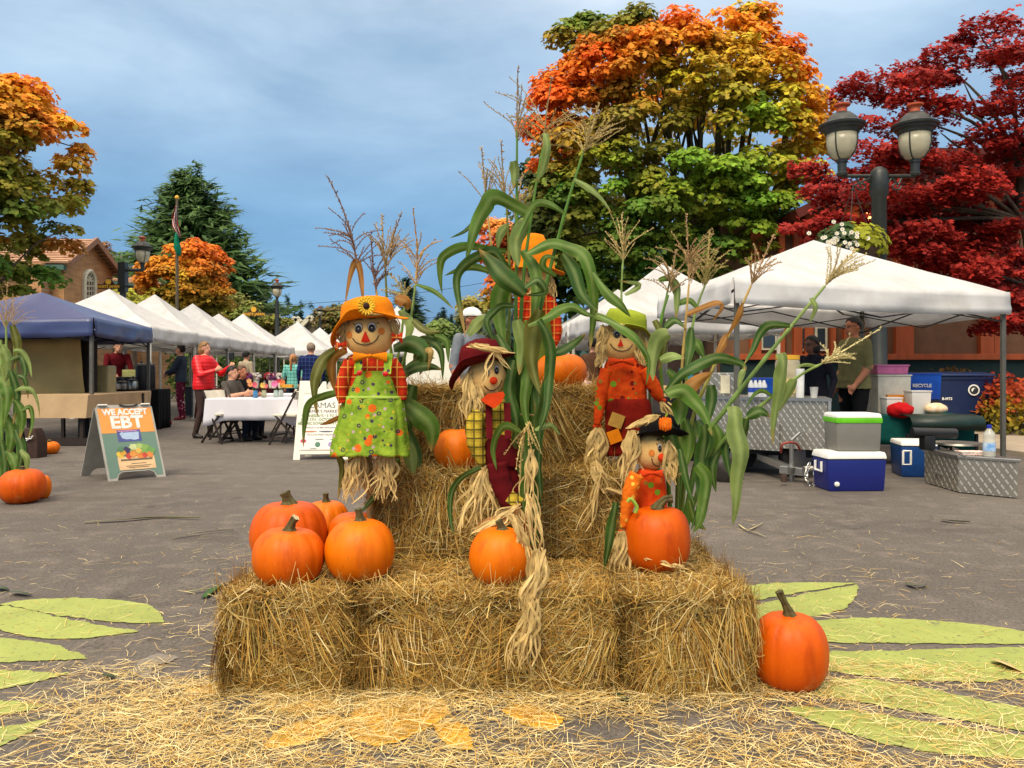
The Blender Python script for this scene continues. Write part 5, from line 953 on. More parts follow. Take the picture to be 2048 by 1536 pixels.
conifer('small dark fir behind the middle lamp post', 530, 572, 690, 38, 80.0, 43, (30, 62, 44), (50, 88, 60), n=2400, ls=1.4, name='conifer_tree')
rc = random.Random(4)
for i, (x, yt, hw, d) in enumerate([(505, 590, 22, 140), (575, 592, 20, 150), (590, 608, 12, 165), (602, 604, 13, 155), (622, 606, 9, 150), (630, 614, 10, 160), (640, 604, 16, 160), (655, 612, 12, 150), (668, 600, 14, 150), (876, 626, 12, 160), (888, 612, 14, 160), (902, 622, 16, 165), (918, 628, 14, 150), (946, 622, 16, 170)]):
    wh = ['first', 'second', 'third', 'fourth', 'fifth', 'sixth', 'seventh', 'eighth', 'ninth', 'tenth', 'eleventh', 'twelfth', 'thirteenth', 'fourteenth']
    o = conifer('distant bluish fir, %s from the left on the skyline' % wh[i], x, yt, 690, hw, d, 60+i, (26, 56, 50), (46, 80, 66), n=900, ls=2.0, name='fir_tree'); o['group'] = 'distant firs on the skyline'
# broad autumn trees far down the street
def far_tree(label, poly, d, th, ncl, cmap, seed, cr=1.0, ls=.4, per=80):
    x = sum(p[0] for p in poly)/len(poly); t = thing('broadleaf_tree', label, 'tree', (W(x, HZ, d).x, d, 0)); _, cl = crown(t, poly, d, th, ncl, per, ls, cr, cmap, 'oval', seed)
    yb = max(p[1] for p in poly); ym = sum(p[1] for p in poly)/len(poly); trunk(t, [([Vector((W(x, HZ, d).x, d, -.1)), W(x, yb, d), W(x, ym, d)], .012*d*.35, .05)]+limbs_to(cl, d, [W(x, yb, d), W(x, ym, d)], 8, .05, rnd, seed)); return t
far_tree('brownish tree above the far tents, left of the scarecrow hat', [(630, 640), (640, 618), (670, 608), (700, 612), (720, 640), (715, 680), (650, 685)], 62, 2.5, 36, [(670, 620, (112, 92, 50)), (650, 660, (96, 84, 40)), (700, 650, (84, 92, 44))], 71)
far_tree('olive bushy tree hiding the foot of the middle lamp post', [(530, 640), (545, 628), (575, 632), (580, 660), (560, 680), (530, 675)], 42, 1.2, 24, [(550, 640, (110, 112, 40)), (560, 670, (90, 60, 44)), (540, 660, (84, 92, 36))], 72, .5, .22)
far_tree('yellow-green tree under the orange street tree', [(440, 600), (480, 585), (510, 600), (520, 640), (500, 670), (440, 670)], 46, 1.6, 34, [(480, 600, (122, 124, 60)), (500, 640, (96, 108, 44)), (450, 640, (110, 112, 40))], 73, .7, .25)
far_tree('yellowing tree in the distance left of the tall corn', [(925, 600), (960, 592), (975, 620), (970, 680), (920, 690), (912, 640)], 70, 2, 34, [(940, 610, (140, 128, 60)), (930, 660, (86, 96, 44))], 74)
far_tree('green shrub tree just right of the scarecrow hat in the distance', [(845, 650), (880, 640), (920, 660), (930, 700), (850, 700)], 66, 2, 34, [(880, 660, (96, 112, 52)), (900, 690, (70, 92, 44))], 75)
far_tree('pinkish shrub behind the brick building roof', [(200, 510), (215, 480), (235, 500), (245, 520), (240, 560), (210, 560)], 60, 1.5, 30, [(215, 500, (128, 96, 66)), (222, 530, (150, 70, 66)), (235, 540, (120, 104, 50))], 76, .6, .24, 60)
far_tree('round yellow-green tree behind the first white tents', [(245, 600), (260, 580), (290, 580), (300, 620), (270, 640), (240, 630)], 30, 1.2, 34, [(270, 590, (150, 148, 52)), (285, 620, (120, 120, 40))], 77, .45, .17)
# long wooded ridge
def ridge():
    rng = np.random.default_rng(5); n = 5000; x = rng.uniform(-230, 260, n); d = 330+rng.uniform(-15, 15, n); h = 15+9*np.sin(x*.021+1)+6*np.sin(x*.06+2)
    z = rng.uniform(0, 1, n)*h*.9; P = np.stack([x, d, z], 1); Nn = np.tile(np.array([0, -.8, .6]), (n, 1))+rng.normal(0, .3, (n, 3)); al = np.tile(np.array([0, 0, 1.0]), (n, 1))+rng.normal(0, .12, (n, 3))
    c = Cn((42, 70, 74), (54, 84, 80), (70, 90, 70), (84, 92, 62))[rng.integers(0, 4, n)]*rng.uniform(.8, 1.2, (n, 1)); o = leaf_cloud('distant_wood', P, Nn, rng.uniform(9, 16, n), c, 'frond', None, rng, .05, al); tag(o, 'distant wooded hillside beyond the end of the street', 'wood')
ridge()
b = MB(); pts = [(x, 15+9*math.sin(x*.021+1)+6*math.sin(x*.06+2)-4) for x in range(-300, 340, 10)]; b.add([(x, 345, -1) for x, _ in pts]+[(x, 360, max(2, z)) for x, z in pts]+[(x, 420, -1) for x, z in pts], [(i, i+1, len(pts)+i+1, len(pts)+i) for i in range(len(pts)-1)]+[(len(pts)+i, len(pts)+i+1, 2*len(pts)+i+1, 2*len(pts)+i) for i in range(len(pts)-1)])
hl = b.build('hills', mk('hill_green', (52, 74, 62), rough=.95)); hl['kind'] = 'structure'
# hedge and lawn behind the left stalls
def hedge(name, label, x0, x1, y0, y1, h, cols, seed, n, ls=.16):
    rng = np.random.default_rng(seed); q = rng.uniform(0, 1, (n, 3)); P = np.stack([x0+(x1-x0)*q[:, 0], y0+(y1-y0)*q[:, 0]*0+(y1-y0)*q[:, 1]+y0, h*q[:, 2]**.6*(1+.18*np.sin(q[:, 0]*31)+.1*np.sin(q[:, 0]*87))], 1)
    cc = Cn(*cols)[rng.integers(0, len(cols), n)]*rng.uniform(.6, 1.2, (n, 1)); o = leaf_cloud(name, P, np.array([0, -.6, .6])+rng.normal(0, .6, (n, 3)), rng.uniform(.6, 1.2, n)*ls, cc, 'oval', None, rng); return tag(o, label, 'hedge')
hedge('hedge', 'green hedge behind the stalls on the left side of the street', -13.2, -11.9, 15, 46, 1.75, [(70, 92, 36), (96, 110, 48), (52, 72, 30)], 81, 12000, .2)
hedge('hedge', 'trimmed hedge behind the far white tents on the left', -13.5, -10.4, 30, 33, 1.8, [(76, 104, 40), (110, 118, 52), (56, 80, 32)], 82, 7000)

# ------------------------------------------------------------------ buildings
def brick_mat():
    m, N, L, B = _base('brick'); tc = N.new('ShaderNodeTexCoord'); mp = N.new('ShaderNodeMapping'); mp.inputs['Rotation'].default_value = (math.radians(90), 0, 0); L.new(tc.outputs['Object'], mp.inputs['Vector'])
    br = N.new('ShaderNodeTexBrick'); L.new(mp.outputs['Vector'], br.inputs['Vector']); br.inputs['Scale'].default_value = 3.4; br.inputs['Color1'].default_value = C(198, 148, 94); br.inputs['Color2'].default_value = C(170, 120, 74); br.inputs['Mortar'].default_value = C(176, 150, 116); br.inputs['Mortar Size'].default_value = .016
    n = _noise(N, L, 1.2); c = _mix(N, L, br.outputs['Color'], (.75, .72, .7, 1), _ramp(N, L, n.outputs['Fac'], .4, .7), 'MULTIPLY'); L.new(c, B.inputs['Base Color']); B.inputs['Roughness'].default_value = .85; _bump(N, L, B, br.outputs['Fac'], -.4, .01); return m
brickm = brick_mat(); cream = mk('cream_trim', (222, 214, 186), rough=.6); teal_trim = mk('green_trim', (70, 104, 92), rough=.6); glass_m = M('window_glass', (60, 70, 76), rough=.08, spec=.6, var=.3, scale=1.5)
tile_m = M('clay_tile', (196, 160, 128), rough=.8, var=.25, scale=3, bump=.3, col2=(160, 118, 92))
gA, gB = W(128, HZ, 31.0), W(225, HZ, 37.0); gA.z = gB.z = 0; gn = Vector(((gB-gA).y, -(gB-gA).x, 0)).normalized()
def gp(px, py, off=0.0):
    k = (px-1024)/F; d_ = gB-gA; t = (k*gA.y-gA.x)/(d_.x-k*d_.y); q = gA+d_*t; q.z = CH-(py-HZ)/F*q.y; return q+gn*off
bh = thing('brick_building', 'tan brick building with a gable and arched window at the left', 'building', (gA.x-3, 34, 0)); LX = Vector((-7, 0, 0))
e0, e1, ap = gp(128, 520), gp(225, 545), gp(176, 480); low = lambda q: Vector((q.x, q.y, -.05)); gab = [low(e0), low(e1), e1, ap, e0]; n = 5; b = MB()
b.add(gab+[q+LX for q in gab], [tuple(range(n)), tuple(range(2*n-1, n-1, -1))]+[(i, (i+1) % n, n+(i+1) % n, n+i) for i in range(n)]); b.build('wall', brickm, bh, smooth=False)
b = MB(); q = e0+Vector((-.75, -.35, 0)); b.box((q.x, q.y, e0.z/2-.1), (.5, .6, e0.z-.2)); b.build('pilaster', brickm, bh, smooth=False)
def roof_course(pa, pb, pc, pd, n, name, par):
    """rows of tiles stepping up the slope pa-pb (eave) to pd-pc (ridge)"""
    b = MB(); up = (pd-pa).cross(pb-pa).normalized(); up = -up if up.z < 0 else up
    for i in range(n):
        f0, f1 = i/n, (i+1.12)/n; a0, b0, a1, b1 = pa.lerp(pd, f0), pb.lerp(pc, f0), pa.lerp(pd, f1), pb.lerp(pc, f1); b.add([a0+up*.09, b0+up*.09, b1+up*.02, a1+up*.02, a0+up*.02, b0+up*.02], [(0, 1, 2, 3), (4, 5, 1, 0)])
    return b.build(name, tile_m, par, smooth=False, solid=.03)
ov = gn*.35; ee = (e0-ap).normalized()*.45; ef = (e1-ap).normalized()*.45
roof_course(e0+ov+ee, e0+LX+ee, ap+LX, ap+ov, 11, 'roof', bh); roof_course(e1+ov+ef, e1+LX+ef, ap+LX, ap+ov, 11, 'roof', bh)
b = MB(); b.bar(e0+ov+ee, ap+ov, .1, .24); b.bar(ap+ov, e1+ov+ef, .1, .24); b.build('barge_board', mk('roof_edge', (150, 110, 84), rough=.7), bh, smooth=False)
b = MB(); b.bar(e0+ov*.5+ee-Vector((0, 0, .16)), e0+LX+ee-Vector((0, 0, .16)), .2, .2); b.build('gutter', teal_trim, bh, smooth=False)
cxw, hw_ = 175.5, 10.5; arc = [(cxw-hw_, 612), (cxw+hw_, 612)]+[(cxw+hw_*math.cos(a), 562-20*math.sin(a)) for a in [math.pi*i/12 for i in range(13)]]
b = MB(); b.add([gp(x, y, .03) for x, y in arc], [tuple(range(len(arc)))]); wn = b.build('window', glass_m, bh, smooth=False); b = MB(); Pw = [gp(x, y, .06) for x, y in arc]; b.tube(Pw+[Pw[0]], .1, 6); b.build('frame', cream, wn)
mun = [((cxw-hw_+2*hw_*i/4, 612), (cxw-hw_+2*hw_*i/4, 556)) for i in (1, 2, 3)]+[((cxw-hw_, 612-10*i), (cxw+hw_, 612-10*i)) for i in range(1, 6)]+[((cxw, 562), (cxw+hw_*math.cos(a), 562-20*math.sin(a))) for a in [math.pi*i/6 for i in range(1, 6)]]
for p_, q_ in mun: b = MB(); b.bar(gp(*p_, .05), gp(*q_, .05), .045, .03, up=gn); b.build('muntin', cream, wn, smooth=False)
dw = 39.0; xw = lambda px: W(px, HZ, dw).x; zw = lambda py: W(0, py, dw).z; b = MB(); b.box(((xw(228)+xw(284))/2, dw+2, zw(570)/2), (xw(284)-xw(228), 4, zw(570))); b.build('wing_wall', brickm, bh, smooth=False)
roof_course(Vector((xw(222), dw-.4, zw(562))), Vector((xw(286), dw-.4, zw(570))), Vector((xw(276), dw+3, zw(556))), Vector((xw(222), dw+3, zw(542))), 6, 'wing_roof', bh)
b = MB(); b.bar((xw(224), dw-.3, zw(567)), (xw(286), dw-.3, zw(573)), .2, .2); b.build('gutter', teal_trim, bh, smooth=False)
b = MB(); b.box((xw(247), dw-.03, zw(588)), (.6, .1, .9)); w2 = b.build('window', cream, bh, smooth=False); b = MB(); b.box((xw(247), dw-.09, zw(588)), (.44, .05, .74)); b.build('pane', glass_m, w2, smooth=False)
# pediment house far down the street
dh = 75.0; xh = lambda px: W(px, HZ, dh).x; zh = lambda py: W(0, py, dh).z; hh = thing('house', 'far house with cream gable and shingled front above the white tents', 'house', (xh(620), dh, 0))
b = MB(); g = [(xh(596), 0), (xh(648), 0), (xh(648), zh(662)), (xh(622), zh(636)), (xh(596), zh(662))]; b.add([(x, dh, z) for x, z in g]+[(x, dh+8, z) for x, z in g], [(0, 1, 2, 3, 4), (9, 8, 7, 6, 5)]+[(i, (i+1) % 5, 5+(i+1) % 5, 5+i) for i in range(5)]); b.build('wall', mk('shingle_grey', (128, 120, 100), rough=.9, scale=6, var=.4), hh, smooth=False)
b = MB(); b.bar((xh(594), dh-.3, zh(664)), (xh(622), dh-.3, zh(634)), .5, .4); b.bar((xh(622), dh-.3, zh(634)), (xh(650), dh-.3, zh(664)), .5, .4); b.build('barge_board', cream, hh, smooth=False)
b = MB(); b.bar((xh(590), dh-2, zh(655)), (xh(604), dh-2, zh(639)), .5, .5); b.bar((xh(604), dh-2, zh(639)), (xh(612), dh-2, zh(648)), .5, .5); b.build('dormer_trim', cream, hh, smooth=False)

# orange timber building on the right ---------------------------------------
dr = 19.0; xr = lambda px: W(px, HZ, dr).x; zr = lambda py: W(0, py, dr).z
ob = thing('orange_building', 'brown building with orange timber frame behind the red maple', 'building', (xr(1850), dr, 0))
panel = M('brown_stucco', (118, 84, 60), rough=.9, var=.2, scale=3, bump=.3, bscale=50); orange_w = M('orange_timber', (178, 84, 38), rough=.65, var=.2, scale=6, stretch=(1, 1, .2)); rust = mk('rust_fascia', (98, 34, 22), rough=.6); teal_base = mk('dark_teal_wall', (22, 48, 46), rough=.8); roofm = mk('dark_roof', (66, 44, 38), rough=.9)
prof = [(xr(1440), 0), (xr(2500), 0), (xr(2500), zr(333)), (xr(1795), zr(333)), (xr(1575), zr(443)), (xr(1440), zr(443))]
b = MB(); n = len(prof); b.add([(x, dr, z) for x, z in prof]+[(x, dr+10, z) for x, z in prof], [tuple(range(n)), tuple(range(2*n-1, n-1, -1))]+[(i, (i+1) % n, n+(i+1) % n, n+i) for i in range(n)]); b.build('wall', panel, ob, smooth=False)
b = MB(); b.box(((xr(1440)+xr(2500))/2, dr-.06, zr(720)/2), (xr(2500)-xr(1440), .1, zr(720))); b.build('base_wall', teal_base, ob, smooth=False)
b = MB(); b.box(((xr(1440)+xr(2500))/2, dr-.1, zr(714)), (xr(2500)-xr(1440), .24, .14)); b.build('sill_beam', orange_w, ob, smooth=False, bevel=.01)
for px, w in ((1508, .26), (1560, .14), (1592, .2), (1614, .2), (1662, .12), (1697, .34), (1752, .18), (1798, .3), (1816, .14), (1968, .34), (1988, .2), (2110, .3), (2200, .3)):
    zt = zr(443)+(zr(333)-zr(443))*max(0, min(1, (px-1575)/220))-.1; b = MB(); b.box((xr(px), dr-.08, (zt+zr(712))/2), (w, .16, zt-zr(712))); b.build('timber_post', orange_w, ob, smooth=False, bevel=.01)
for px, w, y0, y1 in ((1602, .32, 652, 702), (1536, .4, 640, 700), (1640, .3, 652, 702)):
    b = MB(); b.box((xr(px), dr-.03, (zr(y0)+zr(y1))/2), (w, .08, zr(y0)-zr(y1))); w3 = b.build('window', cream, ob, smooth=False); b = MB(); b.box((xr(px), dr-.075, (zr(y0)+zr(y1))/2), (w-.12, .03, zr(y0)-zr(y1)-.12)); b.build('pane', glass_m, w3, smooth=False)
b = MB(); b.bar((xr(1560), dr-.5, zr(447)), (xr(1797), dr-.5, zr(331)), 1.3, .2, up=Vector((-.4, 0, 1))); b.bar((xr(1797)-.05, dr-.5, zr(331)), (xr(2500), dr-.5, zr(331)), 1.3, .2); b.build('fascia', rust, ob, smooth=False)
b = MB(); b.add([(xr(1560), dr-.6, zr(447)+.14), (xr(1797), dr-.6, zr(331)+.12), (xr(1797), dr+10, zr(331)+.12), (xr(1560), dr+10, zr(447)+.14), (xr(2500), dr-.6, zr(331)+.12), (xr(2500), dr+10, zr(331)+.12)], [(0, 1, 2, 3), (1, 4, 5, 2)]); b.build('roof', roofm, ob, smooth=False)
for px, py in ((1738, 437), (1776, 437)):
    b = MB(); b.ell(W(px, py, dr-.35), (.13, .13, .16), 12, 8); b.build('wall_lamp', M('warm_bulb', (255, 220, 150), emit=(255, 200, 110), estr=2.2), ob)
# ------------------------------------------------------------------ canopies
white_fab = M('white_canopy_fabric', (240, 240, 240), rough=.7, var=.05, scale=3, bump=.5, bscale=3.5, spec=.25, transl=.42, col2=(220, 218, 214)); navy_fab = M('navy_canopy_fabric', (54, 66, 112), rough=.4, var=.12, scale=3, bump=.15, bscale=9, spec=.7); grey_metal = mk('grey_painted_steel', (104, 102, 94), rough=.45, metal=.3); black_metal = mk('black_painted_steel', (34, 34, 34), rough=.5, metal=.2); white_metal = mk('white_painted_steel', (214, 208, 192), rough=.5)
def canopy(label, corners, ze, zp, mat, vh=.26, post_m=None, peak=None, posts=(0, 1, 2, 3), ztop=None, seed=0, group='pop-up market canopies', sag=.10, truss=True, zc=None):
    """corners: four (x,y) going round; ze eave height, zp peak height"""
    c = [Vector((x, y, 0)) for x, y in corners]; cen = sum(c, Vector())/4; t = thing('canopy_tent', label, 'canopy', (cen.x, cen.y, 0), group); zc = zc or [ze]*4
    rk = random.Random(seed); pk = Vector((peak[0], peak[1], zp)) if peak else Vector((cen.x+rk.uniform(-.12, .12), cen.y+rk.uniform(-.12, .12), zp)); sag *= rk.uniform(.7, 1.4); b = MB(); n = 10; rings = []
    for i in range(n+1):
        f = i/n; ring = []
        for k in range(4):
            a, e = c[k]+Vector((0, 0, zc[k])), c[(k+1) % 4]+Vector((0, 0, zc[(k+1) % 4]))
            for j in range(12):
                g = j/12; p = a.lerp(e, g); q = p.lerp(pk, f); edge = 4*g*(1-g); hgt = (q.z-0)
                q.z -= sag*math.sin(math.pi*f)*(.35+.65*edge)*(zp-ze)+.03*edge*(1-f)*(zp-ze)
                q.z += .008*noise.noise(q*3.1+Vector((seed, 0, 0))); ring.append(q)
        rings.append(ring)
    b.loft(rings, caps=False); b.add([rings[-1][q] for q in range(48)], [tuple(range(48))]); b.build('canopy_top', mat, t, smooth=True)
    for k in range(4):
        a, e = c[k]+Vector((0, 0, zc[k])), c[(k+1) % 4]+Vector((0, 0, zc[(k+1) % 4])); out = (e-a).cross(Vector((0, 0, 1))).normalized(); out = out if out.dot(a-cen) > 0 else -out; b = MB(); rr = random.Random(seed*9+k); m = 30; rows = []
        for i in range(5):
            row = []
            for j in range(m+1):
                g = j/m; p = a.lerp(e, g); edge = 4*g*(1-g); p.z -= vh*i/4*(1-.10*edge*math.sin(i)) + .03*edge*(zp-ze); fold = .03*math.sin(g*17+seed+i*.9)*edge+.03*noise.noise(Vector((g*9, i*.8, seed+k)))
                row.append(p+out*(.012+.02*i/4+fold*(i/4)))
            rows.append(row)
        b.add([p for r in rows for p in r], [(i*(m+1)+j, i*(m+1)+j+1, (i+1)*(m+1)+j+1, (i+1)*(m+1)+j) for i in range(4) for j in range(m)]); b.build('valance', mat, t, smooth='all', solid=.003)
    pm = post_m or grey_metal
    for k in posts: b = MB(); q = c[k].lerp(cen, .03); b.bar((q.x, q.y, 0.0), (q.x, q.y, zc[k]-.02), .05, .05); po = b.build('post', pm, t, smooth=False, bevel=.006); b = MB(); b.box((q.x, q.y, .012), (.12, .12, .024)); b.build('foot_plate', pm, po, smooth=False)
    if truss:
        for k in range(4):
            a, e = c[k].lerp(cen, .035)+Vector((0, 0, zc[k]-.1)), c[(k+1) % 4].lerp(cen, .035)+Vector((0, 0, zc[(k+1) % 4]-.1)); b = MB()
            for j in range(2):
                p0, p1 = a.lerp(e, j/2), a.lerp(e, (j+1)/2); b.bar(p0, p1-Vector((0, 0, .26)), .025, .014); b.bar(p0-Vector((0, 0, .26)), p1, .025, .014)
            b.build('truss', black_metal if pm is grey_metal else pm, t, smooth=False)
        b = MB(); b.bar(pk-Vector((0, 0, .06)), pk-Vector((0, 0, .75)), .04, .04)
        for k in range(4): b.bar(pk-Vector((0, 0, .7)), c[k].lerp(pk, .45).lerp(c[k], .1)+Vector((0, 0, zc[k]*.62-.1)) if False else c[k].lerp(cen, .5)+Vector((0, 0, zc[k]-.15)), .025, .014); b.bar(c[k].lerp(cen, .5)+Vector((0, 0, zc[k]-.15)), c[k].lerp(cen, .04)+Vector((0, 0, zc[k]-.12)), .025, .014)
        b.build('peak_frame', black_metal if pm is grey_metal else pm, t, smooth=False)
    return t
def quad_at(cx, cy, w, l, a):
    u = Vector((math.cos(a), math.sin(a), 0)); v = Vector((-math.sin(a), math.cos(a), 0)); return [tuple((Vector((cx, cy, 0))+u*w/2*p+v*l/2*q)[:2]) for p, q in ((-1, -1), (1, -1), (1, 1), (-1, 1))]
canopy('navy blue canopy with low slanting roof at the left', [(-9.5, 12.2), (W(187, HZ, 12.1).x, 12.1), (W(303, HZ, 14.9).x, 14.9), (-9.9, 15.2)], 1.95, 2.48, navy_fab, .28, grey_metal, peak=(W(85, HZ, 13.5).x, 13.5), seed=1, sag=.12)
TL = [(218, 17.7, 578, 'first'), (310, 20.5, 588, 'second'), (385, 23.3, 607, 'third'), (440, 26.1, 627, 'fourth'), (490, 28.8, 627, 'fifth'), (592, 33.5, 643, 'sixth')]
for i, (px, d, py, wd) in enumerate(TL):
    x = W(px, HZ, d).x; z = W(px, py, d).z; canopy('%s white canopy in the left row, counting from the blue one' % wd, quad_at(x, d, 2.95, 2.72, .05), 2.08, z, white_fab, .3, white_metal if i % 2 == 0 else grey_metal, seed=10+i, sag=.16)
for i, (px, d, py, lab) in enumerate([(640, 40, 655, 'small far white canopy left of the sunflower hat'), (690, 38.5, 645, 'far white canopy just behind the sunflower hat'), (800, 30, 612, 'white canopy with steep roof right of the green-dressed scarecrow head'), (735, 44, 655, 'farthest white canopy down the street')]):
    x = W(px, HZ, d).x; canopy(lab, quad_at(x, d, 3.0, 3.0, .05), 2.1, W(px, py, d).z, white_fab, .3, white_metal, seed=30+i, sag=.16)
# right-hand row
canopy('large white canopy nearest the camera over the food cart', [(W(1467, HZ, 8.2).x, 8.2), (W(2018, HZ, 9.75).x, 9.75), (5.6, 12.6), (W(1318, HZ, 10.5).x, 10.5)], 2.1, W(1625, 480, 10.2).z, white_fab, .27, grey_metal, peak=(W(1627, HZ, 10.2).x, 10.2), seed=41, sag=.05)
canopy('white canopy with a sharp peak behind the green-hatted scarecrow', [(1.42, 12.5), (4.65, 13.6), (4.3, 16.6), (1.15, 15.5)], 2.1, W(1325, 526, 14.4).z, white_fab, .3, white_metal, peak=(W(1325, HZ, 14.4).x, 14.4), seed=42, sag=.2)
canopy('white canopy beyond the sharp-peaked one on the right row', [(1.1, 16.0), (4.1, 16.9), (3.9, 19.8), (.95, 18.9)], 2.1, 3.0, white_fab, .3, white_metal, seed=43, sag=.16)
canopy('last white canopy of the right row, half behind the topmost pumpkin', [(.8, 20.0), (3.7, 20.6), (3.5, 23.4), (.7, 22.8)], 2.1, 3.0, white_fab, .3, white_metal, seed=44, sag=.16)

# ------------------------------------------------------------------ signs
def text(body, size, origin, u, v, mat, parent, align='CENTER', bold=0.0, ext=.001, squash=1.0):
    cu = bpy.data.curves.new('lettering', 'FONT'); cu.body = body; cu.size = size; cu.align_x = align; cu.extrude = ext; cu.offset = bold; cu.resolution_u = 2
    o = bpy.data.objects.new('tmp', cu); COL.objects.link(o); me = bpy.data.meshes.new_from_object(o.evaluated_get(bpy.context.evaluated_depsgraph_get())); bpy.data.objects.remove(o)
    u = Vector(u).normalized(); v = Vector(v).normalized(); n = u.cross(v); Mx = Matrix(((u.x*squash, v.x, n.x, 0), (u.y*squash, v.y, n.y, 0), (u.z*squash, v.z, n.z, 0), (0, 0, 0, 1)))
    Mx.translation = Vector(origin); me.transform(Mx); me.transform(Matrix.Translation(-ORG[parent.name])); me.materials.clear(); me.materials.append(mat); return link('lettering', me, parent, ORG[parent.name])
def plate(b, O, u, v, pts, th, n):
    """thin slab from 2-D outline pts (in u,v metres)"""
    m = len(pts); a = [O+u*x+v*y for x, y in pts]; b.add([p for p in a]+[p-n*th for p in a], [tuple(range(m)), tuple(range(2*m-1, m-1, -1))]+[(i, m+i, m+(i+1) % m, (i+1) % m) for i in range(m)])
grey_pl = mk('grey_sign_plastic', (176, 172, 160), rough=.5); white_pl = M('white_sign_plastic', (236, 232, 214), rough=.45, var=.06, scale=4); ink = mk('dark_ink', (40, 46, 44), rough=.7); wink = mk('white_ink', (244, 240, 230), rough=.7)
# EBT board
BL = G(217, 963); BR = G(332, 953); bk0 = G(162, 952); TLp = Vector(((BL.x+bk0.x)/2, (BL.y+bk0.y)/2, .765)); u = (BR-BL); wid = u.length; u.normalize(); v = TLp-BL; hgt = v.length; v.normalize(); n = u.cross(v); n = n if n.y < 0 else -n
eb_ = thing('sandwich_board', 'orange and green sandwich board reading WE ACCEPT EBT', 'sign', (BL+BR+bk0)/3)
out = [(0, 0), (.09, 0), (.11, .06), (.15, .085), (wid-.15, .085), (wid-.11, .06), (wid-.09, 0), (wid, 0), (wid, hgt-.03), (wid-.03, hgt), (.03, hgt), (0, hgt-.03)]
b = MB(); plate(b, BL, u, v, out, .02, n); fr = b.build('front_panel', grey_pl, eb_, smooth=False)
vb = TLp-bk0; vb.normalize(); b = MB(); plate(b, bk0, u, vb, out, .02, -(-n)); b.build('back_panel', grey_pl, eb_, smooth=False)
b = MB(); plate(b, BL+n*.003, u, v, [(.02, hgt*.62), (wid-.02, hgt*.62), (wid-.02, hgt-.04), (.02, hgt-.04)], .002, n); b.build('orange_field', mk('print_orange', (240, 152, 72), rough=.6, var=.05), fr, smooth=False)
b = MB(); plate(b, BL+n*.003, u, v, [(.02, .03), (.085, .03), (.105, .075), (.15, .1), (wid-.15, .1), (wid-.105, .075), (wid-.085, .03), (wid-.02, .03), (wid-.02, hgt*.62-.002), (.02, hgt*.62-.002)], .002, n); b.build('green_field', mk('print_green', (104, 132, 116), rough=.6, var=.05), fr, smooth=False)
text('WE ACCEPT', .092, BL+u*wid/2+v*(hgt*.862)+n*.005, u, v, wink, fr, bold=.0045, squash=.88); text('EBT', .19, BL+u*wid*.5+v*(hgt*.685)+n*.005, u, v, wink, fr, bold=.007, squash=1.05)
def rect(par, x0, y0, x1, y1, mat, name, e=.0055, O=None, uu=None, vv=None, nn=None):
    b = MB(); plate(b, (O or BL)+(nn or n)*e, uu or u, vv or v, [(x0, y0), (x1, y0), (x1, y1), (x0, y1)], .001, nn or n); return b.build(name, mat, par, smooth=False)
rect(fr, wid*.29, hgt*.5, wid*.70, hgt*.655, mk('print_blue', (84, 90, 150), rough=.6), 'card_picture'); b = MB(); plate(b, BL+n*.0072, u, v, [(wid*.33+wid*.34*x, hgt*.515+hgt*.115*y) for x, y in ((.1, .25), (.3, .1), (.5, .12), (.7, .0), (.95, .1), (1, .95), (.2, .9), (.12, 1), (0, .8))], .001, n); b.build('state_outline', mk('print_pale_blue', (176, 196, 222), rough=.6), fr, smooth=False)
rect(fr, wid*.31, hgt*.632, wid*.64, hgt*.645, mk('print_pink', (206, 150, 190), rough=.6), 'card_strip', .007)
rect(fr, wid*.22, .105, wid*.86, hgt*.30, mk('print_tan', (236, 194, 144), rough=.6), 'crate_picture', .0052)
veg = [(.28, .33, .06, (236, 196, 70)), (.4, .37, .075, (64, 54, 92)), (.42, .305, .05, (206, 70, 60)), (.33, .35, .05, (226, 170, 60)), (.55, .37, .08, (150, 176, 96)), (.62, .31, .06, (228, 132, 60)), (.72, .39, .09, (134, 172, 84)), (.82, .36, .07, (110, 156, 80)), (.7, .305, .045, (206, 76, 56)), (.5, .33, .06, (226, 150, 70)), (.3, .4, .05, (90, 130, 96)), (.52, .42, .06, (206, 214, 150)), (.63, .43, .05, (170, 190, 110)), (.79, .31, .05, (230, 140, 66)), (.6, .365, .05, (232, 190, 90))]
for i, (x, y, r, c) in enumerate(veg):
    b = MB(); O = BL+u*wid*x+v*hgt*y; plate(b, O+n*(.0058+.0004*i), u, v, [(r*.62*(1+.2*math.sin(5*a+i))*math.cos(a), r*.62*(1+.2*math.sin(4*a+i))*math.sin(a)) for a in [2*math.pi*k/14 for k in range(14)]], .0003, n); b.build('vegetable_print', mk('veg%d' % i, c, rough=.6), fr, smooth=False)
for yy, x0, x1 in ((.245, .27, .82), (.2, .44, .7), (.17, .34, .78), (.15, .38, .74)): rect(fr, wid*x0, hgt*yy, wid*x1, hgt*(yy+(.022 if yy > .22 else .008)), mk('print_brown', (110, 96, 70), rough=.7), 'small_print_line', .0066)
for x in (.07, wid-.07): b = MB(); b.box(BL+u*x+v*(hgt-.005), (.09, .06, .012), Matrix((u, n.cross(u) if False else v.cross(u), v)).transposed()); b.build('hinge', wink, eb_, smooth=False)
b = MB(); P = [BL+u*(wid*.42)+v*hgt+n*.01, BL+u*(wid*.5)+v*(hgt-.02)+n*.015, BL+u*(wid*.66)+v*(hgt-.02)+n*.015, BL+u*(wid*.74)+v*hgt+n*.01]; b.tube(spline(P, 5), .009, 6); b.build('strap_handle', ink, eb_)
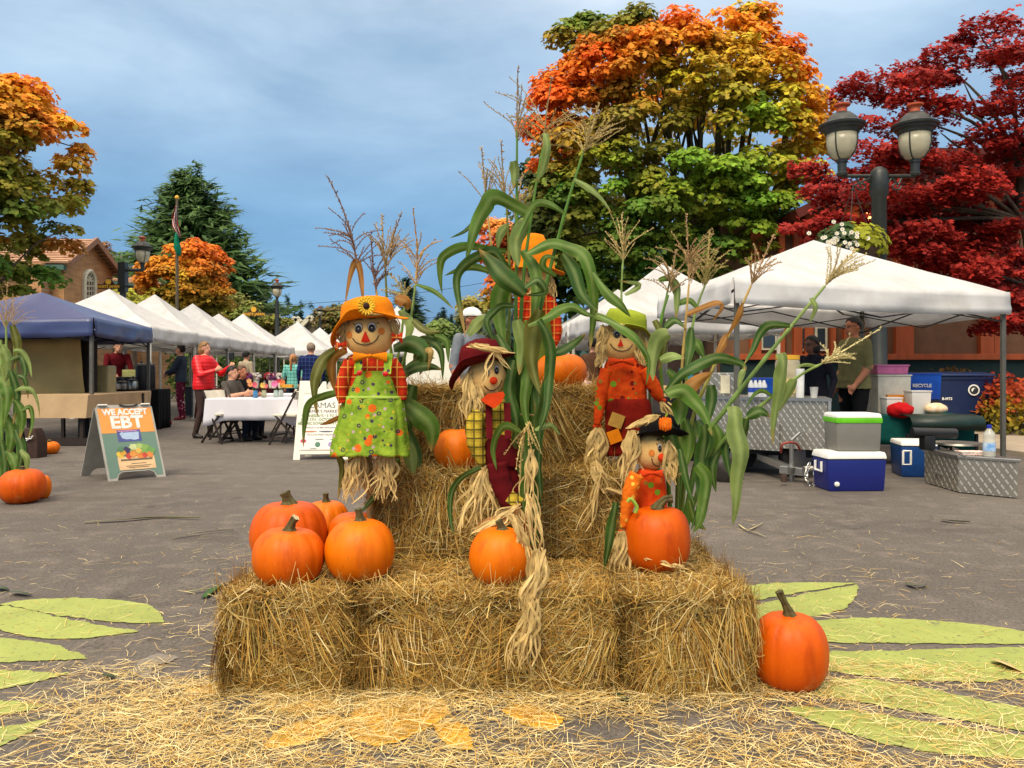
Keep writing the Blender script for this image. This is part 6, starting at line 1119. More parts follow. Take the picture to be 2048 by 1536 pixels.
# white farmers market board
O = G(586, 920); O2 = O+Vector((.685, .06, 0)); u2 = (O2-O); w2 = u2.length; u2.normalize(); back = Vector((.04, .42, 0)); vt = (O+back*.5+Vector((.035, 0, 1.0))-O); h2 = vt.length; v2 = (vt-u2*vt.dot(u2)); v2.normalize(); n2 = u2.cross(v2); n2 = n2 if n2.y < 0 else -n2
wb = thing('sandwich_board', 'white farmers market sandwich board behind the scarecrow in green', 'sign', O+u2*w2/2+back*.5)
ins = lambda x, y: (x+(.055 if x < w2/2 else -.055)*y/h2*.9, y)
of = [(0, 0), (.085, 0), (.085, .07), (w2-.085, .07), (w2-.085, 0), (w2, 0), ins(w2, h2), (w2-.14, h2), (w2-.16, h2-.11), (w2/2+.05, h2-.11), (w2/2+.04, h2-.01), (w2/2-.0, h2-.01), (w2/2-.06, h2-.11), (.20, h2-.11), (.18, h2), ins(0, h2)]
b = MB(); plate(b, O, u2, v2, of, .035, n2); wf = b.build('front_panel', white_pl, wb, smooth=False, bevel=.004)
Ob = O+back; vb2 = (O+v2*h2)-Ob; vb2 = vb2-u2*vb2.dot(u2); vb2.normalize(); b = MB(); plate(b, Ob, u2, vb2, of, .035, n2); b.build('back_panel', white_pl, wb, smooth=False)
b = MB(); plate(b, O+n2*.003, u2, v2, [(.085, .13), (w2-.085, .13), (w2-.115, h2-.18), (.115, h2-.18)], .002, n2); wp = b.build('poster', mk('poster_cream', (244, 236, 224), rough=.7, var=.03), wf, smooth=False)
for (x0, y0, x1, y1) in ((.075, .12, w2-.075, .128), (.105, h2-.172, w2-.105, h2-.166)): b = MB(); plate(b, O+n2*.0045, u2, v2, [(x0, y0), (x1, y0), (x1, y1), (x0, y1)], .001, n2); b.build('poster_rail', mk('rail_beige', (206, 198, 176), rough=.6), wf, smooth=False)  # rails are thin strips in a beige slightly darker than the board
tx = lambda s, sz, y, m, bo=.0, sq=1: text(s, sz, O+u2*w2/2+v2*(h2*y)+n2*.0045, u2, v2, m, wf, bold=bo, squash=sq)
gink = mk('green_ink', (120, 150, 84), rough=.7); rink = mk('red_ink', (170, 60, 60), rough=.7)
tx('CAMAS', .105, .65, mk('grey_green_ink', (96, 112, 96), rough=.7), .0, 1.0); tx("FARMER'S MARKET", .056, .59, ink, 0, .95); tx('WEDNESDAYS \u2022 3 TO 7 PM', .05, .535, gink, .001, .86); tx('JUNE 5TH - OCTOBER 2ND', .05, .487, gink, .001, .86); tx('HISTORIC DOWNTOWN CAMAS', .05, .44, gink, .001, .8); tx('Thank you to our Baker Street sponsors', .026, .395, ink, 0, .9); tx('Find us at the Healthy Living Summer', .026, .305, ink, 0, .9)
for k in (-1, 0, 1):
    b = MB(); q = O+u2*(w2/2)+v2*(h2*.745)+n2*.0045; plate(b, q, u2, v2, [(k*.005, 0), (k*.045+.012, .03+.012*(1-abs(k))), (k*.05, .07+.03*(1-abs(k))), (k*.045-.012, .03+.012*(1-abs(k)))], .001, n2); b.build('leaf_logo', gink, wf, smooth=False)
for (x, y, rx, ry, c) in ((.12, .235, .038, .024, (214, 80, 110)), (.3, .19, .034, .034, (96, 140, 116)), (.47, .19, .04, .034, (176, 150, 196)), (.32, .255, .06, .006, (120, 120, 120)), (.5, .25, .05, .008, (160, 150, 140)), (.25, .14, .05, .005, (150, 150, 140)), (.5, .14, .04, .005, (150, 140, 150)), (.2, .352, .09, .010, (206, 130, 90)), (.4, .352, .09, .010, (110, 110, 120)), (.54, .352, .04, .010, (110, 110, 140))):
    b = MB(); q = O+u2*(x*w2/.685)+v2*(y*h2)+n2*.0045; plate(b, q, u2, v2, [(rx*math.cos(a), ry*math.sin(a)) for a in [2*math.pi*k/16 for k in range(16)]], .001, n2); b.build('sponsor_logo', mk('logo%d%d' % (int(x*100), int(y*100)), c, rough=.7), wf, smooth=False)

# ------------------------------------------------------------------ street lamps
lamp_black = M('lamp_dark_green_iron', (44, 48, 44), rough=.45, var=.2, scale=12, spec=.5); lamp_cap = mk('lamp_orange_finial', (206, 96, 56), rough=.5); lamp_glass = M('lamp_milky_glass', (206, 198, 168), rough=.25, var=.15, scale=6, spec=.5, transl=.25)
def lantern(t, c, s):
    """acorn lantern, c = bottom centre of the glass, s = glass height"""
    prof = [(.16, 0), (.34, .08), (.5, .3), (.57, .6), (.58, 1.0)]; b = MB(); b.lathe([(r*s, z*s) for r, z in prof], 24, c); b.build('glass_globe', lamp_glass, t, smooth='all')
    for k in range(4):
        b = MB(); a = math.pi/4+k*math.pi/2; b.tube([Vector(c)+Vector((math.cos(a)*(r*s+.006), math.sin(a)*(r*s+.006), z*s)) for r, z in prof], .028*s, 6); b.build('cage_rib', lamp_black, t)
    b = MB(); b.lathe([(r*s, z*s) for r, z in ((.58, .98), (.62, 1.0), (.66, 1.12), (.74, 1.16), (.76, 1.24), (.84, 1.26), (.86, 1.34), (.8, 1.38), (.62, 1.42), (.52, 1.62), (.34, 1.78), (.2, 1.84))], 28, c); b.build('lantern_hood', lamp_black, t)
    b = MB(); b.lathe([(r*s, z*s) for r, z in ((.19, 1.82), (.18, 2.02), (.3, 2.08), (.31, 2.14), (.12, 2.2), (.04, 2.22))], 20, c); b.build('finial', lamp_cap, t); b = MB(); b.ell(Vector(c)+Vector((0, 0, 2.25*s)), (.05*s,)*3, 10, 8); b.build('finial_ball', lamp_black, t)
    b = MB(); b.lathe([(r*s, z*s) for r, z in ((.17, -.62), (.2, -.58), (.2, -.5), (.16, -.46), (.17, -.12), (.21, -.1), (.21, 0), (.15, .03))], 18, c); b.build('lantern_neck', lamp_black, t)
# double lamp on the right
dL = 13.2; lp = thing('street_lamp', 'tall double-headed street lamp in front of the red maple', 'street lamp', (W(1758, HZ, dL).x, dL, 0), 'lantern street lamps')
s = (W(0, 270, dL).z-W(0, 322, dL).z)
for px in (1684, 1830): lantern(lp, W(px, 320, dL), s)
xl = W(1758, HZ, dL).x; b = MB(); b.lathe([(.26, 0), (.27, .1), (.22, .16), (.2, .5), (.15, .6), (.14, 1.1), (.16, 1.14), (.13, 1.2), (.12, W(0, 395, dL).z), (.15, W(0, 390, dL).z), (.15, W(0, 348, dL).z), (.12, W(0, 340, dL).z), (.05, W(0, 334, dL).z)], 16, (xl, dL, 0)); b.build('pole', lamp_black, lp)
b = MB(); b.tube([W(1684, 352, dL), W(1758, 352, dL), W(1830, 352, dL)], .032, 8)
b.build('cross_arm', lamp_black, lp)
for sg in (-1, 1):
    b = MB(); P = [W(1758+sg*(20+34*f), 366-8*math.sin(f*9)-10*f, dL) for f in [i/16 for i in range(17)]]; b.tube(P, .016, 6); P = [W(1758+sg*(34+11*math.cos(a)*(1-a/9)), 372+9*math.sin(a)*(1-a/9), dL) for a in [i*.45 for i in range(17)]]; b.tube(P, .014, 6); b.build('scroll', lamp_black, lp)
def single_lamp(label, px, yg, d, polex=None, gh=34):
    t = thing('street_lamp', label, 'street lamp', (W(polex or px, HZ, d).x, d, 0), 'lantern street lamps'); s = gh*d/F; lantern(t, W(px, yg, d), s)
    b = MB(); x = W(polex or px, HZ, d).x
    zt = W(0, yg+gh*.55, d).z; b.lathe([(.16, 0), (.17, .3), (.12, .36), (.085, zt)], 12, (x, d, 0)); b.build('pole', lamp_black, t)
    if polex: b = MB(); b.tube([W(px, yg+gh*.6, d), W(polex, yg+gh*.6, d)], .05, 8); b.box(W(polex, yg+gh*1.2, d), (.22, .22, .9)); b.build('bracket', lamp_black, t)
    return t
single_lamp('street lamp with orange finial in front of the big cedar', 285, 526, 24.0, 246, 24); single_lamp('street lamp standing behind the fifth tent in the middle distance', 554, 594, 34.0, None, 16); single_lamp('smallest and farthest street lamp above the far tents', 640, 632, 52.0, None, 9)
def hanging_sign(label, px, py, d, w, s1):
    c = W(px, py, d); k = d/F; t = thing('hanging_sign', label, 'sign', c); bw = w*k; b = MB(); b.box(c, (bw, .06, 9*k)); mb = b.build('board', mk('sign_maroon', (66, 30, 22), rough=.6), t, smooth=False)
    b = MB(); b.add([c+Vector((-bw*.28, -.02, 4*k)), c+Vector((bw*.28, -.02, 4*k)), c+Vector((bw*.14, -.02, 12*k)), c+Vector((0, -.02, 18*k)), c+Vector((-bw*.14, -.02, 12*k))]+[c+Vector((x, .02, z)) for x, z in ((-bw*.28, 4*k), (bw*.28, 4*k), (bw*.14, 12*k), (0, 18*k), (-bw*.14, 12*k))], [(0, 1, 2, 3, 4), (9, 8, 7, 6, 5)]+[(i, (i+1) % 5, 5+(i+1) % 5, 5+i) for i in range(5)]); b.build('crest', mk('sign_maroon', (66, 30, 22)), t, smooth=False)
    b = MB(); b.lathe([(5.5*k, 0), (5.5*k, .02)], 20, c+Vector((0, -.03, 9*k)), Matrix.Rotation(math.radians(90), 3, 'X')); b.build('emblem', mk('sign_gold', (236, 178, 52), rough=.5), t, smooth=False)
    text(s1, 7.4*k, c+Vector((0, -.036, -2.8*k)), (1, 0, 0), (0, 0, 1), mk('sign_gold', (236, 178, 52)), t, bold=.006, ext=.004, squash=.95); b = MB(); b.bar(c+Vector((bw/2, .0, 0)), c+Vector((bw/2+.4, .0, 0)), .06, .06); b.build('bracket', lamp_black, t); return t
hanging_sign('maroon and gold sign hanging above the first white tents', 218, 573, 23.9, 44, 'HOSTS JAPAN'); hanging_sign('maroon and gold sign hanging behind the fifth white tent', 508, 628, 34.0, 36, 'HOSTS JAPAN')
# flagpole
dF = 33.5; fp = thing('flagpole', 'flagpole with striped flag above a green flag', 'flagpole', (W(353, HZ, dF).x, dF, 0)); xF = W(354, HZ, dF).x; b = MB(); b.tube([(xF, dF, 0), (xF, dF, W(0, 398, dF).z)], [.09, .05], 10); b.build('pole', mk('pole_bronze', (96, 86, 66), rough=.5), fp); b = MB(); b.ell((xF, dF, W(0, 395, dF).z), (.09,)*3, 12, 8); b.build('ball', mk('sign_gold', (236, 178, 52)), fp)
def flag(name, rows, mats, par):
    """hanging cloth: rows (y, x left, x right) px; vertical stripes cycle mats"""
    for j in range(len(mats)):
        b = MB(); vs = []
        for (y, x0, x1) in rows:
            for f in (j/len(mats), (j+1)/len(mats)): x = x0+(x1-x0)*f; vs.append(W(x, y, dF-.1-.18*math.sin(f*9+y*.08)))
        b.add(vs, [(2*i, 2*i+1, 2*i+3, 2*i+2) for i in range(len(rows)-1)]); o = b.build('stripe' if len(mats) > 1 else name, mats[j], par, solid=.01)
fw, frd = simple_cloth('flag_white', (226, 220, 214)), simple_cloth('flag_red', (168, 40, 44)); b = MB(); b.tube([(xF, dF-.08, W(0, 412, dF).z), (xF, dF-.08, W(0, 472, dF).z)], .012, 6); sf = b.build('striped_flag', fw, fp)
flag('striped_flag', [(412, 351, 353), (425, 346, 353), (440, 343, 354), (452, 344, 357), (462, 350, 360), (474, 358, 363)], [frd, fw, frd, fw, frd, fw, frd], sf); flag('green_flag', [(465, 351, 354), (480, 348, 358), (495, 347, 362), (505, 352, 363), (512, 356, 361)], [simple_cloth('flag_green', (24, 128, 96))], fp)
# overhead wires
for i, (y0, y1, l) in enumerate(((560, 612, 'upper overhead wire crossing the far end of the street'), (626, 632, 'lower overhead wire crossing the far end of the street'))):
    b = MB(); P = [W(500+500*f, y1+(y0-y1)*f+10*4*f*(1-f), 60) for f in [k/12 for k in range(13)]]; b.tube(P, .018, 5); o = b.build('overhead_wire', ink, None, P[0]); tag(o, l, 'wire', 'overhead wires')

# ------------------------------------------------------------------ hanging flower basket on the right lamp
hb = thing('flower_basket', 'hanging basket of white daisies and lime leaves on the double lamp', 'flower basket', W(1700, 520, 12.9)); dB = 12.9
rng = np.random.default_rng(3); n = 1500; q = norm(rng.normal(0, 1, (n, 3))); P = np.array(W(1704, 488, dB))+q*np.array([.62, .5, .36])*rng.uniform(.5, 1, (n, 1)); lime = (P[:, 0] > W(1690, 0, dB).x)
cc = np.where(lime[:, None], Cn((168, 170, 44))[0], Cn((62, 88, 40))[0])*rng.uniform(.7, 1.2, (n, 1)); leaf_cloud('foliage', P, q+np.array([0, -.4, .5]), rng.uniform(.08, .15, n), cc, 'oval', hb, rng)
rngd = random.Random(8); wd, yd = mk('daisy_white', (238, 234, 220), rough=.7), mk('daisy_yellow', (226, 190, 60), rough=.7)
for i in range(34):
    a = rngd.uniform(0, 6.28); e = rngd.uniform(.1, 1.2); c = W(1686+rngd.gauss(0, 26), 476+rngd.gauss(0, 12), dB-.42+rngd.uniform(-.08, .1)); b = MB(); r = .042
    for k in range(7):
        t0 = 2*math.pi*k/7; uu = Vector((math.cos(t0), -.15, math.sin(t0)*.9)); vv = Vector((-math.sin(t0), 0, math.cos(t0))); b.add([c, c+uu*r*.6+vv*r*.3, c+uu*r, c+uu*r*.6-vv*r*.3], [(0, 1, 2, 3)])
    o = b.build('daisy', wd, hb, smooth=False); b = MB(); b.ell(c+Vector((0, -.006, 0)), (.012, .008, .012), 6, 4); b.build('daisy_eye', yd, o)
b = MB(); b.lathe([(.1, -.45), (.3, -.3), (.42, -.05), (.44, 0)], 20, W(1704, 500, dB)); b.build('basket', mk('basket_brown', (74, 56, 40), rough=.9), hb)
b = MB()
for k in range(3): a = 2*math.pi*k/3; b.tube([W(1704, 500, dB)+Vector((.4*math.cos(a), .4*math.sin(a), 0)), W(1706, 372, dB)], .006, 5)
b.tube([W(1706, 372, dB), W(1740, 356, dB+.25)], .016, 6); b.build('chain', lamp_black, hb)
# ------------------------------------------------------------------ left stalls: tables, goods, chairs
white_cloth = M('white_tablecloth', (232, 228, 232), rough=.8, var=.05, scale=4, bump=.15, bscale=8, spec=.15, transl=.1); kraft = M('kraft_cloth', (190, 160, 120), rough=.8, var=.15, scale=3, bump=.2, bscale=8); canvas = M('canvas_backdrop', (182, 158, 104), rough=.9, var=.2, scale=1.4, bump=.3, bscale=5); black_cloth = simple_cloth('black_tablecloth', (20, 20, 22)); dark_wood = mk('dark_folding_wood', (46, 34, 28), rough=.6); brown_pl = mk('brown_tube', (60, 50, 44), rough=.5); steel = M('brushed_steel', (186, 184, 178), rough=.3, metal=.9, var=.1); black_pl = mk('black_plastic', (24, 24, 26), rough=.45)
def draped_table(name, label, cen, size, h, drop, mat, a=0.0, group=None, ripple=.03, legs=True, seed=0, legm=None):
    cen = Vector((cen[0], cen[1], 0)); t = thing(name, label, 'table', cen, group); R = Matrix.Rotation(a, 3, 'Z'); w, l = size; b = MB(); rr = random.Random(seed); m = 16; per = []
    for k, (x0, y0, x1, y1) in enumerate(((-1, -1, 1, -1), (1, -1, 1, 1), (1, 1, -1, 1), (-1, 1, -1, -1))):
        for j in range(m): f = j/m; per.append((x0+(x1-x0)*f, y0+(y1-y0)*f, f))
    rings = [[cen+R @ Vector((x*w/2*.02, y*l/2*.02, h+.004)) for x, y, f in per], [cen+R @ Vector((x*w/2*.97, y*l/2*.97, h+.004)) for x, y, f in per], [cen+R @ Vector((x*w/2, y*l/2, h-.006)) for x, y, f in per]]
    for i in (1, 2, 3, 4):
        g = i/4; ring = []
        for q, (x, y, f) in enumerate(per):
            corner = abs(f-.5)*2; dp = drop*(1+.32*max(0, corner-.6)/.4); k = 1+ripple*g*(math.sin(q*1.4+seed)+.5*math.sin(q*2.3))+.06*g*max(0, corner-.7)
            ring.append(cen+R @ Vector((x*w/2*k, y*l/2*k, h-.006-dp*g)))
        rings.append(ring)
    b.loft(rings, caps=False); b.build('tablecloth', mat, t, smooth=True, solid=.003)
    b = MB(); b.box(cen+Vector((0, 0, h-.025)), (w*.98, l*.98, .04), R); b.build('table_top', white_pl, t, smooth=False)
    if legs:
        for sx in (-1, 1):
            b = MB(); p = lambda x, y, z: cen+R @ Vector((x, y, z))
            X0 = sx*w*.36; b.tube([p(X0, -l*.36, .02), p(X0, -l*.3, h-.05)], .016, 8); b.tube([p(X0, l*.36, .02), p(X0, l*.3, h-.05)], .016, 8); b.tube([p(X0, -l*.45, .025), p(X0, 0, .06), p(X0, l*.45, .025)], .02, 8); b.tube([p(X0, -l*.33, h*.45), p(X0, l*.33, h*.45)], .012, 8); b.build('leg_frame', legm or brown_pl, t)
    return t
def folding_chair(cx, cy, a, label):
    t = thing('folding_chair', label, 'chair', (cx, cy, 0), 'folding chairs at the white tables'); R = Matrix.Rotation(a, 3, 'Z'); c = Vector((cx, cy, 0)); p = lambda x, y, z: c+R @ Vector((x, y, z))
    for sx in (-.21, .21):
        b = MB(); b.bar(p(sx, -.24, 0), p(sx, .20, .82), .03, .022); b.build('leg', dark_wood, t, smooth=False); b = MB(); b.bar(p(sx*.88, .26, 0), p(sx*.88, -.16, .46), .03, .022); b.build('leg', dark_wood, t, smooth=False)
    b = MB(); b.box(p(0, -.0, .455), (.40, .38, .035), R); b.build('seat', mk('chair_cream', (224, 214, 192), rough=.6), t, smooth=False, bevel=.01); b = MB(); b.box(p(0, .185, .76), (.40, .03, .13), R @ Matrix.Rotation(-.25, 3, 'X')); b.build('backrest', mk('chair_cream', (224, 214, 192)), t, smooth=False, bevel=.008)
    b = MB(); b.bar(p(-.2, -.15, .15), p(.2, -.15, .15), .02, .02); b.build('stretcher', dark_wood, t, smooth=False); return t
tb = draped_table('white_table', 'white draped table with flower jars where two people sit', (W(512, HZ, 12.6).x, 12.7), (1.42, .76), .70, .33, white_cloth, .05, 'white dining tables', seed=2)
draped_table('white_table', 'second white draped table behind the flower jars', (W(580, HZ, 14.4).x, 14.4), (1.5, .8), .72, .3, white_cloth, .3, 'white dining tables', seed=3)
folding_chair(W(440, HZ, 12.4).x, 12.5, math.radians(60), 'folding chair with cream seat behind the woman in red'); folding_chair(W(578, HZ, 12.2).x, 12.25, math.radians(-100), 'empty folding chair at the right end of the white table, beside the white board'); folding_chair(W(566, HZ, 13.4).x, 13.5, math.radians(-70), 'folding chair between the two white tables')
# jars of flowers
def jar(label, px, d, glassc, blooms):
    base = Vector((W(px, HZ, d).x, d, .706)); t = thing('flower_jar', label, 'flower jar', base, 'jars of flowers on the table'); b = MB(); b.lathe([(.035, 0), (.042, .01), (.042, .085), (.034, .1), (.036, .12)], 14, base); b.build('jar', M('jar%d' % px, glassc, rough=.1, spec=.6, alpha=.75), t)
    for i, (dx, dz, r, c) in enumerate(blooms):
        top = base+Vector((dx, -.03, .12+dz)); b = MB(); b.tube([base+Vector((0, 0, .08)), top], .004, 5); st = b.build('stem', mk('stem_green', (84, 112, 44)), t); b = MB()
        for k in range(10): a = 2*math.pi*k/10; u = Vector((math.cos(a), -.25, math.sin(a))); v = Vector((-math.sin(a), 0, math.cos(a))); b.add([top, top+u*r*.6+v*r*.26, top+u*r, top+u*r*.6-v*r*.26], [(0, 1, 2, 3)])
        bo = b.build('bloom', mk('bloom%s' % str(c), c, rough=.7), st, smooth=False)
jar('blue jar of pink and orange gerberas', 511, 12.55, (70, 140, 190), [(0, .09, .05, (232, 96, 116)), (-.07, .1, .05, (240, 150, 96)), (-.09, .15, .045, (242, 176, 110))]); jar('clear jar with yellow and pink gerberas', 528, 12.7, (190, 190, 150), [(-.01, .08, .05, (236, 196, 90)), (.04, .07, .045, (226, 110, 110))]); jar('clear jar with a big pink dahlia', 552, 12.8, (180, 200, 190), [(-.01, .1, .065, (236, 120, 170)), (.05, .15, .04, (200, 50, 70))]); jar('jar with an orange gerbera at the far end of the table', 562, 13.0, (190, 200, 190), [(.03, .12, .055, (240, 130, 60)), (.0, .14, .035, (206, 60, 70))])
b = MB(); c = Vector((W(574, HZ, 13.2).x, 13.2, .0)); c.z = W(574, 772, 13.2).z; b.box(c, (.2, .15, .05)); o = b.build('yellow_box', mk('mustard', (222, 160, 40), rough=.6), None, c, smooth=False); tag(o, 'flat yellow box on the far white table', 'box')
# stall under the navy canopy
dC = 11.9
t = thing('kraft_table', 'long low table covered with brown kraft paper under the blue canopy', 'table', (W(160, HZ, dC).x, dC, 0)); xa, xb = W(30, HZ, dC).x, W(292, HZ, dC+1.6).x
p0, p1, p2, p3 = Vector((xa, dC, 0)), W(176, HZ, dC), W(290, HZ, dC+2.0), Vector((xa, dC+1.2, 0)); p1.z = p2.z = 0; b = MB(); pts = [p0, p1, p2, p3]; zt, zb = W(0, 797, dC).z+.05, W(0, 836, dC).z
rings = [[q+Vector((0, 0, zt)) for q in (p0, p0.lerp(p1, .5), p1, p1.lerp(p2, .5), p2, p2+Vector((-.3, .9, 0)), p3)]]; top = rings[0]
low = [q+Vector((0, 0, zb-zt))+Vector((.02*math.sin(i*2), -.03, 0)) for i, q in enumerate(top)]; b.loft([low, top], caps=False); b.add(top, [tuple(range(7))]); b.build('paper_cover', kraft, t, smooth=False, solid=.004)
for i, q in enumerate((p0.lerp(p1, .15), p0.lerp(p1, .88), p2.lerp(p1, .1), p3)): b = MB(); b.bar(q+Vector((0, .08, 0)), q+Vector((0, .08, zt-.02)), .05, .05); b.build('leg', dark_wood, t, smooth=False)
b = MB(); b.box((W(100, HZ, dC).x, dC+.15, .06), (1.6, .2, .1)); b.build('lower_rail', dark_wood, t, smooth=False)
bd = thing('canvas_backdrop', 'tan canvas side wall hanging under the blue canopy', 'backdrop', (W(95, HZ, 13).x, 13.0, 0)); dK = 13.0; b = MB(); m = 24; x0, x1 = W(-60, 0, dK).x, W(168, 0, dK).x; z0, z1 = W(0, 795, dK).z, W(0, 676, dK).z; vs = []
for j in range(9):
    for i in range(m+1): f = i/m; g = j/8; vs.append((x0+(x1-x0)*f-.04*g*(i == m), dK+.05*math.sin(f*9+g*1.5)+.03*noise.noise(Vector((f*6, g*4, 2))), z0+(z1-z0)*g-.05*math.sin(f*3.1)*g*.4))
b.add(vs, [(j*(m+1)+i, j*(m+1)+i+1, (j+1)*(m+1)+i+1, (j+1)*(m+1)+i) for j in range(8) for i in range(m)]); b.build('canvas', canvas, bd, smooth='all', solid=.006); b = MB(); b.tube([(x0, dK, z1+.02), (x1, dK, z1+.02)], .015, 8); b.build('rail', grey_metal, bd)
b = MB(); b.box((W(176, HZ, 13.3).x, 13.3, W(0, 740, 13.3).z), (.16, .3, 1.0)); b.box((W(176, HZ, 13.3).x, 13.3, .3), (.06, .06, .7)); o = b.build('menu_stand', mk('chalk_black', (34, 28, 26), rough=.8), None, (W(176, HZ, 13.3).x, 13.3, 0), smooth=False); tag(o, 'narrow dark menu stand beside the tan canvas', 'stand')
dT = 15.6; ct = draped_table('coffee_counter', 'black draped serving counter in front of the man in maroon', (W(258, HZ, dT).x, dT), (1.35, .7), .78, .74, black_cloth, .1, seed=6)
def urn(label, px, d, r, h, z, mat, name='steel_pot', cat='pot', grp='pots and pans on the counter'):
    c = Vector((W(px, HZ, d).x, d, z)); t = thing(name, label, cat, c, grp); b = MB(); b.lathe([(r*.96, 0), (r, .015), (r, h*.9), (r*.9, h)], 18, c); b.build('body', mat, t); b = MB(); b.lathe([(r*1.02, h), (r*.9, h+.03), (r*.2, h+.05), (r*.16, h+.09), (.004, h+.1)], 18, c); b.build('lid', black_pl, t); return t
urn('wide steel pan at the left of the black counter', 245, 15.3, .12, .12, .785, steel); urn('steel pot in the middle of the black counter', 266, 15.35, .1, .16, .785, steel); urn('black thermos urn on the counter', 283, 15.5, .11, .46, .785, black_pl, 'thermos_urn', 'urn'); urn('second black thermos urn nearest the tent post', 299, 15.7, .11, .46, .785, black_pl, 'thermos_urn', 'urn')
b = MB(); c = Vector((W(243, HZ, 15.7).x, 15.7, .785)); b.box(c+Vector((0, 0, .12)), (.5, .35, .24)); o = b.build('black_crate', black_pl, None, c, smooth=False, bevel=.02); tag(o, 'black crate standing behind the steel pan', 'crate')
b = MB(); c = Vector((W(268, HZ, 16.0).x, 16.0, .785)); b.box(c+Vector((0, 0, .2)), (.34, .3, .36)); o = b.build('paper_box', mk('straw_green', (176, 176, 110), rough=.8), None, c, smooth=False, bevel=.01); tag(o, 'pale green box behind the steel pots', 'box')
b = MB(); c = Vector((W(205, HZ, 13.8).x, 13.8, 0)); b.box(c+Vector((0, 0, .93)), (.35, .3, .6)); o = b.build('drink_dispenser', mk('dispenser_beige', (176, 160, 112), rough=.3), None, c+Vector((0, 0, .63)), smooth=False, bevel=.03); tag(o, 'beige drink dispenser behind the front post of the blue canopy', 'dispenser')
b = MB(); b.box(c+Vector((0, .1, .31)), (.7, .5, .62)); o = b.build('cabinet', mk('dark_cabinet', (44, 40, 36), rough=.7), None, c, smooth=False, bevel=.01); tag(o, 'dark cabinet carrying the beige dispenser', 'cabinet')
b = MB(); c = Vector((W(325, HZ, 16.6).x, 16.6, 0)); b.box(c+Vector((-.12, 0, .33)), (.36, .4, .66)); o = b.build('black_bin', black_pl, None, c, smooth=False, bevel=.03, ); tag(o, 'black bin at the foot of the first white tent', 'bin')
b = MB(); c = G(322, 849); b.box(c+Vector((-.1, 0, .03)), (.55, .3, .06)); o = b.build('red_tray', mk('tray_red', (150, 30, 26), rough=.5), None, c, smooth=False, bevel=.01); tag(o, 'red tray on the asphalt by the tent post', 'tray'); b = MB(); b.lathe([(.035, 0), (.045, .12)], 14, c+Vector((.12, -.02, .064))); o = b.build('paper_cup', wink, None, c+Vector((.12, -.02, .064))); tag(o, 'white paper cup on the red tray', 'cup')
b = MB(); c = G(388, 826); b.lathe([(.13, 0), (.16, .36), (.165, .38)], 18, c); o = b.build('white_bucket', white_pl, None, c); tag(o, 'white bucket behind the woman in floral trousers', 'bucket')
b = MB(); c = Vector((W(398, HZ, 20.0).x, 20.0, 0)); b.box(c+Vector((0, 0, .38)), (.5, .5, .7)); b.box(c+Vector((0, 0, .745)), (.7, .6, .03)); o = b.build('stall_table', black_pl, None, c, smooth=False); tag(o, 'small black stall table behind the floral trousers', 'table')
# brown bag at left
c = G(58, 915); bg = thing('shopping_bag', 'brown shopping bag with white print near the small flat pumpkin', 'bag', c); b = MB(); rings = [[c+Vector((x*.17*k, y*.11*k, z)) for x, y in ((-1, -1), (-.3, -1.15), (.4, -1.05), (1, -1), (1, 1), (-1, 1))] for z, k in ((0, 1), (.18, 1.03), (.33, .86), (.38, .7))]; b.loft(rings); bo = b.build('bag_body', simple_cloth('brown_bag', (70, 54, 48)), bg); b = MB(); rb_ = random.Random(2)
for k in range(7): a = rb_.uniform(0, 6.28); q = c+Vector((.0+rb_.gauss(0, .05), -.135, .27+rb_.gauss(0, .03))); b.tube([q, q+Vector((.05*math.cos(a), -.003, .05*math.sin(a))), q+Vector((.08*math.cos(a+.5), 0, .08*math.sin(a+.5)))], .008, 5)
b.build('printed_flourish', wink, bo)
b = MB(); c = G(2, 960); rings = [[c+Vector((x*.17*k, y*.15*k, z)) for x, y in ((-1, -1), (1, -1), (1, 1), (-1, 1))] for z, k in ((0, 1), (.3, 1.05), (.5, .9))]; b.loft(rings); o = b.build('black_tote', simple_cloth('black_bag', (24, 24, 28)), None, c); tag(o, 'black tote bag at the left edge behind the corn', 'bag')
# flower/produce stall at mid distance
t = draped_table('produce_table', 'dark produce table with bouquets behind the seated pair', (W(520, HZ, 18.5).x, 18.5), (2.6, .9), .74, .5, simple_cloth('dark_maroon_cloth', (60, 20, 24)), .15, seed=8)
rp = random.Random(12)
for i in range(16):
    c = Vector((W(482+i*6.2, HZ, 18.4).x, 18.3+rp.uniform(-.3, .3), .75)); tt = thing('flower_bunch', ['dark leafy', 'crimson', 'pale pink', 'mixed red', 'purple', 'cream', 'white', 'burgundy'][i % 8]+' flower bunch, '+['1st', '2nd', '3rd', '4th', '5th', '6th', '7th', '8th', '9th', '10th', '11th', '12th', '13th', '14th', '15th', '16th'][i]+' from the left on the produce table', 'flowers', c, 'flower bunches'); b = MB(); b.lathe([(.05, 0), (.07, .18)], 10, c); b.build('bucket', black_pl if i % 2 else white_pl, tt)
    rg = np.random.default_rng(i); n = 46; q = norm(rg.normal(0, 1, (n, 3))); P = np.array(c)+np.array([0, 0, .26])+q*np.array([.11, .1, .1]); cc = Cn((40, 50, 30), (150, 30, 40), (206, 150, 160), (170, 40, 50), (100, 50, 100), (200, 180, 140), (210, 200, 196), (90, 20, 34))[[i % 8]*n]*rg.uniform(.6, 1.2, (n, 1)); leaf_cloud('blooms', P, q+np.array([0, -.3, .4]), rg.uniform(.06, .1, n), cc, 'oval', tt, rg)
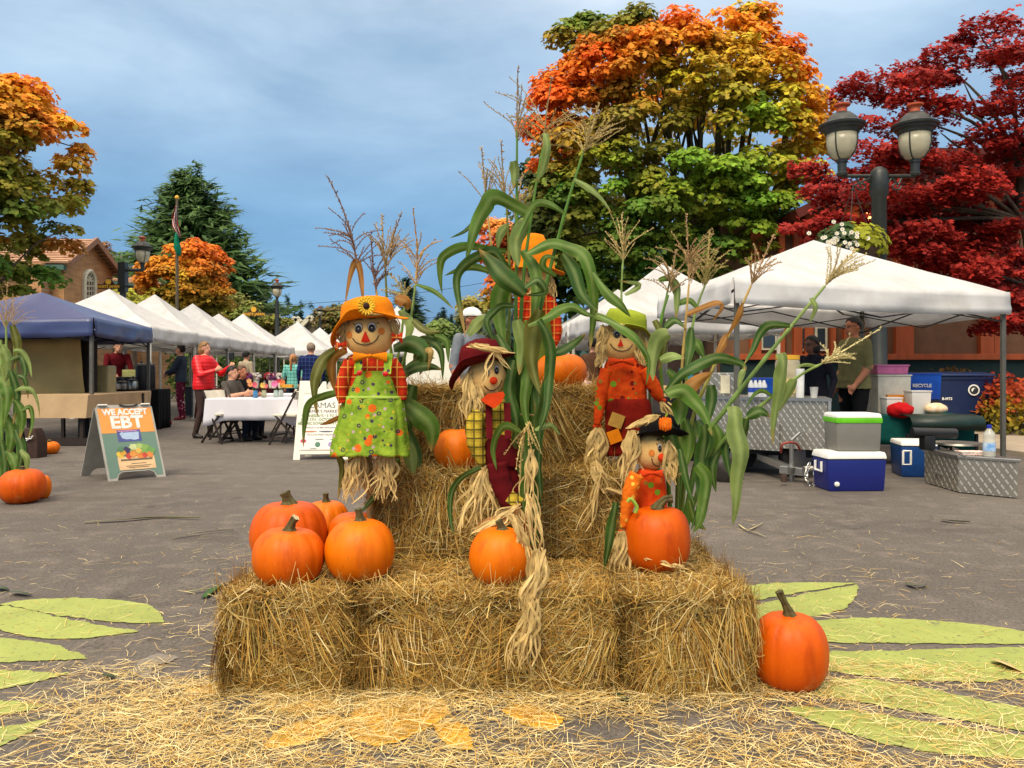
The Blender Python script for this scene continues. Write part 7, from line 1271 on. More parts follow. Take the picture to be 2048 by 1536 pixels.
# loose scraps on the street
rs = random.Random(31)
def scrap(label, px, py, pts, w, col, cat):
    P = spline([G(x, y)+Vector((0, 0, .012+.006*(i % 2))) for i, (x, y) in enumerate(pts)], 5); b = MB(); ribbon(b, P, w, .1, .5, .3, view=Vector((0, 0, 1))); o = b.build('corn_husk' if cat == 'husk' else cat, mk('scrap%s' % str(col), col, rough=.7), None, P[0], solid=.002); tag(o, label, cat, 'corn scraps lying on the asphalt'); return o
scrap('long dry corn stalk piece on the asphalt left of the bales', 0, 0, [(168, 1047), (250, 1043), (320, 1037), (400, 1040)], .05, (150, 146, 84), 'husk'); scrap('thin dry stalk on the asphalt nearer the left pumpkins', 0, 0, [(345, 1079), (400, 1070), (468, 1062)], .02, (130, 120, 84), 'husk'); scrap('fresh green leaf beside the left bale', 0, 0, [(408, 1199), (430, 1182), (448, 1172), (472, 1168)], .055, (56, 88, 34), 'leaf'); scrap('pale stalk next to the fresh green leaf', 0, 0, [(372, 1188), (400, 1186), (425, 1182)], .02, (190, 186, 110), 'husk'); scrap('green scrap by the upper left painted leaf', 0, 0, [(25, 1188), (45, 1192), (62, 1194)], .05, (70, 92, 60), 'leaf'); scrap('green scrap at the left picture edge', 0, 0, [(-5, 1178), (5, 1182), (16, 1184)], .05, (76, 96, 60), 'leaf'); scrap('green leaf scrap on the street right of the corn', 0, 0, [(1814, 1170), (1832, 1178), (1855, 1172)], .04, (96, 110, 80), 'leaf'); scrap('dried leaf in the far right of the street', 0, 0, [(1882, 1042), (1905, 1046), (1940, 1046)], .05, (120, 116, 84), 'leaf'); scrap('curled tan husk on the right-hand painted leaf', 0, 0, [(1994, 1326), (2010, 1336), (2044, 1350)], .07, (226, 190, 130), 'husk'); scrap('forked dry stem right of the leaning corn', 0, 0, [(1478, 1052), (1494, 1064), (1512, 1056), (1526, 1050)], .018, (206, 190, 140), 'husk'); scrap('second half of the forked dry stem', 0, 0, [(1494, 1064), (1512, 1070), (1532, 1077)], .018, (206, 190, 140), 'husk'); scrap('dark green scrap in the straw by the left bale', 0, 0, [(208, 1354), (220, 1360), (236, 1362)], .03, (70, 84, 50), 'leaf'); scrap('green leaf poking from the front of the bales', 0, 0, [(1236, 1392), (1246, 1404), (1258, 1410)], .03, (60, 80, 40), 'leaf')

# ------------------------------------------------------------------ right food stall
def diamond_plate():
    m, N, L, B = _base('diamond_plate'); tc = N.new('ShaderNodeTexCoord'); sp = N.new('ShaderNodeSeparateXYZ'); L.new(tc.outputs['Object'], sp.inputs['Vector']); ad = N.new('ShaderNodeMath'); ad.operation = 'SUBTRACT'; L.new(sp.outputs['X'], ad.inputs[0]); L.new(sp.outputs['Y'], ad.inputs[1])
    def tri(a, b2, ph):
        c1 = N.new('ShaderNodeCombineXYZ'); L.new(a, c1.inputs[0]); L.new(b2, c1.inputs[1]); mp = N.new('ShaderNodeMapping'); mp.inputs['Rotation'].default_value = (0, 0, math.radians(45+ph*90)); mp.inputs['Scale'].default_value = (15, 15, 1); L.new(c1.outputs[0], mp.inputs['Vector'])
        s2 = N.new('ShaderNodeSeparateXYZ'); L.new(mp.outputs[0], s2.inputs[0]); outs = []
        for ax, wd in (('X', .75), ('Y', .28)):
            f = N.new('ShaderNodeMath'); f.operation = 'FRACT'; L.new(s2.outputs[ax], f.inputs[0]); g = N.new('ShaderNodeMath'); g.operation = 'SUBTRACT'; L.new(f.outputs[0], g.inputs[0]); g.inputs[1].default_value = .5; h = N.new('ShaderNodeMath'); h.operation = 'ABSOLUTE'; L.new(g.outputs[0], h.inputs[0]); k = N.new('ShaderNodeMath'); k.operation = 'LESS_THAN'; L.new(h.outputs[0], k.inputs[0]); k.inputs[1].default_value = wd/2; outs.append(k.outputs[0])
        q = N.new('ShaderNodeMath'); q.operation = 'MULTIPLY'; L.new(outs[0], q.inputs[0]); L.new(outs[1], q.inputs[1]); return q.outputs[0]
    hgt = tri(ad.outputs[0], sp.outputs['Z'], 0); n = _noise(N, L, 6); c = _mix(N, L, C(184, 178, 164), C(140, 134, 122), n.outputs['Fac']); c = _mix(N, L, c, C(226, 222, 210), hgt); L.new(c, B.inputs['Base Color']); B.inputs['Metallic'].default_value = .75; B.inputs['Roughness'].default_value = .38; _bump(N, L, B, hgt, .8, .006); return m
dplate = diamond_plate(); tread = steel
def obox(b, p00, p10, p01, z0, z1):
    p11 = p10+p01-p00; b.add([Vector((q.x, q.y, z)) for z in (z0, z1) for q in (p00, p10, p11, p01)], [(3, 2, 1, 0), (4, 5, 6, 7), (0, 1, 5, 4), (1, 2, 6, 5), (2, 3, 7, 6), (3, 0, 4, 7)])
# food cart
cart = thing('food_cart', 'diamond-plate metal food cart with service counter', 'food cart', (W(1540, HZ, 8.2).x, 8.2, 0)); a0, a1 = W(1395, HZ, 8.9), W(1657, HZ, 8.0); a0.z = a1.z = 0; dn = Vector((.25, .8, 0)); b = MB(); zt, zb = W(0, 797, 8.0).z, W(0, 902, 8.0).z; obox(b, a0, a1, a0+dn, zb, zt-.03); b.build('body', dplate, cart, smooth=False)
b = MB(); e = (a1-a0).normalized()*.03; obox(b, a0-e-dn*.03, a1+e-dn*.03, a0-e+dn*1.03, zt-.03, zt); b.build('counter_top', steel, cart, smooth=False)
for q in (a0, a1): b = MB(); b.bar((q.x, q.y-.012, zb), (q.x, q.y-.012, zt-.03), .04, .03); b.build('corner_trim', steel, cart, smooth=False)
m0 = a0.lerp(a1, .22); b = MB(); obox(b, m0-dn*.04, m0.lerp(a1, .55)-dn*.04, m0-dn*.01, zb-.03, zb+.28); b.build('lower_panel', dplate, cart, smooth=False)
for f in (.32, .8):
    c = a0.lerp(a1, f)+dn*.3+Vector((0, 0, .2)); R = Matrix.Rotation(math.radians(90), 3, 'X'); b = MB(); b.lathe([(.07, -.09), (.19, -.09), (.2, -.05), (.2, .05), (.19, .09), (.07, .09)], 24, c, R); w_ = b.build('wheel', mk('tyre', (26, 25, 25), rough=.85), cart); b = MB(); b.lathe([(.1, -.095), (.11, .095)], 18, c, R); b.build('rim', steel, w_)
b = MB(); b.bar(a0+dn*.3+Vector((0, 0, zb-.05)), a1+dn*.3+Vector((0, 0, zb-.05)), .1, .1); b.bar(a0.lerp(a1, .15)+dn*.3+Vector((0, 0, .0)), a0.lerp(a1, .15)+dn*.3+Vector((0, 0, zb)), .05, .05); b.build('chassis', black_metal, cart, smooth=False)
# trailer tongue lying in front
tg = thing('trailer_tongue', 'metal trailer hitch with chains and jack in front of the food cart', 'trailer hitch', G(1600, 960)); h0, h1 = G(1560, 962), G(1645, 968); b = MB(); b.bar(h0+Vector((0, 0, .12)), h1+Vector((0, -.0, .1)), .07, .08); b.bar(h0+Vector((-.05, .5, .2)), h1+Vector((-.25, .1, .12)), .07, .07); b.build('drawbar', steel, tg, smooth=False, bevel=.006)
c = W(1652, 942, 7.85); b = MB(); b.tube([c+Vector((-.22, 0, .0)), c, c+Vector((.06, 0, 0))], [.05, .06, .055], 14); b.build('coupler', steel, tg); b = MB(); b.tube([h0+Vector((.12, 0, .0)), h0+Vector((.12, 0, .42))], .025, 10); b.tube([h0+Vector((.12, 0, .42)), h0+Vector((.2, -.02, .5))], .016, 8); b.build('jack', steel, tg)
for k in range(2):
    P = spline([W(1618+k*14, 930, 7.75), W(1612+k*18, 955, 7.7), W(1624+k*16, 972, 7.7), W(1640, 950+k*8, 7.75)], 4)
    for i in range(len(P)-1):
        b = MB(); p = P[i]; d_ = (P[i+1]-P[i]); d_.normalize(); s_ = d_.cross(Vector((0, 1, 0)) if i % 2 else Vector((.7, .7, 0))).normalized(); b.tube([p+d_*.028*math.cos(a)+s_*.014*math.sin(a) for a in [2*math.pi*q/10 for q in range(11)]], .005, 5); b.build('chain_link', steel, tg)
for (x, y, r) in ((1568, 950, .03), (1590, 975, .03)): b = MB(); b.tube([W(x, y, 7.75), W(x, y+14, 7.75)], r, 10); b.build('hitch_pin', mk('rusty_iron', (74, 56, 44), rough=.8), tg)
b = MB(); b.tube(spline([W(1562, 905, 7.9), W(1566, 888, 7.85), W(1590, 886, 7.9), W(1600, 900, 8.0)], 5), .012, 7); b.build('cable', mk('red_cable', (150, 60, 50)), tg)
# coolers
def cooler(label, px, pyb, w, h, dep, body_m, lid_m, d=None, z=0, a=0.0, lidh=.07, band=None, handle=True, taper=1.06, spout=True):
    c = G(px, pyb) if d is None else Vector((W(px, HZ, d).x, d, z)); t = thing('cooler', label, 'cooler', c, 'picnic coolers'); R = Matrix.Rotation(a, 3, 'Z'); cc = c+R @ Vector((0, dep/2, 0)); b = MB(); b.box(cc+Vector((0, 0, h/2)), (w, dep, h), R, taper=taper); b.build('body', body_m, t, smooth=True, bevel=.025); b = MB(); b.box(cc+Vector((0, 0, h+lidh/2+.002)), (w*taper*1.02, dep*taper*1.04, lidh), R, taper=.94); ld = b.build('lid', lid_m, t, smooth=True, bevel=.018)
    if band: b = MB(); b.box(cc+Vector((0, 0, h-.02)), (w*taper*1.015, dep*taper*1.03, .05), R); b.build('band', band, t, smooth=True, bevel=.008)
    b = MB(); b.box(cc+Vector((0, 0, h+lidh+.003)), (w*.6, dep*.5, .004), R); b.build('lid_recess', lid_m, ld, smooth=False)
    if handle:
        for s_ in (-1, 1): b = MB(); P = [cc+R @ Vector((s_*(w/2*taper+.012), y, z_)) for y, z_ in ((-dep*.2, h-.03), (-dep*.2, h-.12), (dep*.2, h-.12), (dep*.2, h-.03))]; b.tube(P, .012, 6); b.build('handle', lid_m, t)
    if spout: b = MB(); b.lathe([(.022, 0), (.024, .02), (.012, .03)], 12, cc+R @ Vector((-w*.37, -dep/2-.0, .07)), R @ Matrix.Rotation(math.radians(90), 3, 'X')); b.build('spout', wink, t)
    return t
blue_pl = M('cooler_blue', (24, 34, 110), rough=.35, var=.06, spec=.45); white_lid = mk('cooler_white', (236, 234, 226), rough=.4, var=.05); grey_c = mk('cooler_grey', (120, 118, 110), rough=.45, var=.06); lime_c = mk('cooler_lime', (110, 206, 30), rough=.4)
cooler('dark blue cooler with white lid on the asphalt', 1714, 983, .53, .30, .34, blue_pl, white_lid, a=.04, lidh=.065); z1_ = .30+.065+.004
cooler('grey cooler with lime green rim stacked on the blue one', 1718, 0, .41, .31, .30, grey_c, white_lid, 7.42, z1_, .0, .045, lime_c, False, 1.05, False)
cooler('second blue cooler with white hinge beside the metal box', 1838, 955, .34, .33, .42, mk('cooler_blue2', (20, 62, 120), rough=.35), white_lid, a=-.2, lidh=.05, handle=False, spout=False)
b = MB(); q = W(1812, 915, 8.2); b.tube([q+Vector((-.04, -.02, .07)), q+Vector((.04, -.02, .07)), q+Vector((.04, -.02, -.07)), q+Vector((-.04, -.02, -.07)), q+Vector((-.04, -.02, .07))], .012, 6); o = b.build('cooler_latch', wink, bpy.data.objects['cooler.002'])
# diamond plate tool box, front right
tbx = thing('diamond_plate_box', 'low diamond-plate metal box at the right edge', 'tool box', G(1917, 985)); c0 = G(1917, 986); c1 = G(2036, 998); cL = G(1849, 966); zt = W(0, 917, c0.y).z; b = MB(); obox(b, c0, c1, cL, .01, zt); b.build('body', dplate, tbx, smooth=False); b = MB(); ex = (c1-c0).normalized()*.015; ey = (cL-c0).normalized()*.015; obox(b, c0-ex-ey, c1+ex-ey, cL-ex+ey, zt+.001, zt+.03); b.build('lid', steel, tbx, smooth=False, bevel=.006); b = MB(); b.tube([c0.lerp(cL, .7)+Vector((-.02, -.02, .14)), c0.lerp(cL, .5)+Vector((-.02, -.02, .14))], .014, 8); b.build('latch', steel, tbx)
# things on the metal box
def onbox(px, dy=.3): q = c0.lerp(c1, (px-1917)/119)+Vector((0, dy, 0)); q.z = zt+.032; return q
q = onbox(1996, .12); bo = thing('water_bottle', 'clear drink bottle with blue cap and blue label on the metal box', 'bottle', q); b = MB(); b.lathe([(.045, 0), (.05, .01), (.05, .14), (.044, .16), (.05, .18), (.046, .21), (.02, .245), (.018, .26)], 18, q); b.build('bottle', M('pet_plastic', (226, 224, 210), rough=.12, spec=.5, alpha=.6), bo); b = MB(); b.lathe([(.0515, .05), (.0515, .125)], 18, q, cap=False); b.build('label_band', mk('bottle_label', (60, 140, 206), rough=.4, col2=(220, 232, 240), scale=14), bo); b = MB(); b.lathe([(.021, .255), (.021, .285), (.004, .287)], 14, q); b.build('cap', mk('cap_blue', (30, 50, 170), rough=.4), bo)
q = onbox(1955, .1); b = MB(); b.box(q+Vector((0, 0, .02)), (.19, .1, .035), taper=1.25); o = b.build('paper_tray', print_mat('red_check', (240, 226, 214), (240, 220, 206), [((206, 80, 60), 60, 0, .3)]), None, q, smooth=False); tag(o, 'red checked paper food tray on the metal box', 'tray')
q = onbox(1905, .45); bu = thing('camp_stove', 'black burner on a stand with a grey lid on the metal box', 'stove', q); b = MB(); b.box(q+Vector((0, 0, .07)), (.11, .12, .14)); b.build('valve_block', black_pl, bu, smooth=True, bevel=.015); b = MB(); b.tube([q+Vector((-.15, 0, .17)), q+Vector((.28, 0, .16))], .05, 12); b.build('burner_tube', black_pl, bu); b = MB(); b.lathe([(.02, .0), (.22, .01), (.23, .03)], 24, q+Vector((.32, .05, .04))); b.build('pan_lid', steel, bu)
# green table behind with goods
gt = draped_table('green_table', 'table with a dark green cloth behind the coolers', (W(1800, HZ, 9.6).x, 9.7), (1.5, .7), .60, .34, simple_cloth('dark_green_cloth', (12, 74, 68)), -.1, seed=9, legm=black_metal)
b = MB(); q = Vector((W(1870, HZ, 9.3).x, 9.15, .0)); b.loft([[q+Vector((x, y, z)) for y, z in ((-.12, .45), (-.15, .53), (-.1, .6), (.1, .62), (.3, .57), (.34, .45))] for x in (-.42, .0, .42)], close=False, caps=False); o = b.build('cloth_sag', mk('shaded_green_cloth', (14, 22, 20), rough=.45, var=.4, scale=2, col2=(30, 56, 46)), None, q+Vector((0, 0, .34)), smooth='all', solid=.012); tag(o, 'sagging dark green table cloth with painted-in shade below the plastic tubs', 'table cloth')  # sag of the green table cloth, its black shade put into the colour
b = MB()
for x in (-.4, .4): b.bar(q+Vector((x, 0, 0)), q+Vector((x, 0, .4)), .03, .03)
o = b.build('cloth_stand', black_metal, None, q, smooth=False); tag(o, 'black stand under the sagging green cloth', 'stand')
def tub(label, px, d, z, w, h, m_, dep=.2, name='plastic_tub', cat='tub', taper=1.12, rim=None, grp=None):
    c = Vector((W(px, HZ, d).x, d, z)); t = thing(name, label, cat, c, grp); b = MB(); b.box(c+Vector((0, 0, h/2)), (w, dep, h), taper=taper); b.build('body', m_, t, smooth=True, bevel=.012); b = MB(); b.box(c+Vector((0, 0, h+.008)), (w*taper*1.05, dep*taper*1.05, .02)); b.build('rim', rim or m_, t, smooth=True, bevel=.004); return t
frost = M('frosted_plastic', (216, 212, 204), rough=.35, alpha=.85, var=.05)
tub('frosted tub left of the red cloth', 1782, 9.5, .606, .17, .19, frost, .17, grp='plastic tubs on the green table'); tub('taller frosted tub right of the red cloth', 1835, 9.55, .606, .21, .27, frost, .18, grp='plastic tubs on the green table')
tub('white plastic crate cooler beside the man in the olive shirt', 1775, 10.0, .606, .40, .46, mk('crate_cream', (206, 200, 184), rough=.5), .36, 'cream_cooler', 'cooler', 1.03); tub('pink tub on top of the cream cooler', 1774, 10.0, 1.09, .38, .10, mk('tub_pink', (226, 120, 170), rough=.45), .3, 'pink_tub', 'tub', 1.05)
b = MB(); 
c = Vector((W(1800, HZ, 9.72).x, 9.75, .62)); b.box(c+Vector((0, 0, .19)), (.3, .05, .05)); b.box(c+Vector((0, .02, .08)), (.26, .2, .16)); o = b.build('orange_box', mk('orange_plastic', (226, 140, 40), rough=.5), None, c, smooth=False); tag(o, 'orange topped box between the frosted tubs', 'box')
b = MB(); c = Vector((W(1806, HZ, 9.3).x, 9.35, .606)); b.ell(c+Vector((0, 0, .06)), (.15, .1, .09), 28, 16, fn=lambda p: p*(1+.28*noise.noise(p*14))); o = b.build('red_cloth', simple_cloth('red_towel', (186, 20, 24)), None, c, smooth='all'); tag(o, 'crumpled red cloth in front of the tubs', 'cloth')
b = MB(); c = Vector((W(1872, HZ, 9.4).x, 9.4, .62)); b.ell(c+Vector((0, 0, .06)), (.13, .09, .07), 22, 14, fn=lambda p: p*(1+.1*noise.noise(p*20))); o = b.build('bread_bag', M('bread_bag', (226, 178, 120), rough=.3, var=.3, scale=25, col2=(240, 220, 190), spec=.5), None, c, smooth='all'); tag(o, 'bag of bread rolls right of the frosted tub', 'bag')
rc_ = tub('bright blue recycling box marked RECYCLE', 1834, 11.6, .72, .50, .36, mk('recycle_blue', (16, 92, 206), rough=.4), .35, 'recycling_box', 'recycling box', 1.05); text('RECYCLE', .066, Vector((W(1844, HZ, 11.4).x, 11.6-.2, .90)), (1, 0, 0), (0, 0, 1), wink, rc_, bold=.003)
b = MB(); c = Vector((W(1834, HZ, 11.6).x, 11.6, 0)); b.box(c+Vector((0, 0, .357)), (.5, .35, .714)); o = b.build('crate_base', mk('dark_crate', (44, 48, 60), rough=.6), None, c, smooth=False, bevel=.01); tag(o, 'dark crate under the blue recycling box', 'crate')
# wheeled bins
def wheelie(label, px, d, w, h, col, a, mark=True):
    c = Vector((W(px, HZ, d).x, d, 0)); t = thing('wheeled_bin', label, 'bin', c, 'navy wheeled bins'); R = Matrix.Rotation(a, 3, 'Z'); P = lambda x, y, z: c+R @ Vector((x, y, z)); m_ = mk('bin_navy', col, rough=.5, var=.1); b = MB(); rings = [[P(x*w/2*k, y*.4*k, z) for x, y in ((-1, -1), (1, -1), (1, 1), (-1, 1))] for z, k in ((.06, .78), (.2, .82), (h*.86, 1.0), (h*.88, 1.05), (h*.93, 1.05))]; b.loft(rings); b.build('body', m_, t, smooth=True, bevel=.015)
    b = MB(); rings = [[P(x*w/2*k, y*.42*k, z) for x, y in ((-1, -1), (1, -1), (1, 1), (-1, 1))] for z, k in ((h*.935, 1.08), (h*.97, 1.06), (h, .7))]; b.loft(rings); b.build('lid', m_, t, smooth=True, bevel=.015)
    for s_ in (-1, 1): b = MB(); b.lathe([(.03, -.03), (.13, -.03), (.14, 0), (.13, .03), (.03, .03)], 18, P(w*.45, s_*.3, .14), R @ Matrix.Rotation(math.radians(90), 3, 'X')); wl = b.build('wheel', mk('tyre', (26, 25, 25)), t)
    b = MB(); b.tube([P(w*.56, -.3, h*.9), P(w*.6, -.3, h*.88), P(w*.6, .3, h*.88), P(w*.56, .3, h*.9)], .018, 8); b.build('handle', m_, t)
    if mark:
        f = -.4*.96-.012; b = MB(); b.lathe([(.1, 0), (.1, .004)], 24, P(.16, f, h*.71), R @ Matrix.Rotation(math.radians(87), 3, 'X')); s1_ = b.build('round_sticker', wink, t, smooth=False); b = MB(); b.lathe([(.045, 0), (.075, 0), (.075, .003), (.045, .003)], 24, P(.16, f-.006, h*.71), R @ Matrix.Rotation(math.radians(87), 3, 'X'), cap=False); b.box(P(.17, f-.008, h*.695), (.05, .004, .09), R @ Matrix.Rotation(.5, 3, 'Y')); b.build('sticker_emblem', ink, s1_, smooth=False)
        text('B-MTS', .065, P(-.3, f-.0, h*.55), R @ Vector((1, 0, 0)), (0, 0, 1), wink, t, bold=.002)
    return t
wheelie('navy wheeled bin with a round white sticker', 1908, 14.6, .95, 1.12, (26, 44, 84), -.08); wheelie('second navy wheeled bin, left and behind', 1866, 15.6, .85, 1.12, (26, 44, 84), .05, False)
# goods on the cart counter
ctz = W(0, 797, 8.0).z+.002
def bottle(label, px, d, h, r, col, grp, cap=(30, 60, 160)):
    c = Vector((W(px, HZ, d).x, d, ctz)); t = thing('bottle', label, 'bottle', c, grp); b = MB(); b.lathe([(r, 0), (r, h*.62), (r*.5, h*.8), (r*.38, h*.92)], 14, c); b.build('bottle', M('btl%d' % px, col, rough=.15, spec=.5, alpha=.8), t); b = MB(); b.lathe([(r*.42, h*.9), (r*.42, h)], 10, c); b.build('cap', mk('cap%s' % str(cap), cap, rough=.4), t); b = MB(); b.lathe([(r*1.03, h*.25), (r*1.03, h*.5)], 14, c, cap=False); b.build('label_band', mk('blue_label', (40, 70, 170), rough=.5), t)
for i, px in enumerate((1502, 1511, 1520, 1528)): bottle('water bottle %s from the left on the cart counter' % ['first', 'second', 'third', 'fourth'][i], px, 8.45, .2, .032, (220, 222, 224), 'water bottles on the cart')
c = Vector((W(1575, HZ, 8.5).x, 8.5, ctz)); bv = thing('beverage_jug', 'large clear beverage jug with yellow lid on the cart', 'jug', c); b = MB(); b.lathe([(.12, 0), (.13, .02), (.13, .36), (.12, .4)], 22, c); b.build('jug', M('jug_glass', (196, 184, 150), rough=.15, alpha=.85, spec=.5), bv); b = MB(); b.lathe([(.125, .4), (.125, .445), (.02, .45)], 22, c); b.build('lid', mk('jug_yellow', (226, 170, 40), rough=.5), bv); b = MB(); b.box(c+Vector((0, -.125, .12)), (.2, .02, .16)); b.build('paper_label', mk('kraft_label', (216, 190, 130)), bv, smooth=False)
c = Vector((W(1600, HZ, 8.2).x, 8.2, ctz)); b = MB(); b.tube([c, c+Vector((0, 0, .3))], [.04, .045], 14); o = b.build('cup_stack', M('clear_cups', (226, 226, 222), rough=.2), None, c); tag(o, 'tall stack of clear cups on the cart', 'cups'); c = Vector((W(1628, HZ, 8.15).x, 8.15, ctz)); b = MB(); b.lathe([(.03, 0), (.042, .11), (.044, .112)], 16, c); o = b.build('plastic_cup', M('clear_cup', (226, 226, 222), rough=.15, alpha=.6), None, c); tag(o, 'single clear cup near the end of the cart', 'cup')
b = MB(); c = Vector((W(1540, HZ, 9.4).x, 9.4, ctz-.1)); b.box(c+Vector((0, 0, .13)), (.34, .3, .34)); o = b.build('blue_crate', mk('recycle_blue', (16, 92, 206)), None, c, smooth=False, bevel=.01); tag(o, 'bright blue crate behind the water bottles', 'crate')
b = MB(); c = Vector((W(1540, HZ, 9.4).x, 9.4, 0)); b.box(c+Vector((0, 0, (ctz-.142)/2)), (1.0, .6, ctz-.144)); o = b.build('rear_counter', steel, None, c, smooth=False); tag(o, 'steel counter behind the food cart', 'counter')
c = Vector((W(1445, HZ, 8.9).x, 8.95, ctz)); b = MB(); b.box(c+Vector((0, 0, .13)), (.34, .3, .26)); tn = b.build('metal_dispenser', dplate, None, c, smooth=False, bevel=.01); tag(tn, 'diamond-plate napkin box at the left end of the cart', 'box'); b = MB(); b.box(c+Vector((-.0, -.16, .13)), (.1, .02, .2)); 
o = b.build('front_label', cream, tn, smooth=False)
b = MB(); c = Vector((W(1390, HZ, 10.2).x, 10.2, .0)); b.box(c+Vector((0, 0, .4)), (1.0, .6, .8)); o = b.build('prep_counter', black_pl, None, c, smooth=False); tag(o, 'black prep counter left of the food cart', 'counter')
for i, (px, w, h, col, l) in enumerate(((1352, .25, .3, (70, 74, 76), 'dark crate on the prep counter'), (1372, .14, .36, (60, 150, 170), 'turquoise bag hanging at the prep counter'), (1330, .2, .14, (206, 170, 120), 'small carton on the prep counter'), (1440, .2, .2, (130, 180, 206), 'pale blue bag on the prep counter'))):
    b = MB(); c = Vector((W(px, HZ, 10.1).x, 10.1, .802)); b.box(c+Vector((0, 0, h/2)), (w, .2, h)); o = b.build('carton', mk('carton%d' % i, col, rough=.6), None, c, smooth=False, bevel=.01); tag(o, l, 'box')
c = G(1448, 963); b = MB(); b.ell(c+Vector((0, 0, .13)), (.11, .1, .16), 20, 12, fn=lambda p: p*(1+.2*noise.noise(p*12))); b.tube([c+Vector((0, 0, .24)), c+Vector((.03, 0, .5))], [.05, .02], 8); o = b.build('rubbish_bag', mk('grey_bag', (52, 46, 42), rough=.5), None, c, smooth='all'); tag(o, 'dark knotted rubbish bag by the food cart', 'bag')
b = MB(); c = G(1392, 960); b.box(c+Vector((0, 0, .012)), (.1, .06, .024)); o = b.build('mint_lid', mk('mint_green', (60, 180, 130), rough=.4), None, c, smooth=False); tag(o, 'mint green plastic lid on the asphalt behind the corn', 'tray')  # flat mint green lid lying loose on the asphalt
# goods in the middle of the street behind the bales (seen between corn leaves)
b = MB(); c = Vector((W(870, HZ, 13).x, 13.0, 0)); b.box(c+Vector((0, 0, .9)), (.9, .5, 1.2)); b.box(c+Vector((0, 0, .15)), (.8, .45, .3)); o = b.build('white_stall', white_pl, None, c, smooth=False, bevel=.02); tag(o, 'white stall cabinet behind the left corn stalks', 'stall')
# pavement on the right with kerb and planting
pv = MB(); pp = [(1846, 884), (2300, 950), (2500, 930), (2500, 848), (1846, 848)]; w_ = [G(*p) for p in pp]; b = MB(); b.add([Vector((q.x, q.y, 0.06)) for q in w_]+[Vector((q.x, q.y, -.02)) for q in w_], [tuple(range(5))]+[(i, 5+i, 5+(i+1) % 5, (i+1) % 5) for i in range(5)]); o = b.build('pavement', M('concrete', (176, 160, 138), rough=.9, var=.2, scale=5, bump=.3, bscale=80), None, smooth=False); o['kind'] = 'structure'
def shrub(label, px, d, w, h, cols, seed, n=900, z0=.06):
    rng = np.random.default_rng(seed); c = Vector((W(px, HZ, d).x, d, z0)); t = thing('shrub', label, 'shrub', c, 'shrubs along the orange building'); q = rng.uniform(-1, 1, (n, 3)); r = np.abs(q[:, 2]); P = np.array(c)+np.stack([q[:, 0]*w/2*(1-.3*r), q[:, 1]*w/2*.8, np.abs(q[:, 2])*h*(1-.25*q[:, 0]**2)], 1); cc = Cn(*cols)[np.minimum((np.abs(q[:, 2])*len(cols)*1.1+rng.normal(0, .5, n)).astype(int).clip(0), len(cols)-1)]*rng.uniform(.6, 1.2, (n, 1)); leaf_cloud('foliage', P, rng.normal(0, .6, (n, 3))+np.array([0, -.4, .6]), rng.uniform(.07, .15, n), cc, 'oval', t, rng); b = MB()
    for k in range(6): a = k*1.05; b.tube([c, c+Vector((math.cos(a)*w*.15, math.sin(a)*w*.15, h*.5)), c+Vector((math.cos(a)*w*.3, math.sin(a)*w*.3, h*.85))], [.02, .014, .006], 6)
    b.build('stems', bark_m, t)
shrub('orange and crimson shrub right of the wheeled bin', 1990, 14.4, 1.2, 1.05, [(96, 92, 36), (150, 130, 44), (196, 110, 50), (170, 60, 40)], 91); shrub('yellow-green shrub at the right edge behind the canopy post', 2050, 13.6, 1.3, .95, [(120, 112, 40), (170, 150, 48), (206, 160, 50), (190, 80, 44)], 92); shrub('small shrub behind the bins below the orange beam', 1900, 17.5, 1.4, .95+.25, [(70, 84, 40), (96, 104, 46), (130, 96, 50)], 93, 600)
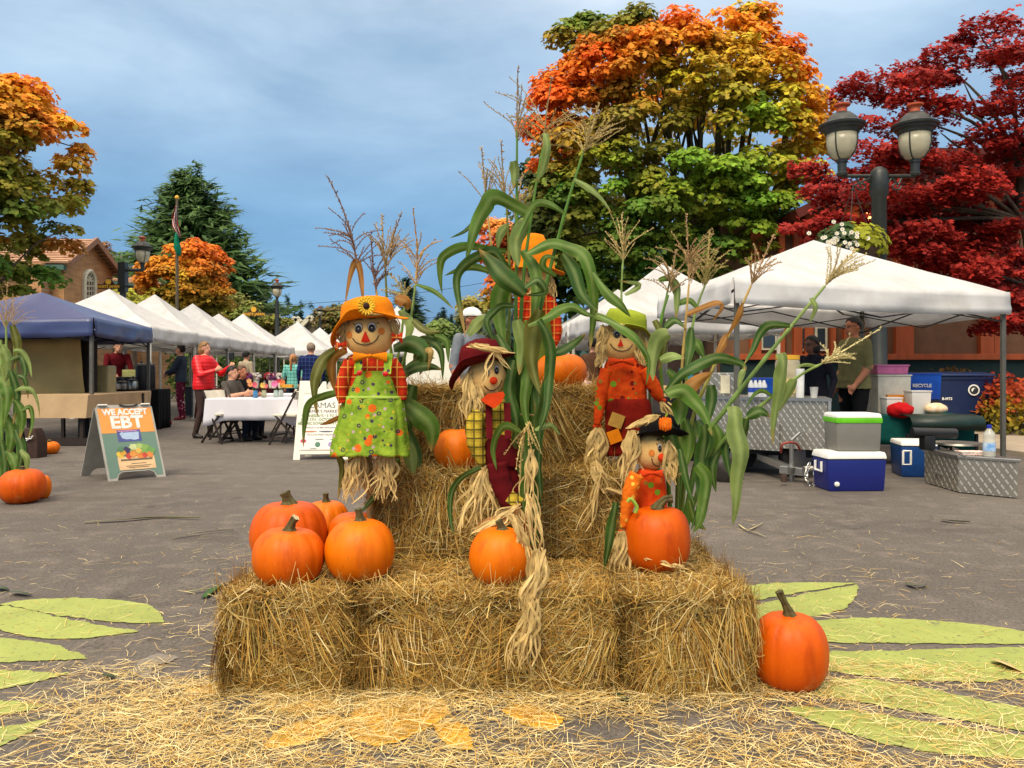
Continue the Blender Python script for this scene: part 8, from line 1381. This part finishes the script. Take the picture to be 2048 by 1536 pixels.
# ------------------------------------------------------------------ people
skin_m = M('skin', (206, 150, 120), rough=.55, var=.12, scale=20, spec=.3); skin2 = M('skin_warm', (186, 120, 88), rough=.55, var=.12, scale=20, spec=.3); skin3 = M('skin_brown', (112, 72, 54), rough=.55, var=.12, scale=20, spec=.3)
def V3(p): return Vector(p)
def person(label, x, y, h, face, top, bottom, skin=None, sleeve='long', pose=None, hair=None, hat=None, shoes=(36, 30, 28), group='people at the market', z0=0.0, seat=False, puffy=False, vox=.0155, lean=0.0, topless=None, cuff=None, glasses=False, wide=1.0):
    """face: heading in degrees, 0 = towards the camera, 90 = towards picture right. pose: joint overrides (metres at 1.7 m height)"""
    s = h/1.7; sk = skin or skin_m; J = dict(pel=(0, 0, .95), chest=(0, .0, 1.28), neck=(0, .01, 1.46), head=(0, -.02, 1.59), shL=(.185, .01, 1.40), shR=(-.185, .01, 1.40), elL=(.25, .03, 1.12), elR=(-.25, .03, 1.12), wrL=(.26, -.08, .88), wrR=(-.26, -.08, .88), hipL=(.095, 0, .93), hipR=(-.095, 0, .93), knL=(.11, -.02, .5), knR=(-.11, -.02, .5), anL=(.11, .03, .08), anR=(-.11, .03, .08))
    if seat: J.update(pel=(0, .02, .52), chest=(0, 0, .86), neck=(0, .0, 1.04), head=(0, -.03, 1.17), shL=(.185, 0, .98), shR=(-.185, 0, .98), elL=(.25, -.05, .72), elR=(-.25, -.05, .72), wrL=(.15, -.3, .76), wrR=(-.15, -.3, .76), hipL=(.1, 0, .5), hipR=(-.1, 0, .5), knL=(.13, -.42, .5), knR=(-.13, -.42, .5), anL=(.13, -.40, .08), anR=(-.13, -.40, .08))
    J.update(pose or {})
    if lean:
        Rl = Matrix.Rotation(lean, 3, 'X')
        for k in ('chest', 'neck', 'head', 'shL', 'shR'): J[k] = tuple(V3(J['pel'])+Rl @ (V3(J[k])-V3(J['pel'])))
    P = {k: V3(v)*s for k, v in J.items()}; t = thing('person', label, 'person', (x, y, z0), group); t.rotation_euler = (0, 0, math.radians(face)); ORG[t.name] = Vector((0, 0, 0))
    b = MB(); SK, TP, BT, SH = 0, 1, 2, 3; w = wide
    def seg(a, c, r0, r1, mi, n=10): b.tube([a, a.lerp(c, .5), c], [r0*s, (r0*.55+r1*.45)*1.05*s, r1*s], n, mi); b.ell(a, (r0*s,)*3, n, 6, None, mi); b.ell(c, (r1*s,)*3, n, 6, None, mi)
    ax = (P['neck']-P['pel']).normalized(); side = Vector((1, 0, 0)); fw = ax.cross(side)
    rings = []
    for f, rx, ry in ((-.12, .13, .10), (.0, .165, .115), (.18, .155, .11), (.38, .15, .105), (.62, .175, .115), (.82, .185, .105), (.95, .13, .085), (1.02, .06, .06)):
        c = P['pel'].lerp(P['neck'], f); q = (1.12 if puffy else 1.0)*w; rings.append([c+side*rx*s*q*math.cos(a)+fw*ry*s*q*math.sin(a) for a in [2*math.pi*k/18 for k in range(18)]])
    hem = [P['pel']+(P['pel']-P['neck'])*(.02 if seat else .17)+side*.172*s*w*math.cos(a)+fw*.135*s*w*math.sin(a) for a in [2*math.pi*k/18 for k in range(18)]]; b.loft([hem]+rings[1:], TP); b.loft(rings[:2], BT); b.ell(P['pel'], (.165*s*w, .125*s*w, .12*s), 16, 10, None, BT)
    b.tube([P['neck']-ax*.05*s, P['head']], [.058*s, .052*s], 10, SK)
    hd = P['head']; b.ell(hd+Vector((0, .012, .02))*s, (.076*s, .095*s, .098*s), 18, 12, None, SK); b.ell(hd+Vector((0, -.035, -.05))*s, (.055*s, .058*s, .066*s), 14, 10, None, SK); b.ell(hd+Vector((0, -.098, -.012))*s, (.014*s, .022*s, .024*s), 8, 6, None, SK)
    for sg in (-1, 1): b.ell(hd+Vector((sg*.078, .01, -.005))*s, (.014*s, .022*s, .032*s), 8, 6, None, SK)
    k = 1.28 if puffy else 1.0
    for L in ('L', 'R'):
        seg(P['sh'+L], P['el'+L], .058*k, .046*k, TP); fm = TP if sleeve == 'long' else SK
        if sleeve == 'none': pass
        seg(P['el'+L], P['wr'+L], .044*(k if fm == TP else 1), .030*(k*.95 if fm == TP else 1), fm)
        d = (P['wr'+L]-P['el'+L]).normalized(); o = d.cross(Vector((0, 0, 1))); o = o.normalized() if o.length > .1 else Vector((1, 0, 0)); u = o.cross(d); pc = P['wr'+L]+d*.05*s
        b.ell(pc, (.036*s, .036*s, .036*s), 10, 6, None, SK); b.tube([P['wr'+L], pc+d*.04*s], [.026*s, .036*s], 8, SK)
        for i in range(4): q = pc+d*.035*s+u*(i-1.5)*.021*s; ln = (.06, .072, .066, .05)[i]*s; b.tube([q, q+d*ln*.55+o*.004, q+d*ln*.9-o*ln*.35], [.0105*s, .010*s, .008*s], 6, SK)
        q = pc+u*.03*s; b.tube([q, q+(u*.03+d*.02)*s, q+(u*.035+d*.055)*s], [.013*s, .012*s, .009*s], 6, SK)
        seg(P['hip'+L], P['kn'+L], .088*w, .060, BT); seg(P['kn'+L], P['an'+L], .062, .048, BT)
        a = P['an'+L]; b.tube([a+Vector((0, .04, -.04))*s, a+Vector((0, -.06, -.045))*s, a+Vector((0, -.16, -.055))*s], [.042*s, .042*s, .028*s], 10, SH); b.ell(a+Vector((0, 0, -.01))*s, (.045*s, .06*s, .06*s), 10, 6, None, SH)
    me = bpy.data.meshes.new('body_src'); me.from_pydata([tuple(p) for p in b.v], [], b.f); tmp = bpy.data.objects.new('tmp', me); COL.objects.link(tmp); md = tmp.modifiers.new('r', 'REMESH'); md.mode = 'VOXEL'; md.voxel_size = vox; md.use_smooth_shade = True; sm = tmp.modifiers.new('s', 'SMOOTH'); sm.iterations = 2; sm.factor = .5
    me2 = bpy.data.meshes.new_from_object(tmp.evaluated_get(bpy.context.evaluated_depsgraph_get())); bpy.data.objects.remove(tmp); kd = kdtree.KDTree(len(b.f)); V = b.v
    for i, f in enumerate(b.f): kd.insert(sum((Vector(V[j]) for j in f), Vector())/len(f), i)
    kd.balance(); me2.materials.clear()
    for m_ in (sk, top, bottom, mk('shoe%s' % str(shoes), shoes, rough=.5)): me2.materials.append(m_)
    idx = [b.m[kd.find(p.center)[1]] for p in me2.polygons]; hz = (P['pel']+(P['pel']-P['neck'])*(.02 if seat else .17)).z; idx = [TP if (q == BT and p.center.z > hz) else q for q, p in zip(idx, me2.polygons)]; me2.polygons.foreach_set('material_index', idx); me2.polygons.foreach_set('use_smooth', [True]*len(idx)); me2.update(); link('body', me2, t, Vector())
    for sg in (-1, 1): e = MB(); e.ell(hd+Vector((sg*.03, -.082, .01))*s, (.010*s, .008*s, .007*s), 8, 6); e.build('eye', ink, t)
    e = MB(); e.ell(hd+Vector((0, -.09, -.062))*s, (.022*s, .006*s, .006*s), 8, 6); e.build('mouth', mk('lip', (150, 74, 66), rough=.5), t)
    if glasses:
        for sg in (-1, 1): e = MB(); e.tube([hd+Vector((sg*.032+.022*math.cos(a), -.098, .01+.018*math.sin(a)))*s for a in [2*math.pi*q/12 for q in range(13)]], .003, 5); e.tube([hd+Vector((sg*.055, -.095, .012))*s, hd+Vector((sg*.082, .0, .015))*s], .003, 5); e.build('glasses', ink, t)
    if hair:
        hc, style = hair; hm = mk('hair%s' % str(hc), hc, rough=.6, var=.35, scale=30, stretch=(1, 1, .3), bump=.5, bscale=40); e = MB()
        def cut(p):
            q = p*(1+.05*noise.noise(p*40)); lim = .03 if q.y < -.02*s else (-.07 if style != 'short' else -.05); q.z = max(q.z, lim*s); q.y = max(q.y, -.075*s) if q.z < .055*s else q.y; return q
        e.ell(hd+Vector((0, .016, .028))*s, (.090*s, .106*s, .106*s), 22, 14, None, 0, cut)
        if style == 'bun': e.ell(hd+Vector((0, .07, .13))*s, (.05*s,)*3, 12, 8)
        if style == 'bob': e.ell(hd+Vector((0, .045, -.035))*s, (.096*s, .085*s, .10*s), 16, 10)
        if style == 'tail': e.tube(spline([hd+Vector(q)*s for q in ((0, .11, .05), (0, .15, -.02), (0, .14, -.16), (0, .12, -.28))], 4), [.03*s]*13, 10)
        e.build('hair', hm, t, smooth='all')
    if hat:
        hm = mk('cap%s' % str(hat), hat, rough=.8); e = MB(); e.ell(hd+Vector((0, .012, .05))*s, (.094*s, .108*s, .085*s), 20, 12, None, 0, lambda p: Vector((p.x, p.y, max(p.z, -.01)))); e.box(hd+Vector((0, -.13, .045))*s, (.13*s, .1*s, .012*s)); e.build('cap', hm, t, smooth=True)
    return t
def px_at(px, d): return W(px, HZ, d).x
def quilt(name, col):
    m, N, L, B = _base(name); tc = N.new('ShaderNodeTexCoord'); wv = N.new('ShaderNodeTexWave'); wv.bands_direction = 'Z'; wv.inputs['Scale'].default_value = 5.5; wv.inputs['Distortion'].default_value = .8; L.new(tc.outputs['Object'], wv.inputs['Vector']); B.inputs['Base Color'].default_value = C(*col); B.inputs['Roughness'].default_value = .45; _bump(N, L, B, wv.outputs['Fac'], .25, .012); return m
jeans = simple_cloth('dark_jeans', (38, 44, 62)); brown_tr = simple_cloth('brown_trousers', (72, 56, 52)); blk = simple_cloth('black_trousers', (26, 26, 28))
person('woman in bright red puffer jacket and brown flared trousers lifting her hand', px_at(408, 13.4), 13.4, 1.62, 75, quilt('red_puffer', (222, 22, 30)), brown_tr, pose=dict(elL=(.27, -.16, 1.14), wrL=(.2, -.38, 1.26), elR=(-.27, -.12, 1.12), wrR=(-.2, -.36, 1.2), knL=(.1, -.04, .5), anL=(.11, -.05, .08), anR=(-.11, .1, .08)), hair=((150, 112, 66), 'bob'), puffy=True, wide=1.28)
b = MB(); c = W(463, 712, 13.1); b.box(c, (.08, .05, .12)); o = b.build('phone_case', black_pl, None, c, smooth=False, bevel=.01); tag(o, 'dark object held up by the woman in red', 'phone')
person('woman with dark bun, grey jacket and maroon floral trousers', px_at(362, 18.6), 18.6, 1.74, -80, simple_cloth('slate_jacket', (52, 60, 72)), print_mat('floral_trousers', (96, 20, 46), (80, 16, 40), [((226, 180, 190), 16, 0, .26), ((190, 90, 110), 21, 0, .2)]), pose=dict(elL=(.2, -.15, 1.14), wrL=(.06, -.3, 1.08), elR=(-.2, -.15, 1.12), wrR=(-.06, -.3, 1.04)), hair=((34, 24, 20), 'bun'), shoes=(140, 40, 44), puffy=True)
person('bearded man in a maroon shirt bending over the black counter', px_at(232, 16.6), 16.6, 1.78, 40, simple_cloth('maroon_shirt', (92, 14, 22)), blk, hair=((150, 100, 66), 'short'), lean=-.28 if False else .25, pose=dict(wrL=(.14, -.4, 1.0), elL=(.24, -.2, 1.1), wrR=(-.14, -.4, 1.0), elR=(-.24, -.2, 1.1)))
person('dark-haired boy in grey T-shirt seated at the white table', px_at(458, 12.95), 13.05, 1.6, 70, simple_cloth('grey_tee', (86, 80, 74)), jeans, sleeve='short', seat=True, hair=((30, 22, 20), 'short'), pose=dict(elL=(.24, -.1, .74), wrL=(.1, -.34, .8), elR=(-.24, -.14, .76), wrR=(-.1, -.36, .82)))
person('brown-haired girl in black seated beyond the boy at the white table', px_at(482, 13.5), 13.5, 1.62, 55, simple_cloth('black_tee', (26, 26, 28)), jeans, sleeve='short', seat=True, hair=((104, 74, 48), 'bob'), skin=skin2)
person('vendor in a black cap behind the produce table', px_at(492, 19.4), 19.4, 1.62, 150, simple_cloth('beige_shirt', (170, 156, 130)), blk, hat=(24, 24, 26), hair=((40, 30, 24), 'short'))
person('girl with a ponytail in teal checked shirt, seen from behind', px_at(586, 17.4), 17.4, 1.5, 170, plaid_mat('teal_plaid', (110, 196, 180), (40, 92, 92), (150, 214, 200), 14, .14), jeans, sleeve='short', hair=((190, 130, 80), 'tail'))
person('man in a dark blue plaid jacket, seen from behind', px_at(622, 16.6), 16.6, 1.72, 185, plaid_mat('navy_plaid', (22, 34, 78), (46, 64, 116), (12, 18, 44), 12, .2), jeans, hair=((150, 130, 110), 'short'), wide=1.15)
person('man in white cap and grey shirt behind the maroon hat', px_at(942, 8.4), 8.4, 1.78, 55, simple_cloth('grey_shirt', (120, 126, 132)), jeans, sleeve='short', hat=(236, 236, 232), hair=((110, 90, 70), 'short'), skin=skin2, glasses=True)
person('man in an olive T-shirt standing beside the food cart', px_at(1708, 9.9), 9.9, 1.79, -70, simple_cloth('olive_tee', (122, 116, 76)), blk, sleeve='short', skin=skin2, hair=((24, 20, 18), 'short'), glasses=True, wide=1.32, pose=dict(elL=(.24, .0, 1.12), wrL=(.2, -.16, .92), elR=(-.24, .04, 1.1), wrR=(-.2, -.1, .88)))
person('woman with glasses and black top bent behind the food cart', px_at(1634, 9.6), 9.6, 1.55, -60, simple_cloth('navy_black_top', (28, 28, 38)), blk, skin=skin3, hair=((20, 16, 16), 'bob'), glasses=True, lean=.15)
person('customer in brown behind the topmost pumpkin', px_at(1186, 13.6), 13.6, 1.68, 140, simple_cloth('brown_jacket', (92, 62, 44)), jeans, hair=((30, 22, 20), 'short')); person('seated customer in pale pink by the right-hand tents', px_at(1166, 12.6), 12.6, 1.6, 120, simple_cloth('pale_pink', (214, 176, 166)), jeans, seat=True, hair=((60, 44, 36), 'short'))
for px, d, l in ((458, 13.05, 'folding chair under the boy in the grey T-shirt'), (482, 13.5, 'folding chair under the girl in black')): folding_chair(px_at(px, d), d+.04, math.radians(70 if px < 470 else 55), l)
b = MB(); c = Vector((px_at(1166, 12.6), 12.62, 0)); b.box(c+Vector((0, 0, .2)), (.4, .4, .4)); o = b.build('stool', dark_wood, None, c, smooth=False, bevel=.02); tag(o, 'dark stool under the customer in pink', 'stool')
